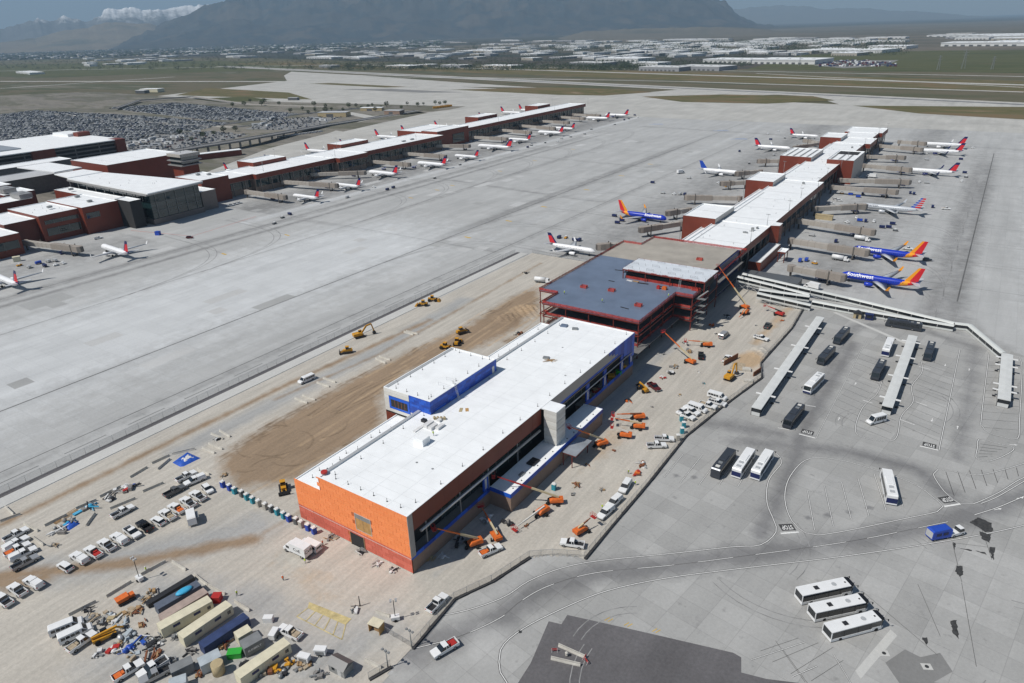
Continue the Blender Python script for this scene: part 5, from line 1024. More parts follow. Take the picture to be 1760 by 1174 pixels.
SUV = suv('white_paint'); CAR_R = suv('maroon_paint','car'); CAR_D = suv('grey_paint','car'); CAR_W = suv('white_paint','car'); CAR_S = suv('silver_paint','car'); CAR_B = suv('navy_paint','car')
def van(paint, L=5.9, H=2.15, name='passenger_van', blunt=.9):
    A_ = Asset(name, 'van'); h = L/2; mb = MB(); tapered(mb, [(-h,.4),(h,.4),(h,.8),(h-.25,1.1),(h-.95,1.2),(h-1.6,H-.06),(h-1.9,H),(-h+.15,H),(-h,H-.2)], .99, .90, 1.2); A_.part('body', mb, paint)
    mb = MB()
    for s in (1,-1):
        n = 4; x = -h+.35; st = (L-2.6)/n
        for k in range(n): mb.add([(x+k*st+.06,s*.995,1.2),(x+(k+1)*st-.06,s*.995,1.2),(x+(k+1)*st-.06,s*.93,H-.32),(x+k*st+.06,s*.93,H-.32)], [(0,1,2,3) if s < 0 else (3,2,1,0)])
        mb.add([(h-1.9,s*.995,1.2),(h-1.0,s*.995,1.2),(h-1.6,s*.93,H-.3),(h-1.9,s*.93,H-.3)], [(0,1,2,3) if s < 0 else (3,2,1,0)])
    A_.part('side_windows', mb, 'glass'); mb = MB(); mb.add([(h-.93,-.86,1.24),(h-.93,.86,1.24),(h-1.53,.80,H-.1),(h-1.53,-.80,H-.1)], [(0,1,2,3)]); A_.part('windshield', mb, 'glass'); mb = MB(); mb.add([(-h-.01,.75,1.2),(-h-.01,-.75,1.2),(-h+.0,-.7,H-.35),(-h+.0,.7,H-.35)], [(0,1,2,3)]); A_.part('rear_window', mb, 'glass')
    arc_wheels(A_, (h-1.0,-h+1.2), .86, .38); lamps(A_, h, -h, .75, .85); return A_
VAN = van('white_paint'); VANS = van('silver_paint'); TRANSIT = van('white_paint', 6.2, 2.65, 'high_roof_van')
def box_truck():
    A_ = Asset('box_truck', 'box truck'); mb = MB(); mb.box(-3.9,1.4,-1.22,1.22,1.0,3.5); bx = A_.part('cargo_box', mb, 'white_paint')
    mb = MB(); tapered(mb, [(1.6,.6),(3.9,.6),(3.95,1.2),(3.4,1.35),(2.9,2.3),(1.6,2.35)], 1.05, .95, 1.4); A_.part('cab', mb, 'white_paint'); mb = MB(); mb.add([(3.42,-.9,1.4),(3.42,.9,1.4),(2.96,.86,2.24),(2.96,-.86,2.24)], [(0,1,2,3)]); A_.part('windshield', mb, 'glass')
    for s in (1,-1): mb = MB(); mb.box(1.8,2.8,s*1.03-.01,s*1.03+.01,1.45,2.15); A_.part('side_window', mb, 'glass')
    mb = MB(); mb.box(-3.9,3.6,-.5,.5,.55,.98); A_.part('chassis', mb, 'dark_metal'); arc_wheels(A_, (3.0,-2.4), .95, .48, .3)
    return A_, bx
BOXT, bxi = box_truck()
tm = text_mesh('CvE', 1.5, 'black_paint')
for rx, loc, rz in ((math.pi/2,(-1.2,-1.23,2.2),0),(math.pi/2,(-1.2,1.23,2.2),math.pi),(math.pi/2,(-3.91,0,2.3),-math.pi/2)):
    m2 = tm.copy(); m2.transform(Matrix.Translation(loc)@Matrix.Rotation(rz,4,'Z')@Matrix.Rotation(rx,4,'X')@Matrix.Diagonal((1.0,.8,1,1))); BOXT.parts.append(('lettering', m2, bxi, None))
def bus(paint, name='coach_bus', L=12.6, stripe=None, boxes=('white_panel',)):
    A_ = Asset(name, 'bus'); h = L/2; H = 3.2; mb = MB(); tapered(mb, [(-h,.35),(h-.1,.35),(h,.9),(h-.12,1.5),(h-.5,H-.15),(h-.75,H),(-h+.35,H),(-h+.05,H-.3)], 1.28, 1.2, 1.4); b = A_.part('body', mb, paint)
    for s in (1,-1):
        n = 7; st = (L-2.2)/n
        for k in range(n): mb = MB(); x = -h+.9+k*st; mb.add([(x+.05,s*1.287,1.42),(x+st-.05,s*1.287,1.42),(x+st-.05,s*1.222,2.7),(x+.05,s*1.222,2.7)], [(0,1,2,3) if s < 0 else (3,2,1,0)]); A_.part('side_window', mb, 'glass')
    mb = MB(); mb.add([(h-.09,-1.1,1.5),(h-.09,1.1,1.5),(h-.44,1.1,2.85),(h-.44,-1.1,2.85)], [(0,1,2,3)]); A_.part('windshield', mb, 'glass')
    for k, bx in enumerate(boxes): mb = MB(); x = -h+1.6+k*2.0; mb.box(x-.5,x+.5,-.55,.55,H,H+.14); A_.part('roof_hatch', mb, bx, b)
    mb = MB(); mb.box(-1.6,1.8,-.8,.8,H,H+.18); A_.part('roof_unit', mb, paint, b)
    if stripe: mb = MB(); mb.box(-h-.02,-h+.04,-1.22,1.22,.8,2.2); A_.part('rear_panel', mb, stripe); mb = MB(); mb.box(h-.2,h+.02,-1.2,1.2,.5,1.1); A_.part('front_panel', mb, stripe)
    arc_wheels(A_, (h-2.4,-h+3.1), 1.12, .48, .32)
    for s in (1,-1): mb = MB(); mb.bar((h-.2,s*1.2,2.7),(h+.35,s*1.5,2.4),.08,.08); mb.box(h+.28,h+.42,s*1.5-.1,s*1.5+.1,2.0,2.5); A_.part('mirror', mb, 'black_paint')
    return A_
M('bus_charcoal', (.055,.062,.075), .3, .3, var=.08)
BUSD = bus('bus_charcoal', boxes=('white_panel','grey_metal')); BUSW = bus('white_paint', stripe='navy_paint', boxes=('light_metal','light_metal'))
def apron_bus():
    A_ = Asset('apron_bus', 'bus'); h = 6.9; H = 3.05; mb = MB(); mb.prism([(-h,-1.5),(h-.7,-1.5),(h,-1.15),(h,1.15),(h-.7,1.5),(-h,1.5)], .28, .95); b = A_.part('lower_body', mb, 'white_paint')
    mb = MB(); mb.prism([(-h+.06,-1.44),(h-.7,-1.44),(h-.06,-1.1),(h-.06,1.1),(h-.7,1.44),(-h+.06,1.44)], .95, 2.85); A_.part('glazing', mb, 'glass')
    mb = MB(); mb.prism([(-h,-1.5),(h-1.1,-1.5),(h-1.1,1.5),(-h,1.5)], 2.85, H); r = A_.part('roof', mb, 'white_paint'); mb = MB(); mb.prism([(h-1.1,-1.5),(h-.5,-1.5),(h,-1.1),(h,1.1),(h-.5,1.5),(h-1.1,1.5)], 2.80, H-.05); A_.part('front_cap', mb, 'black_paint', r)
    for s in (1,-1):
        mb = MB(); mb.box(-h,-h+.16,s*1.42-.09,s*1.42+.09,.9,2.9); A_.part('rear_pillar', mb, 'white_paint')
        for x in (-3.6,0,3.2): mb = MB(); mb.box(x-.05,x+.05,s*1.45-.02,s*1.45+.02,.95,2.85); A_.part('door_post', mb, 'dark_metal')
        mb = MB(); mb.prism([(3.6,s*1.515-.02),(6.0,s*1.515-.02),(6.0,s*1.515+.02),(3.6,s*1.515+.02)], .5, 1.35); A_.part('wheel_arch', mb, 'white_paint'); mb = MB(); mb.wheel(4.8,s*1.45,.5,.48,.25); A_.part('wheel', mb, 'tyre'); mb = MB(); mb.wheel(-4.4,s*1.42,.42,.4,.22); A_.part('wheel', mb, 'tyre')
        mb = MB(); mb.bar((h-.2,s*1.3,2.9),(h+.7,s*1.55,2.75),.07,.07); mb.bar((h+.7,s*1.55,2.78),(h+.75,s*1.55,2.2),.14,.2); A_.part('mirror_arm', mb, 'black_paint')
    mb = MB(); mb.box(-3.0,-1.9,-.55,.55,H,H+.12); hh = A_.part('roof_vent', mb, 'dark_metal', r); mb = MB(); mb.tube((2.2,.0,H),(2.2,0,H+.06),.6,12); A_.part('roof_hatch', mb, 'light_metal', r); mb = MB(); mb.box(4.9,5.3,-.3,.1,H,H+.05); A_.part('roof_hatch', mb, 'dark_metal', r)
    return A_
COB = apron_bus()
def pv(asset, win, nose, tail, label, group=None, z=.9, gz=.09):
    x0, y0, k = win; n = G(x0+nose[0]*k, y0+nose[1]*k, z); t = G(x0+tail[0]*k, y0+tail[1]*k, z); c = (n+t)/2
    f = {'pickup_truck':1.13,'passenger_van':1.18,'high_roof_van':1.1,'coach_bus':1.13,'sport_utility_car':1.08,'box_truck':1.08}.get(asset.name, 1.0)
    return asset.put(label, (c.x, c.y, gz), math.atan2(n.y-t.y, n.x-t.x), group, None if f == 1 else (f, f, min(f, 1.1)))
Wc = (0,720,.2556); Wy = (0,940,.19938); Wr = (230,940,.19928); Wn = (1000,560,.23003); Wq = (700,800,.13624); Wg = (600,990,.13624); Wf = (860,740,.15335); Ws = (1360,460,.2556); W1 = (0,0,1.0); Wh = (860,840,.28450); Wt = (1130,400,.2129)
GP = 'pickups parked in the row beside the site road'
row = [('white',(1285,490),(1375,545),'first white pickup below the small white car'),('white',(1220,530),(1310,590),'second white pickup below the small white car'),('orange',(1140,575),(1235,630),'white pickup with orange load in its bed, site row'),('tools',(1080,615),(1170,675),'white pickup with tools in bed beside the orange-loaded one'),
 ('black',(925,685),(1020,755),'black pickup, the only black one in the row'),('white',(935,795),(845,730),'white pickup next to the black pickup, parked nose out'),('cap',(755,775),(850,835),'white pickup with bed cap in the middle of the row'),('white',(670,815),(765,880),'white pickup left of the capped pickup'),('red',(575,860),(680,930),'white pickup with red load in its bed'),('cap',(485,905),(585,965),'white pickup with bed cap at the left end of the row')]
for c, n, t, lb in row: pv(PK[c], Wc, n, t, lb, GP)
pv(SUV, Wc, (1420,495), (1370,445), 'small white car by the portable toilets, right end of row'); pv(SUV, Wc, (1025,665), (1100,705), 'white car between the black pickup and tool-loaded pickup'); pv(SUV, Wc, (400,970), (475,1015), 'white car standing alone at the left end of the row')
pv(PK['white'], Wc, (885,590), (760,655), 'white pickup alone behind the row, facing right'); pv(PK['white'], Wc, (1310,355), (1190,415), 'white pickup nearest the blue tarp'); pv(PK['cap'], Wc, (1245,440), (1375,385), 'white capped pickup just below the one near the blue tarp'); pv(PK['grey'], Wc, (1240,450), (1105,520), 'grey flatbed pickup below the blue tarp')
GL2 = 'pickups clustered at the left frame edge'
for c, n, t, lb in (('white',(175,740),(35,815),'topmost white pickup in the left edge cluster'),('cap',(165,805),(50,870),'second white pickup with cap in the left edge cluster'),('orange',(200,835),(30,920),'white pickup with orange load in the left edge cluster'),('cap',(235,870),(75,945),'fourth pickup with cap in the left edge cluster'),('silver',(245,925),(90,1005),'silver pickup lowest in the left edge cluster')): pv(PK[c], Wc, n, t, lb, GL2)
for c, n, t, lb in (('cap',(225,270),(355,345),'right one of three white pickups at lower left'),('white',(85,325),(215,415),'middle one of three white pickups at lower left'),('white',(-40,410),(95,505),'white pickup cut by the left frame edge, lower left')): pv(PK[c], Wy, n, t, lb, 'three pickups at lower left')
pv(VAN, Wy, (690,640), (455,735), 'upper white passenger van beside the material yard'); pv(VAN, Wy, (775,690), (530,805), 'lower white passenger van beside the material yard'); pv(PK['tools'], Wy, (805,745), (600,890), 'white pickup with tools beside the two passenger vans'); pv(PK['orange'], Wy, (1230,990), (975,1145), 'white pickup with orange crate at the bottom frame edge'); pv(PK['white'], Wy, (1190,1120), (1440,960), 'white pickup with empty dark bed at the bottom of the yard')
pv(PK['silver'], Wy, (1260,1140), (1420,1060), 'dark-glazed silver pickup at the bottom edge of the yard')
pv(PK['tools'], Wr, (1250,690), (1440,780), 'white pickup with black bed at the right end of the yard'); pv(PK['red'], Wg, (1050,1000), (1360,820), 'white pickup with red ladders driving outside the fence'); pv(PK['white'], Wg, (1210,240), (1010,440), 'white pickup parked against the site fence corner')
pv(PK['orange'], Wq, (1190,1010), (910,1130), 'white pickup with orange load beside the boom lifts'); pv(PK['white'], Wh, (370,320), (500,340), 'white pickup behind the fence bend near the gate'); pv(PK['white'], Wn, (690,845), (540,840), 'upper of two white pickups by the fence below the parked cars'); pv(PK['white'], Wn, (625,890), (490,895), 'lower of two white pickups by the fence below the parked cars')
GF = 'white vehicles parked along the site fence'
for a, n, t, lb in ((VAN,(1075,545),(950,510),'white van at the far end of the fence row'),(PK['white'],(1075,590),(950,555),'white pickup second from the far end of the fence row'),(PK['tools'],(1000,610),(890,575),'white pickup third from the far end of the fence row'),(VAN,(925,635),(805,595),'white van in the middle of the fence row'),(PK['cap'],(870,660),(770,615),'white capped pickup second from the near end of fence row'),(PK['white'],(830,690),(740,650),'white pickup at the near end of the fence row'),(SUV,(715,655),(790,620),'white car behind the near end of the fence row')): pv(a, Wn, n, t, lb, GF)
pv(PK['black'], Wn, (890,190), (890,255), 'dark pickup beside the boom lift under the steel frame'); pv(PK['tools'], Wn, (1115,220), (1055,270), 'white flatbed pickup beside the excavation pit'); pv(PK['white'], Wn, (1395,105), (1285,75), 'white pickup parked by the fence above the pit'); pv(VANS, Wn, (1090,45), (1030,95), 'silver van at the edge of the frame shadow'); pv(PK['maroon'], Wn, (590,490), (490,420), 'dark maroon pickup beside the yellow telehandler'); pv(PK['grey'], Wt, (925,700), (850,800), 'grey loaded flatbed truck beside the red boom lift')
pv(VAN, (340,440,.2556), (685,850), (775,810), 'white passenger van alone on the brown soil'); pv(BOXT, (480,720,.2556), (45,850), (205,925), 'white box truck with black lettering beside the orange building'); pv(VAN, (480,720,.2556), (145,820), (270,880), 'white van parked behind the box truck'); pv(TRANSIT, Ws, (500,1045), (640,1010), 'white high-roof van beside the middle bus shelter')
for n, t, lb in (((1360,690),(1440,560),'white utility pickup by fence with workers around'),((1130,960),(1230,870),'white utility pickup just above the orange lift at fence'),((1240,830),(1310,765),'white utility pickup between two others along the fence')): pv(PK['cap'], Wf, n, t, lb, 'utility pickups along the fence')
GBU = 'charcoal coaches at the bus shelters'
for n, t, lb in (((1436.7,588),(1456,567),'charcoal coach farthest along the left shelter'),((1410,622),(1430,601),'second charcoal coach along the left shelter'),((1351,732),(1377,700),'charcoal coach at the near end of the left shelter'),((1502,651),(1518,622),'charcoal coach left of the middle shelter'),((1592,619),(1602,590),'charcoal coach right of the middle shelter'),((1526,554),(1581,563),'charcoal coach beside the long covered walkway'),((1257,779),(1230,814),'charcoal coach left of the two parked white buses')): pv(BUSD, W1, n, t, lb, GBU, 1.6, .03)
for n, t, lb in (((1386,672),(1411,647),'white bus between charcoal coaches at the left shelter'),((1532,583),(1520,611),'white bus at the far end of the middle shelter'),((1291,777),(1265,815),'white bus in the middle of three parked buses'),((1323,779),(1297,819),'white bus rightmost of three parked buses'),((1522,812),(1533,862),'white bus alone in the striped bays')): pv(BUSW, W1, n, t, lb, 'white buses on the bus apron', 1.6, .03)
for n, t, lb in (((1470,1001),(1365,1023),'wide white apron bus, farthest of three'),((1495,1029.5),(1387,1052),'wide white apron bus, middle of three'),((1522,1058),(1413,1086.5),'wide white apron bus, nearest of three')): pv(COB, W1, n, t, lb, 'three wide apron buses', 2.2, .03)
# tow tractor with a blue luggage trailer
A_ = Asset('blue_trailer','trailer'); mb = MB(); tapered(mb, [(-2.9,.6),(2.9,.6),(2.9,2.9),(2.4,3.2),(-2.5,3.2),(-2.9,2.9)], 1.25, 1.1, 2.95); A_.part('body', mb, 'blue_paint'); mb = MB(); mb.box(-2.95,-2.88,-1.1,1.1,.9,2.8); A_.part('rear_door', mb, 'light_metal')
for x in (-1.8,.2): mb = MB(); mb.box(x,x+1.5,-1.27,-1.24,1.5,2.4); A_.part('side_panel', mb, 'navy_paint')
arc_wheels(A_, (1.9,-1.9), 1.05, .42, .26); pv(A_, W1, (1627,914), (1600,919), 'blue enclosed trailer towed by a white tractor on the road', None, 1.4, .03)
A_ = Asset('tow_tractor','tractor'); mb = MB(); mb.box(-2.2,2.1,-.95,.95,.5,1.25); A_.part('chassis_body', mb, 'white_paint'); mb = MB(); tapered(mb, [(.3,1.25),(1.9,1.25),(1.7,2.2),(.4,2.25)], .9, .8, 1.4); A_.part('cab_glass', mb, 'glass'); mb = MB(); mb.box(.4,1.72,-.82,.82,2.22,2.3); A_.part('cab_roof', mb, 'white_paint'); arc_wheels(A_, (1.4,-1.4), .85, .45, .3); pv(A_, W1, (1652,912), (1633,917), 'white tow tractor pulling a blue trailer', None, .9, .03)

# ---------------------------------------------------------------- apron equipment
def cart(paint, roof='light_metal'):
    A_ = Asset('baggage_cart','baggage cart'); mb = MB(); mb.box(-1.7,1.7,-.8,.8,.45,.6); A_.part('bed', mb, 'dark_metal'); mb = MB(); mb.box(-1.65,1.65,-.78,.78,.62,1.75); A_.part('box', mb, paint); mb = MB(); mb.box(-1.72,1.72,-.85,.85,1.76,1.86); A_.part('roof', mb, roof); arc_wheels(A_, (1.2,-1.2), .7, .28, .18); return A_
def tug(paint):
    A_ = Asset('baggage_tug','tug'); mb = MB(); tapered(mb, [(-1.5,.35),(1.5,.35),(1.55,.9),(.4,1.05),(.3,.75),(-.6,.75),(-.7,1.1),(-1.5,1.05)], .75, .75, 9); A_.part('body', mb, paint); mb = MB(); mb.box(-.7,.5,-.7,.7,1.75,1.83)
    for x in (-.65,.45):
        for y in (-.65,.65): mb.box(x-.03,x+.03,y-.03,y+.03,.9,1.75)
    A_.part('canopy', mb, 'white_paint'); arc_wheels(A_, (1.0,-1.0), .7, .36, .24); return A_
def belt(paint='blue_paint'):
    A_ = Asset('belt_loader','belt loader'); mb = MB(); mb.box(-2.6,2.2,-.9,.9,.4,1.0); A_.part('chassis', mb, 'navy_paint'); mb = MB(); mb.bar((-4.2,0,.9),(4.2,0,3.1),.95,.28); A_.part('belt', mb, paint); arc_wheels(A_, (1.5,-1.6), .8, .4, .26); mb = MB(); mb.box(.8,1.6,.3,.9,1.0,1.9); A_.part('seat_box', mb, 'grey_metal'); return A_
CD, CB, CWt = cart('navy_paint','navy_paint'), cart('blue_paint','blue_paint'), cart('light_metal'); TD, TW, TY = tug('grey_paint'), tug('white_paint'), tug('yellow_paint'); BELT = belt()
def fuel():
    A_ = Asset('fuel_truck','fuel truck'); mb = MB(); mb.tube((-4.6,0,2.0),(1.6,0,2.0),1.15,16); A_.part('tank', mb, 'white_paint'); mb = MB(); mb.box(-4.7,4.3,-.5,.5,.6,1.0); A_.part('chassis', mb, 'dark_metal'); mb = MB(); tapered(mb, [(1.9,.7),(4.5,.7),(4.5,1.5),(3.6,1.7),(3.3,2.7),(1.9,2.75)], 1.1, 1.0, 1.75); A_.part('cab', mb, 'white_paint'); mb = MB(); mb.add([(3.62,-.95,1.75),(3.62,.95,1.75),(3.36,.92,2.62),(3.36,-.92,2.62)], [(0,1,2,3)]); A_.part('windshield', mb, 'glass'); mb = MB(); mb.box(-4.4,1.2,-1.2,1.2,.95,1.15); A_.part('side_skirt', mb, 'grey_metal'); arc_wheels(A_, (3.4,-2.2,-3.4), 1.0, .5, .3); return A_
FUEL = fuel()
TK, bk = box_truck()
def ga(asset, px, label, rz=None, group=None): p = G(px[0], px[1], .7); return asset.put(label, (p.x,p.y,.015), random.choice((0.05,1.6,3.1,-1.5)) if rz is None else rz, group)
far = [(747,305.7,TD),(790.7,282.7,TD),(907,253,CD),(913.4,249.5,TD),(937,245,TD),(958,243,TW),(964.6,238,CWt),(981,235,TD),(1005,230,TD),(1016.5,222,TD),(1056.6,213.7,TD),(1073,206,CD),(1081,204,TD),(1091,198,CD),(1096,201.4,TW),(485.5,373.5,TD),(471.5,383.7,TD),(498,368,CD),(596.7,339,CWt),(642.7,321.5,TW),(665.7,325.7,CD),(676,322.3,CD),(1121.5,313.7,CD),(1271,260,CD),(1287.6,280.5,TD),(1319.5,230,TW),(1324.7,239.6,CD),(1337.5,225.6,TW),(1349,237,TD),(1016,221.7,TD)]
far.sort(key=lambda t: t[0])
for k, (x, y, a) in enumerate(far): ga(a, (x, y), '%s on the open apron, %s from the left' % ({'baggage_cart':'baggage cart','baggage_tug':'small tug'}[a.name], ORD[k]), None, 'tugs and carts on the open apron')
near = [(1056,371,CD),(1069,379,CD),(1061,382.8,CD),(961,408,CD),(972.7,408,TY),(988,412.7,CD),(995.7,412.7,CD),(1139,331.6,CWt),(1158.5,333.4,TW),(1168.7,333.4,CWt),(1177,334,CD),(1235,314.5,TW),(1184,306,CWt),(1329.8,266.5,CWt),(1248,320,TY),(1262,300,CD),(1275,303,CWt)]
near.sort(key=lambda t: t[0])
for k, (x, y, a) in enumerate(near): ga(a, (x, y), '%s beside the left-side gates, %s from the left' % ({'baggage_cart':'baggage cart','baggage_tug':'small tug'}[a.name], ORD[k]), None, 'equipment at the left-side gates')
rt = [(1603,355.4,CD),(1516,390.4,CD),(1527.5,390.4,CD),(1539,395.6,TD),(1651.5,273.6,CD),(1658,296.6,CD),(1660.5,304,TD),(1652.8,311,TW),(1672,254,TW),(1580,312.5,TW),(1592.7,313.8,CWt),(1564.6,331.7,CD),(1571,333,CD),(1591.5,264,TW),(1592.7,274,CWt),(1477.7,379,CB),(1488,380,CD),(1472,374,TW),(1456,381.5,TW),(1502,380.3,TW),(1534,384.6,CD),(1436.8,414.8,CD),(1462,334,CB),(1475,338,CB),(1483,333,CD),(1447,332,TY),(1375,448,CB),(1386,447,CB),(1395,404,CWt),(1400,452,TY)]
rt.sort(key=lambda t: t[0])
for k, (x, y, a) in enumerate(rt): ga(a, (x, y), '%s on the right-side gates, %s from the left' % ({'baggage_cart':{id(CD):'dark baggage cart',id(CB):'blue baggage cart',id(CWt):'grey baggage cart'}.get(id(a)),'baggage_tug':'small tug'}[a.name], ORD[k]), None, 'equipment at the right-side gates')
lf = [(50,459,CWt),(66,452,CB),(77,457,CD),(83,449,CWt),(94.6,448,CWt),(96,455,TW),(108.6,452,TW),(33,455.6,TY)]
lf.sort(key=lambda t: t[0])
for k, (x, y, a) in enumerate(lf): ga(a, (x, y), '%s beside the left-edge airliners, %s from the left' % ({'baggage_cart':'baggage cart','baggage_tug':'tug'}[a.name], ORD[k]), None, 'equipment at the left-edge gates')
for k, (x, y, h) in enumerate(((1470,362.4,170),(1472.6,403.9,175),(1521,336.8,170),(1550.6,317.6,170),(1550.6,296,170),(1539,276.2,170),(1573.6,260,170),(1415,481,172),(469,341.5,170),(562,322,170),(608,302,170),(660,291,170),(712,288,170),(760,275,170),(800,257,170),(868,243,170),(105,435,170))): ga(BELT, (x, y), 'blue belt loader, %s from the left' % ORD[sorted((1470,1472.6,1521,1550.6,1550.61,1539,1573.6,1415,469,562,608,660,712,760,800,868,105)).index(x) if k != 4 else 15], rad(h+180), 'blue belt loaders at the gates')
ga(FUEL, (1444.5,446), 'white tanker truck between the two blue airliners', rad(-8)); ga(FUEL, (1482,412), 'white tanker truck beside the empty jet bridge', rad(-10)); ga(FUEL, (933,484), 'white water truck left of the steel frame', rad(10)); ga(TK, (1497,304), 'white box truck by the far right-side gates', rad(175)); ga(PK['white'], (1560,427), 'white pickup between the blue airliners', 0.1); ga(PK['tools'], (1626,358.5), 'white service pickup right of the striped-tail airliner', .1); ga(TK, (1170,297), 'white box van alone on the apron left of the concourse', 1.1); ga(TK, (1395,494), 'white truck behind the covered walkway', 2.9)
ga(CAR_R, (326,408), 'dark red car alone in front of the glass hall', .6); ga(PK['white'], (168.7,409), 'white pickup by the dark red terminal wall', 1.4); ga(CAR_D, (1594,446), 'dark tractor behind the farther blue airliner', 0.0); ga(CAR_D, (1115,372), 'dark car under the nose of the left blue airliner', .2)
for k, (x, y) in enumerate(((396,353),(403,351),(410,349))): ga(PK['white'], (x, y), 'white pickup at the foot of the far concourse, %s of three' % ORD[k], 1.3, 'three pickups at the far concourse')
for k, (x, y) in enumerate(((1436,342),(1442,344),(1428,349))): ga(CAR_W, (x, y), 'white car under the right-side eaves, %s of three' % ORD[k], .3, 'three cars under the eaves')
mb = MB(); mb.box(-5.5,5.5,-1.6,1.6,0,3.2); mb.box(-5.6,5.6,-1.7,1.7,3.0,3.3); single('gate_shed', mb, 'tan_paint', 'long tan box shed beside the striped-tail airliner gate', 'shed', tuple(G(1416,377)), .0)
mb = MB(); mb.box(-2,2,-1.3,1.3,0,3); mb.box(-2.1,2.1,-1.4,1.4,2.9,3.1); single('gate_shed', mb, 'cream_paint', 'small cream shed beside the left-edge airliner', 'shed', tuple(G(30,449)), 1.2); mb = MB(); mb.box(-1.6,1.6,-1.2,1.2,0,2.6); mb.box(-1.7,1.7,-1.3,1.3,2.5,2.7); single('gate_shed', mb, 'blue_paint', 'small blue booth in front of the glass hall', 'shed', tuple(G(272,404)), .4)
lines('barrier_line', [[G2(225,396),G2(330,406),G2(440,372)]], .5, .02, 'paint_red')
# ---------------------------------------------------------------- construction site: fences, barriers, machines, yard
def plane_x(px, py, X): d = ray(px, py); s = X/d.x; return Vector((X, d.y*s, CAMH+d.z*s))
M('mesh_wire', (.30,.31,.31), .6, .5, var=.1, alpha=.13); M('silt_cloth', (.05,.05,.052), .9, var=.2); M('post_metal', (.38,.39,.39), .5, .5)
def fence(pts, name, label, step=3.05, h=2.1, skirt=True, zb=.06):
    t = thing(name, label, 'fence', (0,0,0)); 
    for a, b in zip(pts, pts[1:]):
        A_, B_ = Vector((a[0],a[1],zb)), Vector((b[0],b[1],zb)); d = B_-A_; n = max(1, round(d.length/step))
        for k in range(n):
            p, q = A_.lerp(B_, k/n), A_.lerp(B_, (k+1)/n)
            mb = MB(); mb.tube(tuple(p),tuple(p+Vector((0,0,h+.1))),.045,6); part('post', mb, 'post_metal', t)
            mb = MB(); mb.bar(tuple(p+Vector((0,0,h/2))),tuple(q+Vector((0,0,h/2))),.012,h-.1); pn = part('mesh_panel', mb, 'mesh_wire', t)
            mb = MB(); mb.bar(tuple(p+Vector((0,0,h))),tuple(q+Vector((0,0,h))),.05,.05); part('top_rail', mb, 'post_metal', pn)
            if skirt:
                mb = MB(); nn = d.normalized(); nr = Vector((-nn.y,nn.x,0)); w = random.uniform(.5,.75)
                mb.bar(tuple(p-nr*.35+Vector((0,0,.16))),tuple(q-nr*.35+Vector((0,0,.16))),w,.5); part('ballast_skirt', mb, 'silt_cloth', t)
    return t
fence(FENCE[1:4]+[FENCE[4]], 'chain_link_fence', 'chain link fence with black skirt from gate to fence bend'); fence(FENCE[4:7], 'chain_link_fence', 'short chain link gate section at the fence bend', skirt=False)
fence(FENCE[7:12], 'chain_link_fence', 'chain link fence with black skirt below the parked white cars'); fence(FENCE[11:16], 'chain_link_fence', 'chain link fence with black skirt around the excavation pit')
fence([(-230.4,22),(-230.4,340)], 'apron_fence', 'tall thin mesh fence along the kerb beside the empty apron', 4.6, 2.4, False, .0)
fence([G2(662,1086),G2(708,1113)], 'gate_fence', 'low mesh gate beside the plywood shelter', 3, 1.6, False); fence([G2(634,1168),G2(672,1146)], 'gate_fence', 'short mesh gate with black skirt at the bottom edge', 3, 2.0, True)
for k, (a, lb) in enumerate((((-152,344.6,-110,352),'pale barrier fence behind the steel frame'),((-221,344.6,-160,344.6),'thin mesh fence at the far end of the brown soil'))): fence([(a[0],a[1]),(a[2],a[3])], 'site_fence', lb, 4.0, 2.0, False)
# concrete barriers
def krail_mesh(L=3.6):
    mb = MB(); mb.ring([[(x,-.3,0),(x,.3,0),(x,.25,.2),(x,.09,.55),(x,.08,.85),(x,-.08,.85),(x,-.09,.55),(x,-.25,.2)] for x in (-L/2, L/2)], 0, False); return mb
KM = {}
def krail(win, a, b, label, group):
    x0, y0, k = win; p, q = G(x0+a[0]*k, y0+a[1]*k, .3), G(x0+b[0]*k, y0+b[1]*k, .3); L = (q-p).length; n = max(1, round(L/6.1)); out = []
    for i in range(n):
        c = p.lerp(q, (i+.5)/n); l = round(min(L/n-.1, 7), 1); me = KM.get(l) or krail_mesh(l).mesh('concrete_barrier', 'precast'); KM[l] = me
        mesh_obj('concrete_barrier', me, None, (c.x,c.y,.06), math.atan2(q.y-p.y,q.x-p.x)+random.uniform(-.02,.02), label if n == 1 else label+', %s piece' % ORD[i], 'barrier', group)
kl = [((160,705),(260,755)),((210,790),(295,850)),((35,590),(95,645)),((0,690),(140,640)),((300,720),(450,645)),((510,605),(650,545)),((670,525),(815,455)),((875,395),(990,325)),((1020,300),(1140,245)),((1060,340),(1145,270)),((960,490),(1100,430)),((715,615),(935,525)),((580,720),(640,635)),((1150,240),(1320,200)),((1360,195),(1445,230)),((1400,165),(1500,205)),((1420,100),(1500,135)),((1475,80),(1550,120)),((1330,330),(1410,375))]
kl.sort(key=lambda t: t[0][0])
for k, (a, b) in enumerate(kl): krail(Wc, a, b, 'concrete barrier around the rubble strip, %s from left' % ORD[k], 'barriers around the rubble strip')
for k, (a, b) in enumerate((((590,590),(830,470)),((915,430),(1135,300)),((1215,240),(1430,125)),((1485,125),(1605,200)))): krail(Wy, a, b, 'concrete barrier above the material yard, %s from left' % ORD[k], 'barriers above the yard')
for k, (a, b) in enumerate((((520,240),(640,330)),((640,330),(790,410)),((870,470),(1000,550)))): krail(Wr, a, b, 'concrete barrier at the container ends, %s from left' % ORD[k], 'barriers at the container ends')
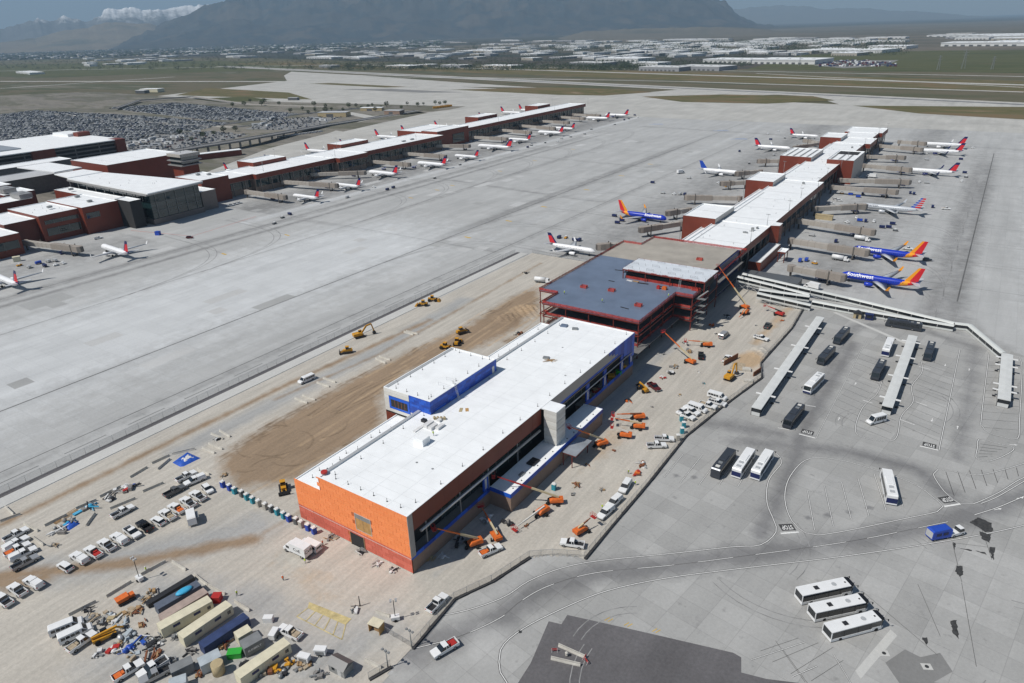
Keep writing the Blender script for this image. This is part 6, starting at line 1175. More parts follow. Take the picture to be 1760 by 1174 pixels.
for k, (a, b) in enumerate((((650,955),(740,990)),((700,935),(795,970)),((800,850),(885,880)),((840,820),(930,850)),((1195,690),(1265,720)),((1220,675),(1295,700)),((1385,510),(1450,530)),((1400,505),(1480,525)))): krail((340,440,.2556), a, b, 'pale concrete barrier on the brown soil, %s from left' % ORD[k], 'barriers on the brown soil')
krail(Wh, (305,1022), (485,1066), 'pale barrier on the dark asphalt pad, nearer one', 'barriers on the asphalt pad'); krail(Wh, (350,945), (515,1018), 'pale barrier on the dark asphalt pad, farther one', 'barriers on the asphalt pad'); krail((480,880,.2505), (660,680), (760,715), 'pale barrier behind the plywood shelter', 'barriers by the gate'); krail((480,880,.2505), (590,1010), (700,1070), 'pale barrier beside the grey guard shed', 'barriers by the gate')
mb = MB(); mb.tube((0,0,0),(0,0,.8),.3,8); mb.blob((0,0,1.0),(.8,.8,.6)); single('hydrant_dome', mb, 'precast', 'small pale dome between the two barriers on asphalt', 'hydrant', tuple(G(974,1128)))
for k, (x, y) in enumerate(((953,1120),(1005,1133),(1008,1139))):
    t = thing('sawhorse', ['red barricade at the left end of the asphalt pad barriers','red barricade at the right end of the pad barriers, upper','red barricade at the right end of the pad barriers, lower'][k], 'barricade', tuple(G(x,y)), .6+k)
    for z in (.5,.9): mb = MB(); mb.box(-.7,.7,-.03,.03,z-.1,z+.1); part('board', mb, 'red_paint', t)
    for sx in (-.6,.6): mb = MB(); mb.bar((sx,-.35,0),(sx,0,1),.05,.05); mb.bar((sx,.35,0),(sx,0,1),.05,.05); part('leg', mb, 'white_paint', t)
# boom lifts
M('boom_cream', (.55,.47,.30), .5, var=.1)
def lift(base, tip, label, hd=0.0, paint='orange_paint', boom='boom_cream', basket=True, boom2='orange_paint'):
    t = thing('boom_lift', label, 'boom lift', (base.x,base.y,.08), 0)
    c, s = math.cos(hd), math.sin(hd)
    mb = MB(); mb.box(-1.7,1.7,-.6,.6,.45,.9); o = part('chassis', mb, 'dark_metal', t); o.rotation_euler = (0,0,hd)
    for x in (-1.5,1.5):
        for y in (-1.05,1.05): mb = MB(); mb.wheel(x,y,.5,.5,.36); o = part('wheel', mb, 'tyre', t); o.rotation_euler = (0,0,hd)
    v = Vector((tip.x-base.x, tip.y-base.y, tip.z-.08)); ha = math.atan2(v.y, v.x); ca, sa = math.cos(ha), math.sin(ha)
    mb = MB(); tapered(mb, [(-2.6,.95),(1.0,.95),(1.1,1.5),(.2,2.0),(-2.5,2.05),(-2.75,1.5)], 1.05, .85, 1.7); o = part('turret', mb, paint, t); o.rotation_euler = (0,0,ha)
    mb = MB(); mb.box(-2.85,-2.4,-1.0,1.0,.95,1.9); o = part('counterweight', mb, paint, t); o.rotation_euler = (0,0,ha)
    p = Vector((-ca*1.6,-sa*1.6,2.2)); v2 = v-p
    if basket: v2 = v2*(1-1.2/max(2.4, v2.length))
    m1, m2 = p+v2*.45, p+v2*.8
    mb = MB(); mb.bar(tuple(p),tuple(m1),.42,.52); part('boom_base', mb, boom, t); mb = MB(); mb.bar(tuple(p+v2*.40),tuple(m2),.30,.38); part('boom_mid', mb, boom2, t); mb = MB(); mb.bar(tuple(p+v2*.76),tuple(p+v2),.2,.25); part('boom_tip', mb, boom2, t)
    if basket:
        q = v; mb = MB()
        for z in (-.5,0,.55): mb.bar((q.x-.9*sa-.45*ca,q.y+.9*ca-.45*sa,q.z+z),(q.x+.9*sa-.45*ca,q.y-.9*ca-.45*sa,q.z+z),.06,.06); mb.bar((q.x-.9*sa+.45*ca,q.y+.9*ca+.45*sa,q.z+z),(q.x+.9*sa+.45*ca,q.y-.9*ca+.45*sa,q.z+z),.06,.06)
        for i in (-.9,0,.9):
            for j in (-.45,.45): x, y = q.x-i*sa+j*ca, q.y+i*ca+j*sa; mb.bar((x,y,q.z-.5),(x,y,q.z+.55),.05,.05)
        for i in (-.9,.9): mb.bar((q.x-i*sa-.45*ca,q.y+i*ca-.45*sa,q.z+.55),(q.x-i*sa+.45*ca,q.y+i*ca+.45*sa,q.z+.55),.05,.05)
        mb.bar((q.x-.45*ca,q.y-.45*sa,q.z-.55),(q.x+.45*ca,q.y+.45*sa,q.z-.55),1.8,.06); part('basket', mb, 'red_paint', t)
    return t
lift(G(812,940), plane_x(745,907,-98.6), 'orange boom lift reaching up to the front corner window bay', .6); lift(G(851,924), plane_x(826,868,-98.6), 'orange boom lift with raised boom beside the brick base', 2.2); lift(G(951,866), plane_x(848,817,-98.2), 'orange boom lift spanning over the annex roof', .3, boom2='red_paint')
lift(G(929,886), G(884,908,1.2), 'orange boom lift with white boom lowered to a red basket', .8, boom='white_panel', boom2='white_panel'); lift(G(1030,768), plane_x(978,733,-93.2), 'orange boom lift beside the steel canopy', .2); lift(G(1071,752), G(1052,732,4), 'orange boom lift with short white boom below the stacked pair', .5, boom='white_panel', boom2='white_panel')
lift(G(1094,737), G(1052,718,3.6), 'lower of two orange lifts with booms toward the annex end', .1); lift(G(1094,721), G(1054,712,2.6), 'upper of two orange lifts with booms toward the annex end', 0.05, boom='rust'); lift(G(1184,624), G(1140,569,9.5), 'orange boom lift with boom raised into the steel frame', 0.3); lift(G(1212,596), G(1178,585,2.6), 'orange boom lift with level boom by the frame shadow', .2)
lift(G(1278,530), G(1234,456,16.5), 'orange boom lift reaching the pale rear deck corner', .4); lift(G(1280,541), G(1270,545,1.2), 'orange boom lift with folded boom beside the taller one', .9, basket=False); lift(G(1337,542), G(1315,524,3.2), 'red boom lift near the covered ramps', .3, 'red_paint', 'dark_metal', boom2='red_paint'); lift(G(1001,915), G(1020,886,3.6), 'orange boom lift standing against the site fence', .9, boom2='rust')
# earthmoving machines
def excavator(loc, hd, reach, label, paint='yellow_paint'):
    t = thing('excavator', label, 'excavator', loc, hd)
    for s in (1,-1):
        mb = MB(); mb.side([(-2.2,.1),(2.2,.1),(2.5,.5),(2.2,.95),(-2.2,.95),(-2.5,.5)], s*1.25-.32, s*1.25+.32); part('track', mb, 'dark_metal', t)
    mb = MB(); mb.side([(-2.7,1.15),(1.3,1.15),(1.3,2.0),(-.2,2.35),(-2.7,2.3)], -1.3, 1.3); part('house', mb, paint, t); mb = MB(); mb.side([(.0,1.9),(1.5,1.9),(1.4,3.0),(.2,3.05)], .35, 1.3); part('cab', mb, 'glass', t); mb = MB(); mb.box(.15,1.42,.33,1.32,3.02,3.12); part('cab_roof', mb, paint, t); mb = MB(); mb.box(-2.9,-2.3,-1.25,1.25,1.2,2.2); part('counterweight', mb, paint, t)
    e1, e2, e3 = reach
    mb = MB(); mb.bar((1.1,-.2,1.9),e1,.45,.7); mb.bar(e1,e2,.42,.6); part('boom', mb, paint, t); mb = MB(); mb.bar(e2,e3,.36,.5); part('stick', mb, paint, t); mb = MB(); x, y, z = e3; mb.side([(x-.7,z-1.2),(x+.5,z-1.3),(x+.75,z-.5),(x+.3,z+.2),(x-.3,z+.1)], y-.7, y+.7); part('bucket', mb, 'dark_metal', t)
    return t
excavator(tuple(G(618,580))[:2]+(.08,), 1.15, ((3.6,-.2,4.8),(6.0,-.2,5.2),(7.0,-.2,1.5)), 'yellow excavator with raised arm beside the kerb'); excavator(tuple(G(1254,652))[:2]+(.08,), 1.45, ((2.6,-.2,5.4),(4.6,-.2,5.0),(5.6,-.2,1.0)), 'yellow excavator at the excavation pit by the fence')
def loader(loc, hd, label, dozer=False):
    t = thing('bulldozer' if dozer else 'wheel_loader', label, 'bulldozer' if dozer else 'loader', loc, hd)
    if dozer:
        for s in (1,-1): mb = MB(); mb.side([(-1.9,.05),(1.7,.05),(2.1,.5),(1.7,1.0),(-1.9,1.0),(-2.2,.5)], s*1.05-.28, s*1.05+.28); part('track', mb, 'dark_metal', t)
    else:
        for x in (-1.6,1.6):
            for s in (1,-1): mb = MB(); mb.wheel(x, s*1.05, .78, .78, .55); part('wheel', mb, 'tyre', t)
    mb = MB(); mb.side([(-2.4,.9),(1.6,.9),(1.7,1.7),(.3,1.8),(-2.3,1.9)], -.75, .75); part('hull', mb, 'yellow_paint', t); mb = MB(); mb.box(-.9,.5,-.7,.7,1.8,3.0); part('cab', mb, 'glass', t); mb = MB(); mb.box(-1.0,.6,-.8,.8,3.0,3.12); part('cab_roof', mb, 'yellow_paint', t)
    for s in (1,-1): mb = MB(); mb.bar((.8,s*.6,1.4),(3.0,s*.6,.7),.25,.35); part('lift_arm', mb, 'yellow_paint', t)
    mb = MB(); w = 1.7 if dozer else 1.5; mb.side([(2.9,.1),(3.1,.1),(3.4,.7),(3.2,1.4),(3.0,1.4),(3.15,.7)] if dozer else [(2.8,.15),(4.1,.05),(3.9,.3),(3.0,1.3),(2.7,1.2)], -w, w); part('blade' if dozer else 'bucket', mb, 'dark_metal' if dozer else 'yellow_paint', t)
loader(tuple(G(597,607))[:2]+(.08,), -2.3, 'yellow bulldozer below the excavator on the brown soil', True); loader(tuple(G(727,526))[:2]+(.08,), -2.6, 'yellow wheel loader beside the kerb, left of a pair'); loader(tuple(G(744,518))[:2]+(.08,), .5, 'yellow wheel loader beside the kerb, right of a pair')
loader(tuple(G(766,600))[:2]+(.08,), .2, 'yellow wheel loader in the group behind the white penthouse, left'); loader(tuple(G(786,592))[:2]+(.08,), 2.0, 'yellow wheel loader in the group behind the white penthouse, middle'); loader(tuple(G(793,574))[:2]+(.3,), 1.2, 'dark yellow bulldozer beside the soil heap', True); loader(tuple(G(488,842))[:2]+(.08,), -.6, 'yellow bulldozer left of the orange building corner', True)
def telehandler(loc, hd, label, up=1.2):
    t = thing('telehandler', label, 'telehandler', loc, hd)
    mb = MB(); mb.side([(-2.6,.7),(2.2,.7),(2.3,1.2),(.8,1.3),(-2.6,1.6)], -1.0, .6); part('hull', mb, 'yellow_paint', t); mb = MB(); mb.box(-.6,.8,.35,1.1,1.2,2.4); part('cab', mb, 'glass', t)
    for x in (-1.7,1.6):
        for s in (1,-1): mb = MB(); mb.wheel(x, s*1.05, .65, .65, .45); part('wheel', mb, 'tyre', t)
    mb = MB(); mb.bar((-2.6,-.2,2.0),(2.8,-.2,2.0+up*.3),.45,.5); part('boom', mb, 'yellow_paint', t); mb = MB(); mb.bar((2.4,-.2,2.0+up*.3),(3.9,-.2,.9+up*.3),.3,.35); part('boom_head', mb, 'yellow_paint', t); mb = MB(); mb.box(3.9,4.0,-.9,.5,.3,1.1); mb.box(4.0,5.1,-.7,-.55,.3,.38); mb.box(4.0,5.1,.15,.3,.3,.38); part('fork', mb, 'dark_metal', t)
telehandler(tuple(G(182,1098))[:2]+(.08,), head(G2(160,1106),G2(208,1082)), 'yellow telehandler in the lower left material yard', .2); telehandler(tuple(G(1105,672))[:2]+(.08,), head(G2(1113,674),G2(1098,662)), 'yellow telehandler beside the maroon pickup', 1.0)
# shuttering truck and trailers
t = thing('refreshment_trailer', 'white box trailer with awning behind the pickup row', 'trailer', tuple(G(331,897))[:2]+(.08,), head(G2(336,910),G2(330,880))); mb = MB(); mb.box(-2.6,2.6,-1.15,1.15,.6,2.8); part('shell', mb, 'white_paint', t); mb = MB(); mb.side([(-2.65,2.8),(2.65,2.8),(2.3,3.05),(-2.3,3.05)], -1.1, 1.1); part('roof', mb, 'white_paint', t); mb = MB(); mb.box(-2.0,1.2,-1.95,-1.17,2.2,2.28); part('awning', mb, 'grey_metal', t); mb = MB(); mb.box(-1.9,1.1,-1.19,-1.15,1.3,2.1); part('hatch', mb, 'glass', t)
for sx in (-1.4,1.4): mb = MB(); mb.wheel(sx,-1.0,.4,.4,.25); mb.wheel(sx,1.0,.4,.4,.25); part('wheel_pair', mb, 'tyre', t)
# portable toilets
def toilet(paint):
    A_ = Asset('portable_toilet','toilet'); mb = MB(); mb.box(-.58,.58,-.58,.58,.05,2.1); A_.part('cabin', mb, paint); mb = MB(); mb.prism([(-.62,-.62),(.62,-.62),(.62,.62),(-.62,.62)], 2.1, 2.2); mb.box(-.45,.45,-.45,.45,2.2,2.32); A_.part('roof', mb, 'hat_white'); mb = MB(); mb.box(-.42,.42,-.61,-.58,.15,1.95); A_.part('door', mb, paint); mb = MB(); mb.tube((.4,.4,2.2),(.4,.4,2.7),.05,6); A_.part('vent_pipe', mb, 'grey_paint'); return A_
TO = [toilet('blue_paint'), toilet('grey_paint'), toilet('teal_paint')]; M('beige_paint', (.42,.40,.35), .6); TO.append(toilet('beige_paint'))
seq = [0,0,2,1,2,2,3,3,1,2,2,0,1,3,0,0]
for k in range(16): p = G(384+k*10.4, 838+k*5.25); TO[seq[k]].put('%s portable toilet in the row left of the orange building, %s from left' % (['blue','grey','teal','beige'][seq[k]], ORD[k]), (p.x+random.uniform(-.2,.2),p.y+random.uniform(-.2,.2),.07), random.uniform(-.15,.15), 'row of portable toilets')
for k, (x, y, c) in enumerate(((1165,757,3),(1172,745,2),(1175,735,2),(1171,724,2))): p = G(x, y); TO[c].put(['beige','teal','teal','teal'][k]+' portable toilet by the fence, %s from the near end' % ORD[k], (p.x,p.y,.07), .6, 'toilets by the fence')
p = G(952,842); TO[2].put('teal portable toilet alone beside the annex wall', (p.x,p.y,.07), .1)
# yard containers
def container(win, a, b, mat, label, h=2.6, w=2.5, z=None, doors=True, name='storage_container', win_=False):
    x0, y0, k = win; p, q = G(x0+a[0]*k,y0+a[1]*k,h), G(x0+b[0]*k,y0+b[1]*k,h); L = (q-p).length; c = (p+q)/2
    t = thing(name, label, 'container', (c.x,c.y,.07), math.atan2(q.y-p.y,q.x-p.x))
    mb = MB(); n = max(2, int(L/.6)); vs = []
    mb.box(-L/2,L/2,-w/2,w/2,.1,h); part('shell', mb, mat, t)
    for s in (1,-1):
        mb = MB()
        for i in range(n): x = -L/2+.15+i*(L-.3)/n; mb.box(x,x+(L-.3)/n*.55,s*(w/2+.02)-.02,s*(w/2+.02)+.02,.2,h-.15)
        o = part('corrugation', mb, mat, t); o['kind'] = 'stuff'
    mb = MB(); mb.box(-L/2-.02,L/2+.02,-w/2-.02,w/2+.02,h,h+.05); part('roof', mb, mat, t)
    if doors:
        for s in (1,-1): mb = MB(); mb.box(L/2+.02,L/2+.06,s*w/4-w/4+.06,s*w/4+w/4-.06,.2,h-.12); part('door', mb, mat, t)
    if win_:
        for x in (-L*.22,L*.18): mb = MB(); mb.box(x-.8,x+.8,-w/2-.07,-w/2-.03,1.5,2.2); part('sign_panel', mb, 'navy_paint', t)
        mb = MB(); mb.box(L*.38,L*.38+.8,-w/2-.07,-w/2-.03,1.1,2.0); part('window', mb, 'glass', t)
    return t
M('slate_paint', (.10,.12,.16), .6, var=.2, scale=.6); M('pinkish_paint', (.38,.30,.26), .7, var=.2, scale=.6); M('navy_container', (.03,.05,.13), .6, var=.25, scale=.5); M('grey_container', (.20,.21,.215), .6, var=.15, scale=.5); M('pale_container', (.40,.45,.48), .6, var=.15, scale=.5)
container(Wr,(110,490),(510,250),'dark_metal','low dark steel rack at the upper edge of the yard',1.2,1.6,name='steel_rack',doors=False); container(Wr,(190,520),(560,310),'slate_paint','slate container with blue tarp on top',2.3); container(Wr,(230,610),(620,375),'pinkish_paint','pinkish container next to the slate one',2.4); container(Wr,(215,690),(655,445),'cream_paint','cream office container, upper of the two long ones',2.8,2.7,win_=True); container(Wr,(400,770),(820,485),'cream_paint','cream office container with signs and window, middle of yard',2.8,2.7,win_=True)
container(Wr,(580,850),(970,590),'navy_container','long navy container in the middle of the yard'); container(Wr,(880,765),(1000,695),'cream_paint','short cream container beside the navy one',2.6); container(Wr,(930,850),(1090,760),'grey_container','short dark grey container right of the navy one',2.7,3.0); container(Wr,(560,1000),(740,910),'pale_container','short pale blue-grey container below the navy one',2.6,2.8); container(Wr,(310,1060),(500,970),'grey_container','grey container below the yard pickups',2.6); container(Wr,(890,1110),(1320,810),'cream_paint','cream office container at the lower right of the yard',2.8,2.7,win_=True); container(Wr,(300,1180),(450,1130),'pale_container','pale container cut by the bottom frame edge',2.4)
sg = text_mesh('SUNBELT', .75, 'letter_white'); p, q = G(230+930*.19928,940+850*.19928,2.7), G(230+1090*.19928,940+760*.19928,2.7); hd = math.atan2(q.y-p.y,q.x-p.x); c = (p+q)/2; m2 = sg.copy(); m2.transform(Matrix.Rotation(math.pi/2,4,'X')); cont = [o for o in bpy.data.objects if o.get('label','').startswith('short dark grey container')][0]; o = mesh_obj('lettering', m2, cont, (0,-1.56,1.5))
mb = MB(); mb.blob((0,0,.3),(4.2,2.2,.9),0,12,6); single('blue_tarp', mb, 'cyan_paint', 'bright blue tarp bundle on the slate container', 'tarp', tuple(G(230+435*.19928,940+385*.19928,2.4)), head(G2(268,1043),G2(341,1002)))
mb = MB(); mb.box(-1.5,1.5,-.9,.9,.1,1.5); mb.box(-1.55,1.55,-.95,.95,1.5,1.6); single('dumpster', mb, 'green_paint', 'bright green bin beside the grey container', 'bin', tuple(G(405,1128)), .7); mb = MB(); mb.tube((0,0,0),(0,0,3.0),1.3,16); single('round_tank', mb, 'tan_paint', 'upright tan cylinder tank beside the pale container', 'tank', tuple(G(377,1157))); mb = MB(); mb.box(-1,1,-1,1,0,1.8); mb.box(-1.05,1.05,-1.05,1.05,1.8,1.9); single('red_box', mb, 'red_paint', 'red storage box between the two cream containers', 'box', tuple(G(374,1033)), .6); mb = MB(); mb.box(-1.1,1.1,-.7,.7,0,1.5); mb.box(-.9,.9,-.72,-.7,.4,1.2); single('white_cooler', mb, 'white_paint', 'white ice cooler beside the pickup at the yard end', 'cooler', tuple(G(462,1068)), .6)
A_ = Asset('generator_trailer','trailer'); mb = MB(); mb.box(-1.3,1.3,-.7,.7,.6,1.9); A_.part('housing', mb, 'white_paint'); mb = MB(); mb.box(-1.35,1.35,-.75,.75,1.9,1.98); A_.part('lid', mb, 'white_paint'); arc_wheels(A_, (0,), .8, .35, .2); mb = MB(); mb.bar((1.3,0,.6),(2.6,0,.5),.1,.1); A_.part('tow_bar', mb, 'dark_metal'); mb = MB(); mb.box(-.9,.9,-.78,-.71,.8,1.6); A_.part('grille', mb, 'grey_metal')
A_.put('white generator trailer above the grey guard shed', tuple(G(552,1125)), .5); A_.put('white generator trailer beside the yard container end', tuple(G(472,1096)), 2.0); A_.put('white generator on the soil near the lower right container', tuple(G(524,1137)), .3)
# guard shed, plywood shelter
t = thing('guard_shed', 'grey gabled guard shed near the bottom gate', 'shed', tuple(G(587,1152)), head(G2(572,1143),G2(600,1158)))
mb = MB(); mb.box(-2.2,2.2,-1.4,1.4,0,2.3); part('wall', mb, 'grey_metal', t); mb = MB(); mb.side([(-1.7,2.3),(1.7,2.3),(0,3.3)], -2.4, 2.4); o = part('roof', mb, 'grey_paint', t); o.rotation_euler = (0,0,math.pi/2)
mb = MB(); mb.box(.3,1.3,-1.43,-1.4,0,2.0); part('door', mb, 'light_metal', t); mb = MB(); mb.box(-1.3,-.5,-1.43,-1.4,1.0,1.8); part('window', mb, 'glass', t)
t = thing('plywood_shelter', 'open plywood guard shelter at the site gate', 'shelter', tuple(G(648,1084)), head(G2(638,1080),G2(658,1088)))
mb = MB(); mb.box(-1.5,1.5,.95,1.05,0,2.5); mb.box(-1.5,-1.4,-1,.95,0,2.5); mb.box(1.4,1.5,-1,.95,0,2.5); part('wall', mb, 'plywood', t); mb = MB(); mb.box(-1.6,1.6,-1.2,1.2,2.5,2.62); part('roof', mb, 'cream_paint', t); mb = MB(); mb.box(-.6,.6,-.2,.4,0,.9); part('bench', mb, 'wood', t)
for k, (x, y, lb) in enumerate(((480,1045,''),)): pass
# light towers and lamp posts
def light_tower(loc, h, label, rz=0):
    t = thing('light_tower', label, 'light tower', loc, rz); mb = MB(); mb.box(-1.0,1.0,-.6,.6,.4,1.3); part('trailer', mb, 'white_paint', t)
    for s in (1,-1): mb = MB(); mb.wheel(0,s*.75,.35,.35,.2); part('wheel', mb, 'tyre', t)
    mb = MB(); mb.tube((0,0,1.2),(0,0,h),.09,8); part('mast', mb, 'dark_metal', t)
    for sx in (-.6,.6):
        for sy in (-.25,.25): mb = MB(); mb.box(sx-.25,sx+.25,sy-.15,sy+.15,h-.2,h+.25); part('lamp', mb, 'light_metal', t)
light_tower(tuple(G(241,998))[:2]+(.07,), 7, 'white light tower with dark mast above the material yard'); light_tower(tuple(G(680,1066))[:2]+(.07,), 6, 'white light tower trailer behind the plywood shelter', .8)
def pole(loc, h, label, arms=True, group=None, mat='grey_metal'):
    t = thing('lamp_post', label, 'lamp post', loc, 0, group); mb = MB(); mb.tube((0,0,0),(0,0,h),.16,8,r2=.08); part('pole', mb, mat, t)
    if arms:
        mb = MB(); mb.box(-1.1,1.1,-.08,.08,h-.1,h+.05); part('cross_arm', mb, mat, t)
        for s in (-.9,0,.9): mb = MB(); mb.box(s-.22,s+.22,-.35,.2,h+.0,h+.22); part('lamp_head', mb, mat, t)
pole(tuple(G(707.6,1112.6)), 5.0, 'short camera pole at the right end of the mesh gate'); pole(tuple(G(667,1148)), 5.0, 'short camera pole at the bottom gate'); pole(tuple(G(619,1042)), 3.2, 'thin dark pole standing in the loose soil near the gate', False, None, 'dark_metal')
for k, y in enumerate(range(372,860,40)): pole((-101.5 if k%2 else -99.2, y, 16.0), 6.5, 'roof-edge mast light on the near concourse right side, %s from front' % ORD[k], True, 'mast lights on the near concourse')
for k, (x, y) in enumerate(((-149.6,401),(-148,521),(-153,633),(-147,756),(-137.6,470),(-137.6,590))): pole((x,y,0), 22, 'tall mast light left of the near concourse, %s from front' % ORD[k], True, 'mast lights left of the near concourse')
for k, y in enumerate((395,440,480,520,600,690,760,840,900,960,1000)): pole((-575 if k%2 else -535, y, 0 if k%2 else 16), 26 if k%2 else 8, 'mast light on the far concourse, %s from the left' % ORD[k], True, 'mast lights on the far concourse')
# pit with trench boxes
mb = MB(); mb.box(-1.6,1.6,-1.2,1.2,0,1.0); mb.box(-1.3,1.3,-.9,.9,1.0,1.08); single('concrete_vault', mb, 'precast', 'grey concrete vault box in the excavation pit, upper', 'vault', tuple(G(1283,637)), .3); mb = MB(); mb.box(-1.7,1.7,-1.0,1.0,0,.8); mb.box(-1.3,1.3,-.7,.7,.8,.86); single('concrete_vault', mb, 'precast', 'grey concrete vault box beside the pit, lower', 'vault', tuple(G(1286,656)), .3); mb = MB(); mb.box(-.12,.12,-5,5,0,2.2); single('trench_plate', mb, 'rust', 'long rusty trench plate left of the pit', 'plate', tuple(G(1256,622)), -.25); mb = MB(); mb.box(-.12,.12,-3,3,0,1.9); single('trench_plate', mb, 'rust', 'rusty trench plate at the right side of the pit', 'plate', tuple(G(1301,643)), -.2); mb = MB(); mb.box(-2.4,2.4,-3.4,3.4,0,.05); single('pit_floor', mb, 'debris_tan', 'shadowed brown pit bottom between trench plates', 'pit', (G2(1268,630)[0],G2(1268,630)[1],.16), .1)
# people
def person_mesh():
    J = [(0,0,.98,.15),(0,0,1.2,.15),(0,0,1.42,.17),(0,0,1.52,.07),(0,0,1.66,.105),(0,.1,.93,.09),(.06,.11,.5,.065),(0,.12,.1,.05),(.12,.12,.05,.045),(0,-.1,.93,.09),(-.1,-.11,.5,.065),(-.22,-.12,.12,.05),(-.1,-.12,.05,.045),(0,.2,1.4,.065),(.05,.26,1.13,.05),(.16,.24,.9,.042),(0,-.2,1.4,.065),(-.02,-.27,1.13,.05),(.08,-.28,.88,.042)]
    E_ = [(0,1),(1,2),(2,3),(3,4),(0,5),(5,6),(6,7),(7,8),(0,9),(9,10),(10,11),(11,12),(2,13),(13,14),(14,15),(2,16),(16,17),(17,18)]
    me = bpy.data.meshes.new('person_base'); me.from_pydata([j[:3] for j in J], E_, []); o = bpy.data.objects.new('person_base', me); COL.objects.link(o)
    m = o.modifiers.new('skin','SKIN'); 
    for v, j in zip(me.skin_vertices[0].data, J): v.radius = (j[3], j[3])
    me.skin_vertices[0].data[0].use_root = True; sb = o.modifiers.new('sub','SUBSURF'); sb.levels = 1
    dg = bpy.context.evaluated_depsgraph_get(); r = bpy.data.meshes.new_from_object(o.evaluated_get(dg)); bpy.data.objects.remove(o); r.materials.clear(); r.materials.append(MAT['jeans']); r.materials.append(MAT['skin'])
    for p in r.polygons: p.material_index = 1 if p.center.z > 1.52 else 0
    return r
pb = person_mesh()
def person(loc, label, vest='hiviz', hat='hat_white', rz=0):
    t = thing('person', label, 'person', loc, rz); mesh_obj('body', pb, t); mb = MB(); mb.ring([[(x*r,y*r*1.25,z) for x, y in ((math.cos(a),math.sin(a)) for a in (2*math.pi*i/10 for i in range(10)))] for z, r in ((.92,.185),(1.2,.185),(1.42,.18),(1.5,.1))], 0, True, False); mesh_obj('vest', mb.mesh('vest', vest), t)
    mb = MB(); mb.ring([[(.16*r*math.cos(a)+.02,.14*r*math.sin(a),z) for a in (2*math.pi*i/10 for i in range(10))] for z, r in ((1.70,1.15),(1.72,1.0),(1.80,.8),(1.84,.3))], 0, True); mesh_obj('hard_hat', mb.mesh('hard_hat', hat), t)
GPp = 'site workers'
for x, y, z, lb, v in ((487,998,.07,'worker in orange vest walking alone on the pale soil','hiviz_orange'),(408,1024,.07,'worker in yellow vest walking past the containers','hiviz'),(525,968,.07,'worker in yellow vest behind the box truck','hiviz'),(615,926,.3,'worker in orange vest in the doorway of the orange wall','hiviz_orange'),(555,937,.07,'worker in orange vest beside the white van','hiviz_orange'),(1035,875,.07,'worker in yellow vest beside a white utility pickup','hiviz'),(1092,834,.07,'worker in yellow vest at the fence-side pickup','hiviz'),(1080,815,.07,'worker in yellow vest near the rusty material pile','hiviz'),(252,983,.07,'worker in yellow vest beside the light tower','hiviz'),(970,506,16.25,'worker in yellow vest on the left part of the steel deck','hiviz'),(1035,520,16.25,'worker in yellow vest at the front of the steel deck','hiviz'),(1149,511,16.25,'worker in yellow vest at the right deck edge','hiviz'),(745,749,17.65,'worker in yellow vest among the white stacks on the roof','hiviz')):
    p = G(x, y, z); person((p.x,p.y,z), lb, v, rz=random.uniform(0,6.2))
# heaps of material
def heap(px, s, mats, label, n=9, z=.06, cat='material'):
    p = G(px[0], px[1]); t = thing('material_pile', label, cat, (p.x,p.y,z), random.uniform(0,3))
    for k in range(n):
        mb = MB(); a, b, c = random.uniform(.25,.6)*s, random.uniform(.15,.4)*s, random.uniform(.1,.3)*s; ch = random.random()
        if ch < .45: mb.bar((-a*1.6,0,c),(a*1.6,0,c+random.uniform(0,.1)),b*.5,b*.4)
        elif ch < .8: mb.prism([(-a,-b),(a*.8,-b*1.1),(a,b*.7),(-a*.7,b)], 0, c*1.6)
        else: mb.blob((0,0,c),(a*1.6,b*2.2,c*2.4),0,8,4)
        o = part('piece', mb, random.choice(mats), t); o.location = (random.uniform(-.7,.7)*s, random.uniform(-.7,.7)*s, random.uniform(0,.12)*s); o.rotation_euler = (0,0,random.uniform(0,6.2))
J1 = ['debris_grey','debris_tan','wood','grey_metal']; J2 = ['debris_grey','dark_metal','grey_metal','tarp_white']
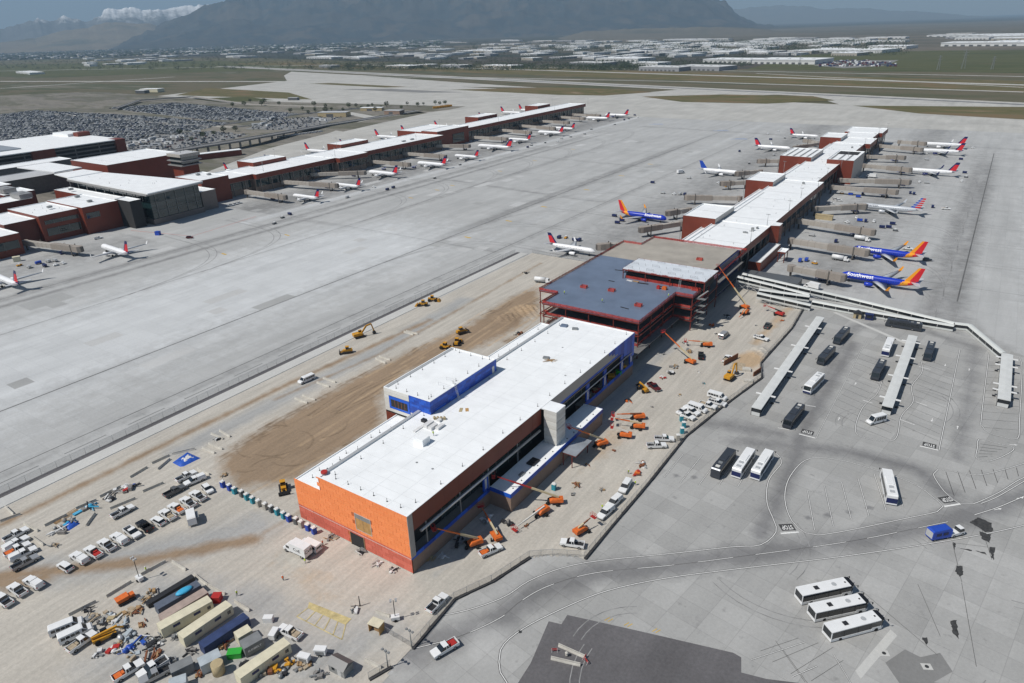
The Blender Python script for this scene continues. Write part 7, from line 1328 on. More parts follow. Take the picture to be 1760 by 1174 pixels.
for px, s, m_, lb in (((100,915),2.2,J2,'grey debris pile at the lower end of the rubble strip'),((118,898),2.2,J1+['cyan_paint'],'tan and grey rubble pile in the barrier enclosure'),((160,872),2.2,J2+['cyan_paint'],'dark rubble pile with a cyan pipe end'),((190,857),2.2,J2,'rubble pile in the middle of the strip'),((208,845),2.0,J2+['red_paint'],'rubble pile with red bits below the barriers'),((228,838),2.2,J2+['tarp_blue'],'rubble pile with dark blue sheeting'),((95,937),1.6,J1+['orange_paint'],'small pile with orange pieces at the left enclosure'),
    ((161,1062),1.8,J1,'timber and crate pile above the telehandler'),((175,1070),1.6,J2,'dark steel pile above the telehandler'),((197,1064),1.6,['tarp_white','grey_metal','tan_paint'],'pale bundle pile right of the telehandler boom'),((225,1054),1.6,['wood','debris_tan'],'timber stack beside the orange machine'),((250,1032),1.4,J1,'pallet pile left of the slate container'),((262,1020),1.4,J1+['hat_white'],'pale pallet pile at the end of the steel rack'),((222,1092),2.0,['pale_container','light_metal','grey_metal'],'stack of pale grey boxes in the yard'),((238,1105),1.8,['tarp_blue','pale_container'],'blue-wrapped bundle beside the pale boxes'),((222,1120),1.8,['tarp_blue','blue_paint'],'crumpled bright blue tarp heap in the yard'),((195,1122),1.8,['tarp_white','red_paint','tan_paint'],'white and red bundles in front of the telehandler'),((258,1110),2.0,J2+['white_paint'],'mixed dark material heap in the yard middle'),((265,1128),2.0,['rust','wood','dark_metal'],'rusty steel heap above the yard pickups'),((172,1126),1.4,J2,'grey pallet pile left of the white and red bundles'),
    ((385,1108),1.6,['red_paint','rust','wood'],'red steel bundle in the navy container shadow'),((430,1105),1.4,['rust','wood','dark_metal'],'brown timber pile beside the grey container'),((395,1100),1.2,['tarp_white'],'white bag pair by the navy container'),((328,1120),1.4,['dark_metal','debris_grey'],'dark pallet pile at the navy container end'),((345,1160),1.4,['rust','wood'],'rust brown crate pile near the bottom edge'),((470,1150),2.0,['rust','wood','yellow_paint'],'brown rack pile beside the lower cream container'),((500,1140),1.4,['yellow_paint','dark_metal'],'yellow hoist on the pile at the lower cream container'),((528,1145),1.2,['wood','debris_tan'],'timber pile right of the lower cream container'),
    ((1095,815),1.6,['rust','red_paint','orange_paint'],'rusty red steel stack by the fence'),((1105,800),1.6,['rust','light_metal','tarp_white'],'bundle of rusty and white pipes by the fence'),((1152,642),1.8,J2+['green_paint'],'dark debris pile beside the maroon pickup'),((1160,632),1.6,J1,'tan debris pile left of the tall boom lift'),((1185,605),1.8,J1,'timber and steel pile near the frame shadow'),((1140,650),1.4,['red_paint','tarp_white','rust'],'red and white scrap pile by the maroon pickup'),((1178,590),1.4,J2,'steel beams pile below the level boom lift'),((1250,545),1.6,J2,'dark material at the steel frame foot'),((1225,560),1.4,['red_paint','orange_paint','rust'],'orange equipment at the frame shadow edge'),((1080,690),1.3,['orange_paint','dark_metal'],'small orange compressor at the shadow edge'),((1345,552),1.1,['orange_paint','rust'],'small orange welder right of the red lift'),
    ((740,965),1.4,['wood','tan_paint'],'tan crate by the front corner of the brick base'),((762,958),1.3,['tarp_white','light_metal'],'white boards by the brick base corner'),((790,936),2.4,['dark_metal','grey_metal'],'dark steel racks beside the first boom lift'),((838,895),1.8,['tarp_white','grey_metal'],'white panels on the ground by the raised lift'),((872,900),1.6,['dark_metal','debris_grey'],'dark pallets at the annex foot'),((990,835),1.4,['rust','wood'],'wood scrap beside the teal toilet'),((622,950),1.3,J2,'dark machine beside the orange wall doorway'),((572,925),1.6,J1,'spoil and pipes along the orange wall foot'),((650,970),1.2,['light_metal','tarp_white'],'pale beam pieces in front of the orange wall'),((676,982),1.2,J2,'small grey pump by the orange wall'),((612,1048),1.4,J2,'small debris pile in the loose soil near the gate'),((818,770 if False else 1050),1.2,J2,'placeholder')):
    if lb != 'placeholder': heap(px, s, m_, lb)
for k, (x, y) in enumerate(((150,1052),(186,1056),(208,1074),(240,1050),(248,1072),(205,1108),(248,1096),(275,1108),(282,1092),(230,1128),(290,1140),(320,1148),(300,1100),(420,1145),(445,1160),(488,1158),(512,1150),(545,1160))): heap((x,y), random.uniform(1.0,1.7), random.choice([J1,J2,['debris_tan','pale_container'],['rust','wood'],['dark_metal','grey_metal']]), 'loose bundle of site material in the yard, %s from the left' % ORD[sorted((150,186,208,240,248,205,248.1,275,282,230,290,320,300,420,445,488,512,545)).index(x if k != 6 else 248.1)], 7)
for k, (x, y) in enumerate(((905,905),(960,800),(1010,800),(1055,775),(1035,842),(1120,700),(1140,610),(1200,640),(1230,575),(1300,560),(1168,680),(985,850))): heap((x,y), random.uniform(.6,1.1), random.choice([J1,J2,['rust','wood']]), 'small scatter of debris on the work strip, %s from the left' % ORD[sorted((905,960,1010,1055,1035,1120,1140,1200,1230,1300,1168,985)).index(x)], 6)
heap((905,470), 1.8, ['dark_metal','precast'], 'dark beams behind the water truck'); heap((890,575), 2.0, ['precast','dark_metal','rust'], 'grey skip and beams by the low roof edge'); heap((1208,660), .9, ['green_paint','teal_paint','debris_grey'], 'small green tank beside the flatbed pickup'); heap((375,755), 1.4, J2, 'dark cable coil by the barriers'); heap((385,818),1.2,J1,'dirt clods by the first toilets')
# orange dumper in the yard
t = thing('site_dumper', 'orange tracked dumper above the telehandler', 'dumper', tuple(G(216,1034))[:2]+(.07,), head(G2(205,1040),G2(228,1028))); mb = MB(); mb.side([(-1.8,.9),(.6,.9),(.9,1.9),(-2.0,1.7)], -1.0, 1.0); part('skip', mb, 'orange_paint', t); mb = MB(); mb.box(.8,2.2,-.7,.7,.6,1.5); part('engine_cover', mb, 'orange_paint', t)
for s in (1,-1): mb = MB(); mb.side([(-1.6,.05),(2.0,.05),(2.2,.4),(2.0,.75),(-1.6,.75),(-1.8,.4)], s*.85-.22, s*.85+.22); part('track', mb, 'dark_metal', t)
# blue tarps and pipes of the rubble strip
mb = MB()
for i in range(9):
    for j in range(5): pass
def tarp(poly, label, mat='tarp_blue', h=.9):
    c = Vector((sum(p[0] for p in poly)/len(poly), sum(p[1] for p in poly)/len(poly), 0)); mb = MB(); n = 9; vs = []; fs = []
    A0, B0, C0, D0 = [Vector((p[0]-c.x,p[1]-c.y,0)) for p in poly]
    for i in range(n):
        for j in range(n):
            u, v = i/(n-1), j/(n-1); p = (A0*(1-u)+B0*u)*(1-v)+(D0*(1-u)+C0*u)*v; e = min(u,1-u,v,1-v); vs.append((p.x,p.y,.05+h*min(1,e*5)*(.75+.25*math.sin(i*2.1+j*1.7)) if e > 0 else .0))
    for i in range(n-1):
        for j in range(n-1): fs.append((i*n+j,(i+1)*n+j,(i+1)*n+j+1,i*n+j+1))
    mb.add(vs, fs, 0, True); return single('tarpaulin', mb, mat, label, 'tarp', (c.x,c.y,.08))
tarp([G2(Wc[2]*x,720+Wc[2]*y) for x, y in ((1160,295),(1220,330),(1350,265),(1260,225))], 'large blue tarpaulin over formwork beside the kerb'); tarp([G2(Wc[2]*x,720+Wc[2]*y) for x, y in ((1205,290),(1240,308),(1320,268),(1270,245))], 'white sheet lying on the large blue tarpaulin', 'tarp_white', 1.15); tarp([G2(Wc[2]*x,720+Wc[2]*y) for x, y in ((435,720),(455,760),(540,705),(500,675))], 'blue tarpaulin over lumber in the left enclosure')
p, q = G(Wc[2]*500,720+Wc[2]*655), G(Wc[2]*655,720+Wc[2]*570); mb = MB(); d = q-p; mb.tube((0,0,.3),(d.length,0,.3),.28,8); mb.tube((0,.6,.3),(d.length*.9,.6,.3),.28,8); single('pipe_bundle', mb, 'cyan_paint', 'bright cyan pipes lying in the rubble strip', 'pipes', (p.x,p.y,.08), math.atan2(d.y,d.x))
mb = MB(); 
for k in range(6): mb.bar((0,k*.35,.1+.05*(k%2)),(7,k*.35+.3*(k%3),.1),.2,.1)
single('lumber_stack', mb, 'wood', 'grey-brown lumber stack beside the blue tarpaulin in the left enclosure', 'lumber', tuple(G(96,902)), head(G2(88,908),G2(112,894)))

# ---------------------------------------------------------------- bus shelters and covered walkways
M('shelter_roof', (.58,.595,.585), .75, 0, var=.07, scale=.3)
def shelter(a, b, w, label, arms):
    """a near, b far end; low vaulted roof on dark side walls, with roofed boarding arms"""
    A_, B_ = Vector((a[0],a[1],0)), Vector((b[0],b[1],0)); d = B_-A_; L = d.length; t = thing('bus_shelter', label, 'shelter', (a[0],a[1],.02), math.atan2(d.y,d.x)); n = max(3, int(L/7))
    for k in range(n):
        x0, x1 = L*k/n, L*(k+1)/n; mb = MB(); mb.ring([[(x,-w/2-.25,2.85),(x,-w/2-.2,3.0),(x,0,3.12),(x,w/2+.2,3.0),(x,w/2+.25,2.85),(x,0,2.8)] for x in (x0+.02,x1-.02)], 0, False); part('roof_panel', mb, 'shelter_roof', t)
        for s in (1,-1):
            mb = MB(); mb.box(x0+.1,x1-.1,s*w/2-.04,s*w/2+.04,.9,2.7); part('side_window', mb, 'glass', t); mb = MB(); mb.box(x0+.05,x1-.05,s*w/2-.05,s*w/2+.05,.1,.9); part('side_panel', mb, 'grey_metal', t); mb = MB(); mb.box(x0-.06,x0+.06,s*w/2-.08,s*w/2+.08,0,2.75); part('post', mb, 'dark_metal', t)
    mb = MB(); mb.box(-.06,.0,-w/2+.2,w/2-.2,1.5,2.6); part('end_window', mb, 'glass', t); mb = MB(); mb.box(-.05,.02,-w/2,w/2,.1,1.5); part('end_panel', mb, 'shelter_roof', t)
    for f in arms:
        x = L*f
        for s in (1,-1): mb = MB(); mb.box(x-.5,x+.5,min(s*(w/2),s*(w/2+1.9)),max(s*(w/2),s*(w/2+1.9)),2.75,2.92); part('arm_canopy', mb, 'hat_white', t); mb = MB(); mb.box(x-.4,x+.4,s*(w/2+1.0)-.5,s*(w/2+1.0)+.5,.05,.35); part('step', mb, 'dark_metal', t)
shelter((-50.2,219.5), (-49.8,316), 3.0, 'longest bus shelter roof beside the charcoal coaches, left of three', (.12,.36,.62,.86)); shelter(G2(1522,712), G2(1567,588), 3.0, 'middle bus shelter with white van at its near end', (.10,.38,.66,.9)); shelter(G2(1722,700), G2(1728,620), 3.4, 'short bus shelter with white arms at the right frame edge', (.18,.30,.72,.9))
M('tube_roof', (.58,.60,.58), .5, var=.06, scale=.2)
def tube_walk(P, label, z=0, w=2.6):
    t = thing('covered_walkway', label, 'walkway', (0,0,0))
    for a, b in zip(P, P[1:]):
        a, b = Vector((a[0],a[1],a[2] if len(a) > 2 else z)), Vector((b[0],b[1],b[2] if len(b) > 2 else z)); d = b-a; n = max(1, round(d.length/6)); u = d.normalized(); nr = Vector((-u.y,u.x,0)).normalized()
        for k in range(n):
            p, q = a.lerp(b, k/n), a.lerp(b, (k+1)/n); mb = MB()
            mb.ring([[tuple(c+nr*y+Vector((0,0,zz))) for y, zz in ((-w/2,2.25),(-w/2+.25,2.6),(-.4,2.85),(.4,2.85),(w/2-.25,2.6),(w/2,2.25))] for c in (p,q)], 0, False); part('roof_panel', mb, 'tube_roof', t)
            for s in (1,-1):
                mb = MB(); c0, c1 = p+nr*(s*w/2*.97), q+nr*(s*w/2*.97); mb.bar(tuple(c0+Vector((0,0,1.55))),tuple(c1+Vector((0,0,1.55))),.05,1.2); part('side_window', mb, 'glass', t); mb = MB(); mb.bar(tuple(c0+Vector((0,0,.5))),tuple(c1+Vector((0,0,.5))),.06,.85); part('side_panel', mb, 'tube_roof', t); mb = MB(); mb.bar(tuple(c0+Vector((0,0,.05))),tuple(c0+Vector((0,0,2.3))),.12,.12); part('post', mb, 'hat_white', t)
            if p.z > .5:
                mb = MB()
                for s in (1,-1):
                    c0, c1 = p+nr*(s*w/2*.9), q+nr*(s*w/2*.9); mb.bar((c0.x,c0.y,0),tuple(c0),.12,.12); mb.bar((c0.x,c0.y,.1),tuple(c1),.08,.08); mb.bar(tuple(c0),(c1.x,c1.y,.1),.08,.08)
                part('truss_support', mb, 'hat_white', t)
    return t
g3 = lambda px, py, z: (lambda v: (v.x, v.y, z))(G(px, py, z+2.8))
tube_walk([g3(1277,469,4.2), g3(1394,496,2.0), g3(1460,511,.1), g3(1641,554,.1), g3(1667,557,.1), g3(1726,606,.1)], 'longest white covered walkway running from concourse to right shelter')
tube_walk([g3(1268,474,4.2), g3(1330,489,3.2), g3(1392,505,2.2)], 'white covered ramp beside the longest walkway, upper pair'); tube_walk([g3(1305,496,2.6), g3(1392,508,2.2)], 'short white covered ramp in the middle of the switchback'); tube_walk([g3(1302,502,2.4), g3(1350,513,1.3), g3(1394,523,.3)], 'white covered ramp nearest the construction site'); tube_walk([g3(1397,516,.1), g3(1460,528,.1), g3(1520,538,.1), g3(1585,549,.1), g3(1640,558,.1)], 'white covered walkway parallel to the longest one')
lines('footpath', [[G2(1434,537),G2(1557,590)]], 1.9, .05, 'kerb_concrete')
p = G(1473,546); t = thing('kiosk', 'small tan kiosk with dark gable roof by the walkway', 'kiosk', tuple(p), .1); mb = MB(); mb.box(-1.6,1.6,-1.4,1.4,0,2.4); part('wall', mb, 'tan_paint', t); mb = MB(); mb.side([(-1.9,2.4),(1.9,2.4),(0,3.3)], -1.7, 1.7); part('roof', mb, 'dark_metal', t); mb = MB(); mb.box(-.5,.5,-1.43,-1.4,0,2.0); part('door', mb, 'glass', t)
p = G(1493,549); t = thing('kiosk', 'small navy kiosk beside the tan kiosk', 'kiosk', tuple(p), .1); mb = MB(); mb.box(-1.6,1.6,-1.1,1.1,0,2.6); part('wall', mb, 'navy_paint', t); mb = MB(); mb.box(-1.8,1.8,-1.3,1.3,2.6,2.75); part('roof', mb, 'navy_paint', t); mb = MB(); mb.box(-1.1,1.1,-1.13,-1.1,.9,2.2); part('window', mb, 'glass', t)
mb = MB(); mb.box(-14,14,-5,5,0,3.6); mb.box(-14.2,14.2,-5.2,5.2,3.5,3.8); single('service_shed', mb, 'grey_paint', 'low flat dark grey shed behind the covered ramps', 'shed', tuple(G(1325,487)), -.02)
# ---------------------------------------------------------------- landside: car parks, roads, far town, mountains, haze
sheet('landside_ground', [(-640,330),(-665,420),(-740,560),(-775,690),(-850,840),(-1150,965),(-1733,1012),(-2100,1050),(-2500,700),(-2300,-100),(-640,-100)], -.10, 'landside')
LOT1 = [G2(*p) for p in ((185,186),(300,177),(420,188),(510,196),(470,208),(350,206))]; LOT2 = [G2(*p) for p in ((-60,205),(60,190),(250,200),(395,212),(350,222),(270,232),(200,246),(-60,262))]; LOT3 = [G2(*p) for p in ((215,262),(205,240),(300,229),(360,226),(430,232),(345,250),(300,268))]; LOT4 = [G2(*p) for p in ((420,222),(470,205),(560,200),(600,196),(560,212),(500,224))]
for P in (LOT1, LOT2, LOT3, LOT4): sheet('car_park', P, -.05, 'lot_asphalt')
def ramp_road(P, w, name, mat='asphalt', th=1.2, piers=True):
    C_ = []; 
    for a, b in zip(P, P[1:]):
        n = 8
        for k in range(n): C_.append(Vector(a).lerp(Vector(b), k/n))
    C_.append(Vector(P[-1])); mb = MB(); rings = []
    for i, c in enumerate(C_):
        d = (C_[min(i+1,len(C_)-1)]-C_[max(i-1,0)]); d.z = 0; d.normalize(); n = Vector((-d.y,d.x,0))*w/2; z0 = c.z-th if c.z > 1 else c.z-.3
        rings.append([(c.x-n.x,c.y-n.y,z0),(c.x+n.x,c.y+n.y,z0),(c.x+n.x,c.y+n.y,c.z+.0),(c.x-n.x,c.y-n.y,c.z+.0)])
    mb.ring(rings, 0, False); o = struct(name, mb, mat)
    if piers:
        for i in range(2, len(C_), 3):
            c = C_[i]
            if c.z > 4: mb = MB(); mb.box(c.x-1,c.x+1,c.y-1,c.y+1,-.1,c.z-th); struct('pier', mb, 'concrete_wall', o)
    for s in (1, -1):
        pl = []
        for i, c in enumerate(C_):
            d = (C_[min(i+1,len(C_)-1)]-C_[max(i-1,0)]); d.z = 0; d.normalize(); n = Vector((-d.y,d.x,0))*(w/2*s*.97); pl.append((c.x+n.x,c.y+n.y,c.z+.4))
        mb = MB()
        for a, b in zip(pl, pl[1:]): mb.bar(a, b, .4, .8)
        struct('parapet', mb, 'concrete_wall', o)
gz = lambda x, y, z: tuple(G(x, y, z))
ramp_road([gz(150,290,9),gz(300,259,9),gz(350,250.5,9),gz(400,243,9),gz(445,235,8.5),gz(500,225.5,5),gz(560,215,1.5),gz(640,203,.2),gz(720,190,.1)], 16, 'elevated_road'); ramp_road([gz(-40,250,.1),gz(150,244,.1),gz(330,222,.1),gz(480,200,.1),gz(620,186,.1)], 12, 'access_road', piers=False); ramp_road([gz(90,196,.1),gz(300,214,.1),gz(400,219,.1),gz(470,212,.1)], 9, 'access_road', 'far_concrete', piers=False); ramp_road([gz(200,186,4),gz(240,172,4),gz(330,166,4),gz(430,180,.2),gz(560,184,.1)], 9, 'access_road', piers=False)
for P in (((330,170),(420,166),(470,172),(380,176)),): sheet('verge', [G2(*p) for p in P], -.02, 'meadow')
for P in (((235,174),(350,169),(480,175),(640,179),(800,183),(770,189),(700,197),(640,199),(600,192),(480,185),(330,180)), ((560,222),(640,205),(720,192),(735,194),(660,210),(590,226))): sheet('verge', [G2(*p) for p in P], -.03, 'landside')
# parked cars: the nearest 300 as things, the rest as one mass
simple = {}
for nm in ('white_paint','silver_paint','grey_paint','black_paint','navy_paint','maroon_paint'):
    A_ = Asset('parked_car','car'); mb = MB(); tapered(mb, [(-2.3,.3),(2.3,.3),(2.3,.85),(1.1,.98),(-2.2,1.0)], .9, .9, 9); A_.part('body', mb, nm); mb = MB(); tapered(mb, [(1.1,.97),(.4,1.5),(-1.5,1.52),(-2.1,.98)], .86, .7, 1.1); A_.part('cabin_glass', mb, 'glass'); mb = MB(); mb.box(-1.45,.4,-.68,.68,1.51,1.56); A_.part('roof', mb, nm); simple[nm] = A_
spots = []
for P, ang in ((LOT1,.30),(LOT2,.30),(LOT3,.75),(LOT4,.75)):
    nsp = len(spots); xs = [p[0] for p in P]; ys = [p[1] for p in P]; cx, cy = sum(xs)/len(xs), sum(ys)/len(ys); ca, sa = math.cos(ang), math.sin(ang); R2 = 700
    for r in [k*17.4+o for k in range(-40,41) for o in (0,5.3)]:
        for q in np.arange(-R2, R2, 2.9):
            x, y = cx+ca*q-sa*r, cy+sa*q+ca*r
            if abs(math.sin(q*.021+1.1)) < .06: continue
            spots.append((x, y, ang+math.pi/2))
    loc_ = spots[nsp:]; kp = in_poly(P)(np.array([q[0] for q in loc_]), np.array([q[1] for q in loc_])); spots = spots[:nsp]+[q for q, k_ in zip(loc_, kp) if k_]
XA = np.array([s[0] for s in spots]); YA = np.array([s[1] for s in spots]); keep = np.zeros(len(spots), bool)
for P in (LOT1, LOT2, LOT3, LOT4): keep |= in_poly(P)(XA, YA)
inlot3 = in_poly(LOT3)(XA, YA) | in_poly(LOT4)(XA, YA)
spots = [s for s, k, l3 in zip(spots, keep, inlot3) if k and random.random() < (.42 if l3 else .82) and not (-1015 < s[0] < -868 and 190 < s[1] < 462)]
ok = []
for s in spots:
    v = Vector((s[0],s[1],0.5))-Vector((0,0,CAMH)); d = v.dot(_fw); px = 880+FPX*v.dot(_R)/d
    if -40 < px < 1800: ok.append(s)
spots = sorted(ok, key=lambda s: s[0]**2+s[1]**2)
paints = ['white_paint']*6+['silver_paint']*6+['grey_paint']*5+['black_paint']*3+['navy_paint']*2+['maroon_paint']*2
cn = {'white_paint':'white','silver_paint':'silver','grey_paint':'grey','black_paint':'black','navy_paint':'dark blue','maroon_paint':'dark red'}
for x, y, a in spots[:300]:
    c = random.choice(paints); simple[c].put('small %s car among the packed rows of the far car park' % cn[c], (x,y,-.04), a+random.choice((0,math.pi)), 'cars in the far car park')
mb = MB()
for x, y, a in spots[300:]:
    ca, sa = math.cos(a), math.sin(a); mi = random.choice((0,0,0,0,1,1,1,2,2,3,4)); b = MB(); b.box(-2.3,2.3,-.9,.9,.25,.95); T = lambda p: (x+ca*p[0]-sa*p[1], y+sa*p[0]+ca*p[1], p[2]); mb.add([T(p) for p in b.v], b.f, mi)
    b = MB(); tapered(b, [(1.1,.95),(.4,1.45),(-1.5,1.45),(-2.1,.95)], .86, .7, 1.1); mb.add([T(p) for p in b.v], b.f, 6); b = MB(); b.box(-1.7,.5,-.74,.74,1.45,1.52); mb.add([T(p) for p in b.v], b.f, mi)
mesh_obj('car_park_cars', mb.mesh('car_park_cars', ['white_paint','silver_paint','grey_paint','black_paint','navy_paint','silver_paint','glass']), None, (0,0,-.04), 0, 'distant mass of parked cars filling the far car parks', 'cars', None, 'stuff')
for k in range(14): p = G(479+k*5.6, 236.5-k*.75); VAN.put('white van in the row behind the far concourse, %s from left' % ORD[k], (p.x,p.y,.0), 1.2, 'white vans behind the far concourse')
RV = Asset('trailer_unit','trailer'); mb = MB(); mb.box(-6,6,-1.4,1.4,.6,3.4); RV.part('shell', mb, 'white_paint'); mb = MB(); mb.box(-6.1,6.1,-1.5,1.5,3.4,3.5); RV.part('roof', mb, 'white_paint'); mb = MB(); mb.box(-3,3,-1.44,-1.4,1.6,2.6); RV.part('window', mb, 'glass'); arc_wheels(RV, (-3,3), 1.1, .5, .3)
for k, (x, y) in enumerate(((225,252),(236,247),(248,244),(262,240),(276,243),(290,248),(300,238),(312,236),(250,255),(268,251),(338,228),(430,208),(455,207),(468,205),(440,216),(452,214),(462,217),(545,206),(555,208))): p = G(x, y); RV.put('white trailer on the landside lot, %s from left' % ORD[[225,236,248,250,262,268,276,290,300,312,338,430,440,452,455,462,468,545,555].index(x)], (p.x,p.y,-.03), random.choice((.3,.75,1.9)), 'white trailers on the landside lots')
# long low building beside the apron, sheds, yellow equipment
def shed(px, w, d, h, wall, roof, label, rz=0, z=-.05, name='airport_shed'):
    p = G(*px); t = thing(name, label, 'building', (p.x,p.y,z), rz); mb = MB(); mb.box(-w/2,w/2,-d/2,d/2,0,h); part('wall', mb, wall, t); mb = MB(); mb.box(-w/2-.3,w/2+.3,-d/2-.3,d/2+.3,h,h+.5); part('roof', mb, roof, t); mb = MB(); mb.box(-w*.2,w*.05,-d/2-.08,-d/2-.02,0,h*.7); part('door', mb, 'grey_paint', t); return t
shed((361,272),10,70,6,'terracotta','roof_white','long low red shed with white roof right of the ramp tower',-.35); shed((575,200),50,20,7,'tan_paint','roof_grey','flat tan building among shrubs beyond the elevated road',.4); shed((678,196),30,16,6,'brick_tan','roof_grey','small brown building beyond the apron behind far concourse',.2); shed((262,158),60,24,8,'cream_paint','roof_white','pale low hangar at the far left of the airfield',.25); shed((505,172),22,10,5,'grey_paint','roof_grey','small dark hut on the far airfield edge',.3); shed((640,190),40,12,5,'tan_paint','roof_white','low pale shed row behind the far concourse',.4); shed((245,160),30,16,7,'grey_paint','roof_white','grey annex beside the pale far hangar',.25)
for k in range(7): p = G(748+k*4.2, 186.8-k*.55); mb = MB(); mb.box(-4,4,-1.5,1.5,.6,3.2); mb.box(-3.8,3.8,-1.3,1.3,3.2,3.6); single('yellow_plough', mb, 'yellow_paint', 'yellow snow plough in the distant equipment row, %s from left' % ORD[k], 'plough', (p.x,p.y,-.05), .9, 'yellow ploughs')
# shrubs and trees near the airfield
M('leaf_dark', (.035,.055,.022), .8, var=.45, scale=.25); M('leaf_mid', (.055,.08,.03), .8, var=.4, scale=.25); M('bark', (.10,.075,.05), .9)
def crown_mesh(mb, c, r, h, n, mi=0):
    for _ in range(n):
        a, u, v = random.uniform(0,6.28), random.random()**.5, random.uniform(-1,1); rr = r*u*math.sqrt(max(.05,1-v*v*.8)); x, y, z = c[0]+rr*math.cos(a), c[1]+rr*math.sin(a), c[2]+h*v*.5; s = random.uniform(.12,.24)*r; n1 = Vector((random.gauss(0,1),random.gauss(0,1),random.gauss(.6,1))).normalized(); t1 = n1.orthogonal().normalized()*s; t2 = n1.cross(t1)*random.uniform(.5,1)
        p = Vector((x,y,z)); mb.add([tuple(p-t1),tuple(p-t2*.8),tuple(p+t1),tuple(p+t2)], [(0,1,2,3)], mi)
TREES = []
for k in range(4):
    A_ = Asset('tree','tree'); mb = MB(); mb.tube((0,0,0),(.15,.1,3.4),.28,7,r2=.14); mb.tube((.1,0,2.2),(1.2,.5,4.4),.12,5,r2=.05); mb.tube((.1,0,2.0),(-1.1,-.4,4.2),.12,5,r2=.05); A_.part('trunk', mb, 'bark'); mb = MB(); crown_mesh(mb, (0,0,4.6), 2.6+k*.2, 4.6, 150); crown_mesh(mb, (1.3,.6,4.2), 1.5, 2.6, 60); crown_mesh(mb, (-1.3,-.5,4.0), 1.4, 2.4, 60); A_.part('crown', mb, 'leaf_mid' if k % 2 else 'leaf_dark'); TREES.append(A_)
tp_ = [(600,186),(612,184),(622,188),(633,186),(645,192),(590,192),(560,194),(570,190),(530,196),(542,193),(700,181),(718,183),(728,181),(748,180),(756,181),(765,180),(420,182),(400,184),(455,178),(310,232),(330,243),(350,238),(368,233),(385,229),(405,226),(655,188),(500,194),(520,190),(430,176),(450,182),(480,181),(540,183),(560,186),(665,184),(690,188),(640,183)]
for k, (x, y) in enumerate(sorted(tp_)): p = G(x, y); s = random.uniform(1.0,1.9); TREES[k%4].put('small green tree on the landside, %s from the left' % ORD[k], (p.x,p.y,-.05), random.uniform(0,6), 'landside trees', (s,s,s*.8))
# warehouses
WH = []
M('wh_white', (.62,.63,.62), .6, var=.06, scale=.02); M('wh_tan', (.40,.37,.31), .7, var=.08, scale=.02); M('wh_grey', (.28,.29,.31), .6, var=.08, scale=.02)
for wall, roof in (('wh_white','roof_white'),('wh_tan','roof_white'),('wh_grey','wh_white'),('wh_white','wh_white')):
    A_ = Asset('warehouse','warehouse'); mb = MB(); mb.box(-.5,.5,-.5,.5,0,1); A_.part('wall', mb, wall); mb = MB(); mb.box(-.505,.505,-.505,.505,1,1.05); A_.part('roof', mb, roof); mb = MB()
    for q in range(9): mb.box(-.45+q*.1,-.40+q*.1,-.506,-.501,0,.42)
    A_.part('dock_doors', mb, 'grey_paint'); mb = MB(); mb.box(-.502,.502,-.503,-.4995,.72,.80); A_.part('stripe', mb, 'wh_grey'); mb = MB()
    for q in range(5): mb.box(-.4+q*.19,-.37+q*.19,-.2,-.1,1.05,1.12)
    A_.part('roof_units', mb, 'wh_grey'); WH.append(A_)
WANG = -.27
def ware(px, py, wpx, dep, h, kind, label, group=None):
    p = G(px, py); dist = (p-Vector((0,0,CAMH))).length; w = wpx*dist/FPX; WH[kind].put(label, (p.x-math.sin(WANG)*0,p.y+dep/2,-.8), WANG+random.choice((0,0,.05)), group, (w,dep,h))
WL = [(1202,121,85,90,11,2,'long grey warehouse nearest the grass, right of centre'),(1352,110,100,130,13,0,'large white warehouse beside the packed gravel lot'),(1255,108,85,110,11,0,'white warehouse left of the large white one'),(1453,91,120,160,12,0,'long white warehouse beyond the large white one'),(1530,84,54,120,12,0,'white block warehouse at the right end of the district'),(1695,79,100,160,14,0,'large white warehouse at the right frame edge'),(1136,122,76,80,11,2,'pale grey warehouse with dark wall in the front row'),(1110,113,56,70,10,0,'white warehouse behind the front grey one'),(1010,112,70,80,9,2,'grey flat warehouse in the middle front row'),(1064,105,85,110,10,0,'long white warehouse behind the middle front row'),(855,117,70,60,9,1,'tan-white warehouse row left of centre'),(776,116,52,60,9,2,'blue-grey warehouse in the front row left'),(684,117,63,70,9,1,'tan warehouse at the left end of the front row'),(728,115,30,50,9,1,'small tan warehouse next to the left end one'),(725,98,34,90,14,3,'white round-shouldered hall left of centre'),(605,101,45,100,10,0,'white warehouse above the green field at left'),(817,90,90,160,10,1,'long tan warehouse in the second row'),(550,101,76,120,10,0,'long white warehouse at the left of the district'),(40,127,85,60,8,0,'long white roofed hall at the left frame edge'),(150,114,36,40,12,3,'white plant building at far left'),(560,116,40,40,9,2,'grey block by the far left field'),(1740,66,60,200,14,0,'far white warehouse behind the right edge one')]
for a in WL: ware(*a)
def rnd_px(x0, x1, y0, y1): return random.uniform(x0,x1), y0+(y1-y0)*random.random()
cnt = 0
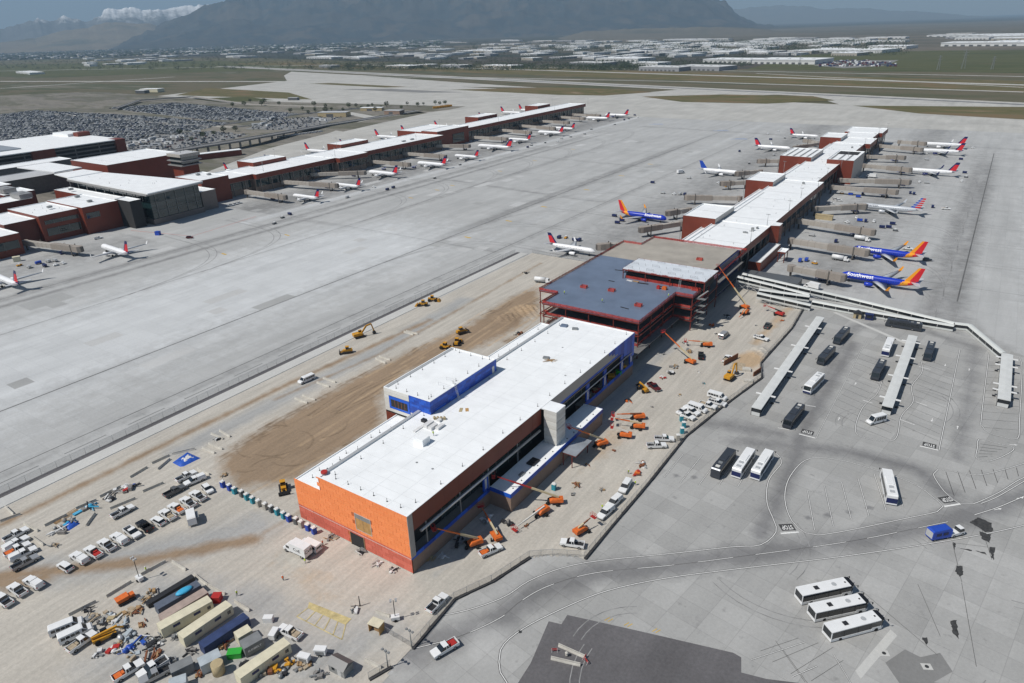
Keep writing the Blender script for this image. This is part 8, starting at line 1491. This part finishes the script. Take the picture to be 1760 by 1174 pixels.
for (x0,x1,y0,y1,n,wr,rname) in ((620,1160,84,104,80,(9,30),'of the central district, near rows'),(1160,1480,76,98,46,(12,40),'of the right district, near rows'),(640,1220,70,84,70,(16,45),'of the central district, far rows'),(1160,1560,66,78,40,(22,60),'of the right district, far rows'),(1640,1770,60,76,10,(30,80),'of the cluster at the right frame edge'),(180,640,82,102,34,(12,38),'of the hazy left town'),(0,330,96,112,16,(10,34),'of the far left town')):
    for _ in range(n):
        x, y = rnd_px(x0,x1,y0,y1); w_ = random.uniform(*wr); kd = random.choice((0,0,0,3,1,2)); rn = ('left ' if x < x0+(x1-x0)/3 else 'right ' if x > x1-(x1-x0)/3 else 'middle ')+rname; ware(x, y, w_, random.uniform(50,130), random.uniform(7,11), kd, '%s %s warehouse in the %s' % ('long' if w_ > wr[0]+.6*(wr[1]-wr[0]) else 'mid-sized' if w_ > wr[0]+.25*(wr[1]-wr[0]) else 'small', ['white','tan-walled','grey-walled','plain white'][kd], rn), 'warehouses in the '+rn)
# distant masses: tree belts, suburb houses, gravel lot full of vehicles
mb = MB()
for _ in range(3800):
    z_ = random.random()
    if z_ < .55: x, y = random.uniform(560,1560), random.uniform(72,116)
    elif z_ < .8: x, y = random.uniform(0,640), random.uniform(84,120)
    else: x, y = random.uniform(560,1100), random.uniform(112,121)
    if x > 1290 and y > 96: continue
    p = G(x, y); s = random.uniform(5.5,10.5)*(1.0 if y > 90 else 1.6)
    for q in range(random.choice((1,2,3))): crown_mesh(mb, (p.x+q*s*1.6*math.cos(WANG),p.y+q*s*1.6*math.sin(WANG),s*.6), s, s*1.4, 14)
mesh_obj('town_trees', mb.mesh('town_trees','leaf_dark'), None, (0,0,-.8), 0, 'dark green trees scattered between the distant warehouses', 'trees', None, 'stuff')
mb = MB()
for _ in range(2600):
    x, y = random.uniform(-20,760), 0; hy = 77.6-x*.032; y = hy+random.uniform(7,26)
    p = G(x, y); w, d, h = random.uniform(6,22), random.uniform(6,22), random.uniform(4,9); mb.box(p.x-w,p.x+w,p.y-d,p.y+d,-.8,h, random.choice((0,1,1,3,3,3,3,3,3,3,2)))
mesh_obj('far_suburb', mb.mesh('far_suburb', ['wh_tan','wh_grey','wh_white','leaf_dark']), None, (0,0,0), 0, 'speckled houses of the far suburb below the mountains', 'houses', None, 'stuff')
mb = MB()
for _ in range(260):
    x, y = random.uniform(1408,1540), random.uniform(103.5,114); 
    if y < 103.5+(x-1470)**2/900: continue
    p = G(x, y); mb.box(p.x-2.5,p.x+2.5,p.y-6,p.y+6,-.4,2.4, random.randrange(4))
mesh_obj('gravel_lot_vehicles', mb.mesh('gravel_lot_vehicles', ['white_paint','grey_paint','navy_paint','maroon_paint']), None, (0,0,0), 0, 'packed vehicles on the gravel lot in the green field', 'vehicles', None, 'stuff')
sheet('gravel_lot', [G2(*p) for p in ((1398,112),(1440,104),(1545,103),(1520,113),(1450,117))], -.45, 'lot_asphalt')
for k, (x, y, h) in enumerate(((1655,118,46),(1612,120,34),(1705,119,30),(1374,113,34))):
    p = G(x, y); t = thing('power_pylon', ['tall lattice pylon in the green field, largest','slender pylon left of the largest one','slender pylon right of the largest one','pair of slim masts beside the large white warehouse'][k], 'pylon', (p.x,p.y,-.5), .3)
    for sx in (-1,1):
        for sy in (-1,1): mb = MB(); mb.bar((sx*h*.08,sy*h*.08,0),(sx*.3,sy*.3,h),.5,.5); part('leg', mb, 'grey_metal', t)
    for z in (.7,.82,.94): mb = MB(); mb.box(-h*.14,h*.14,-.3,.3,h*z-.3,h*z+.3); part('cross_arm', mb, 'grey_metal', t)
for k, (a, b, w) in enumerate((((560,128),(1180,140),6),((1180,140),(1760,158),8),((620,132),(1000,137),5),((1300,126),(1760,150),5),((0,152),(300,132),10))): pa, pb_ = G(*a), G(*b); sheet('field_track', strip((pa.x,pa.y),(pb_.x,pb_.y),w*2.0), -.22, 'far_concrete')
# mountains
from mathutils import noise as mnoise
def mountain_mat(name, cols, snow=None):
    m = bpy.data.materials.new(name); m.use_nodes = True; nt = m.node_tree; N = nt.nodes; L = nt.links; b = N['Principled BSDF']; b.inputs['Roughness'].default_value = 1; b.inputs['Specular IOR Level'].default_value = 0
    tc = N.new('ShaderNodeTexCoord'); nz = N.new('ShaderNodeTexNoise'); nz.inputs['Scale'].default_value = .0009; nz.inputs['Detail'].default_value = 9; nz.inputs['Roughness'].default_value = .65; L.new(tc.outputs['Object'], nz.inputs['Vector'])
    cr = N.new('ShaderNodeValToRGB')
    while len(cr.color_ramp.elements) < len(cols): cr.color_ramp.elements.new(.5)
    for e, (p, c) in zip(cr.color_ramp.elements, cols): e.position = p; e.color = tuple(c)+(1,)
    L.new(nz.outputs[0], cr.inputs[0]); out = cr.outputs[0]
    if snow:
        sp = N.new('ShaderNodeSeparateXYZ'); L.new(tc.outputs['Object'], sp.inputs[0]); n2 = N.new('ShaderNodeTexNoise'); n2.inputs['Scale'].default_value = .0042; n2.inputs['Detail'].default_value = 9; n2.inputs['Roughness'].default_value = .8; L.new(tc.outputs['Object'], n2.inputs['Vector'])
        a = N.new('ShaderNodeMath'); a.operation = 'MULTIPLY_ADD'; a.inputs[1].default_value = snow[2]; L.new(n2.outputs[0], a.inputs[0]); L.new(sp.outputs[2], a.inputs[2]); mr = N.new('ShaderNodeMapRange'); mr.inputs[1].default_value = snow[0]; mr.inputs[2].default_value = snow[1]; L.new(a.outputs[0], mr.inputs[0])
        mx = N.new('ShaderNodeMix'); mx.data_type = 'RGBA'; L.new(mr.outputs[0], mx.inputs[0]); L.new(out, mx.inputs[6]); mx.inputs[7].default_value = (.85,.87,.9,1); out = mx.outputs[2]
    L.new(out, b.inputs['Base Color']); MAT[name] = m
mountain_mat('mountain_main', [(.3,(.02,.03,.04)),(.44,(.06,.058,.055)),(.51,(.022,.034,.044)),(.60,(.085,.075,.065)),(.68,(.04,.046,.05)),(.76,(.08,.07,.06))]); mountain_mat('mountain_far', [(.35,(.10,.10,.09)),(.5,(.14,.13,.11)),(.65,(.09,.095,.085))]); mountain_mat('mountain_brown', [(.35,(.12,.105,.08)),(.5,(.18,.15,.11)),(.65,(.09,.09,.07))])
mountain_mat('mountain_snow', [(.35,(.08,.085,.09)),(.5,(.12,.12,.12)),(.65,(.07,.08,.085))], (1120,1400,1000))
def mountain(name, prof, D, depth, mat, seed, rough=.30, cols=240, rows=34, back=True, jag=1.2):
    prof = [(x, y) for x, y in prof]; xs = np.linspace(prof[0][0], prof[-1][0], cols); ys = np.interp(xs, [p[0] for p in prof], [p[1] for p in prof])+jag*np.array([mnoise.fractal(Vector((x*.09+seed*9, 1.7, seed)), .8, 2.1, 5) for x in xs]); V = []; 
    for i, (x, y) in enumerate(zip(xs, ys)):
        d = ray(x, y); hd = math.hypot(d.x, d.y); ux, uy = d.x/hd, d.y/hd; zr_ = CAMH+d.z/hd*D
        for j in range(rows+1):
            t = j/rows-.25; dd = D*(1-depth*t) if t > 0 else D*(1-depth*t*1.4); X, Y = ux*dd, uy*dd
            g = (1-t/.75)**1.25 if t > 0 else (1+t*2.2)
            n = mnoise.ridged_multi_fractal(Vector((X/1900+seed, Y/1900, seed*.7)), .9, 2.1, 7, 1.0, 2.0)/1.8-.5
            n2 = mnoise.fractal(Vector((X/700+seed, Y/700, 3.1)), 1.0, 2.0, 5)
            edge = min(1, i/12, (cols-1-i)/12); zz = zr_*max(0, g)*(1+rough*n*(1-abs(t)*.2)*(0 if abs(t) < .02 else 1))+zr_*.05*n2*(1 if abs(t) > .01 else .6)
            V.append((X, Y, max(-30, zz*(.15+.85*edge)-8 if j < rows else -30)))
    F = []; r1 = rows+1
    for i in range(cols-1):
        for j in range(rows): F.append((i*r1+j,i*r1+j+1,(i+1)*r1+j+1,(i+1)*r1+j))
    mb = MB(); mb.add(V, F, 0, True); return struct(name, mb, mat)
mountain('snowy_mountains', [(-260,72),(-120,62),(0,50),(35,42),(65,33),(85,36),(110,27),(145,35),(165,31),(190,22),(225,17),(245,25),(262,21),(285,16),(300,13),(318,10),(335,13),(360,16),(400,30),(520,46),(620,54)], 23500, .16, 'mountain_snow', 3.1, .45, 420, 44, True, 2.2)
mountain('brown_foothills', [(-100,78),(0,72),(60,64),(110,53),(160,44),(200,38),(250,40),(290,46),(340,52),(420,62),(500,66)], 18500, .25, 'mountain_brown', 7.7, .3)
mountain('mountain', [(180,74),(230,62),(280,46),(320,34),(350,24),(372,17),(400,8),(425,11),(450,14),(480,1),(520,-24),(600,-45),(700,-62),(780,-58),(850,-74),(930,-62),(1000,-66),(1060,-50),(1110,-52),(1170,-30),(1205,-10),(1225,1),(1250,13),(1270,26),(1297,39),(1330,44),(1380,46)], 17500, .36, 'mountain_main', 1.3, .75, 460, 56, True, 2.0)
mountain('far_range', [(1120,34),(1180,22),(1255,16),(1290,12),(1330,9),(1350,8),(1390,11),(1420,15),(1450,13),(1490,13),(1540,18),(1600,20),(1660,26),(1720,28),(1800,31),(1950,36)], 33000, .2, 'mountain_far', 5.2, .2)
mountain('cloud_shadow_hill', [(960,56),(1040,51),(1120,47),(1200,45),(1270,46),(1320,49),(1360,53)], 9500, .25, 'mountain_far', 9.4, .25, 120, 24)  # added hill, dark coloured, standing in for a cloud shadow band on the plain
# haze: one closed box of even thin air round everything
mb = MB(); mb.box(-60000, 30000, -3000, 50000, -32, 3300)
m = bpy.data.materials.new('haze_air'); m.use_nodes = True; nt = m.node_tree; nt.nodes.remove(nt.nodes['Principled BSDF']); pvn = nt.nodes.new('ShaderNodeVolumePrincipled'); pvn.inputs['Color'].default_value = (.52,.76,1.0,1); pvn.inputs['Density'].default_value = 5.0e-5; pvn.inputs['Anisotropy'].default_value = 0.0
nt.links.new(pvn.outputs[0], nt.nodes['Material Output'].inputs['Volume']); MAT['haze_air'] = m
mesh_obj('haze', mb.mesh('haze', 'haze_air'), None, kind='stuff')
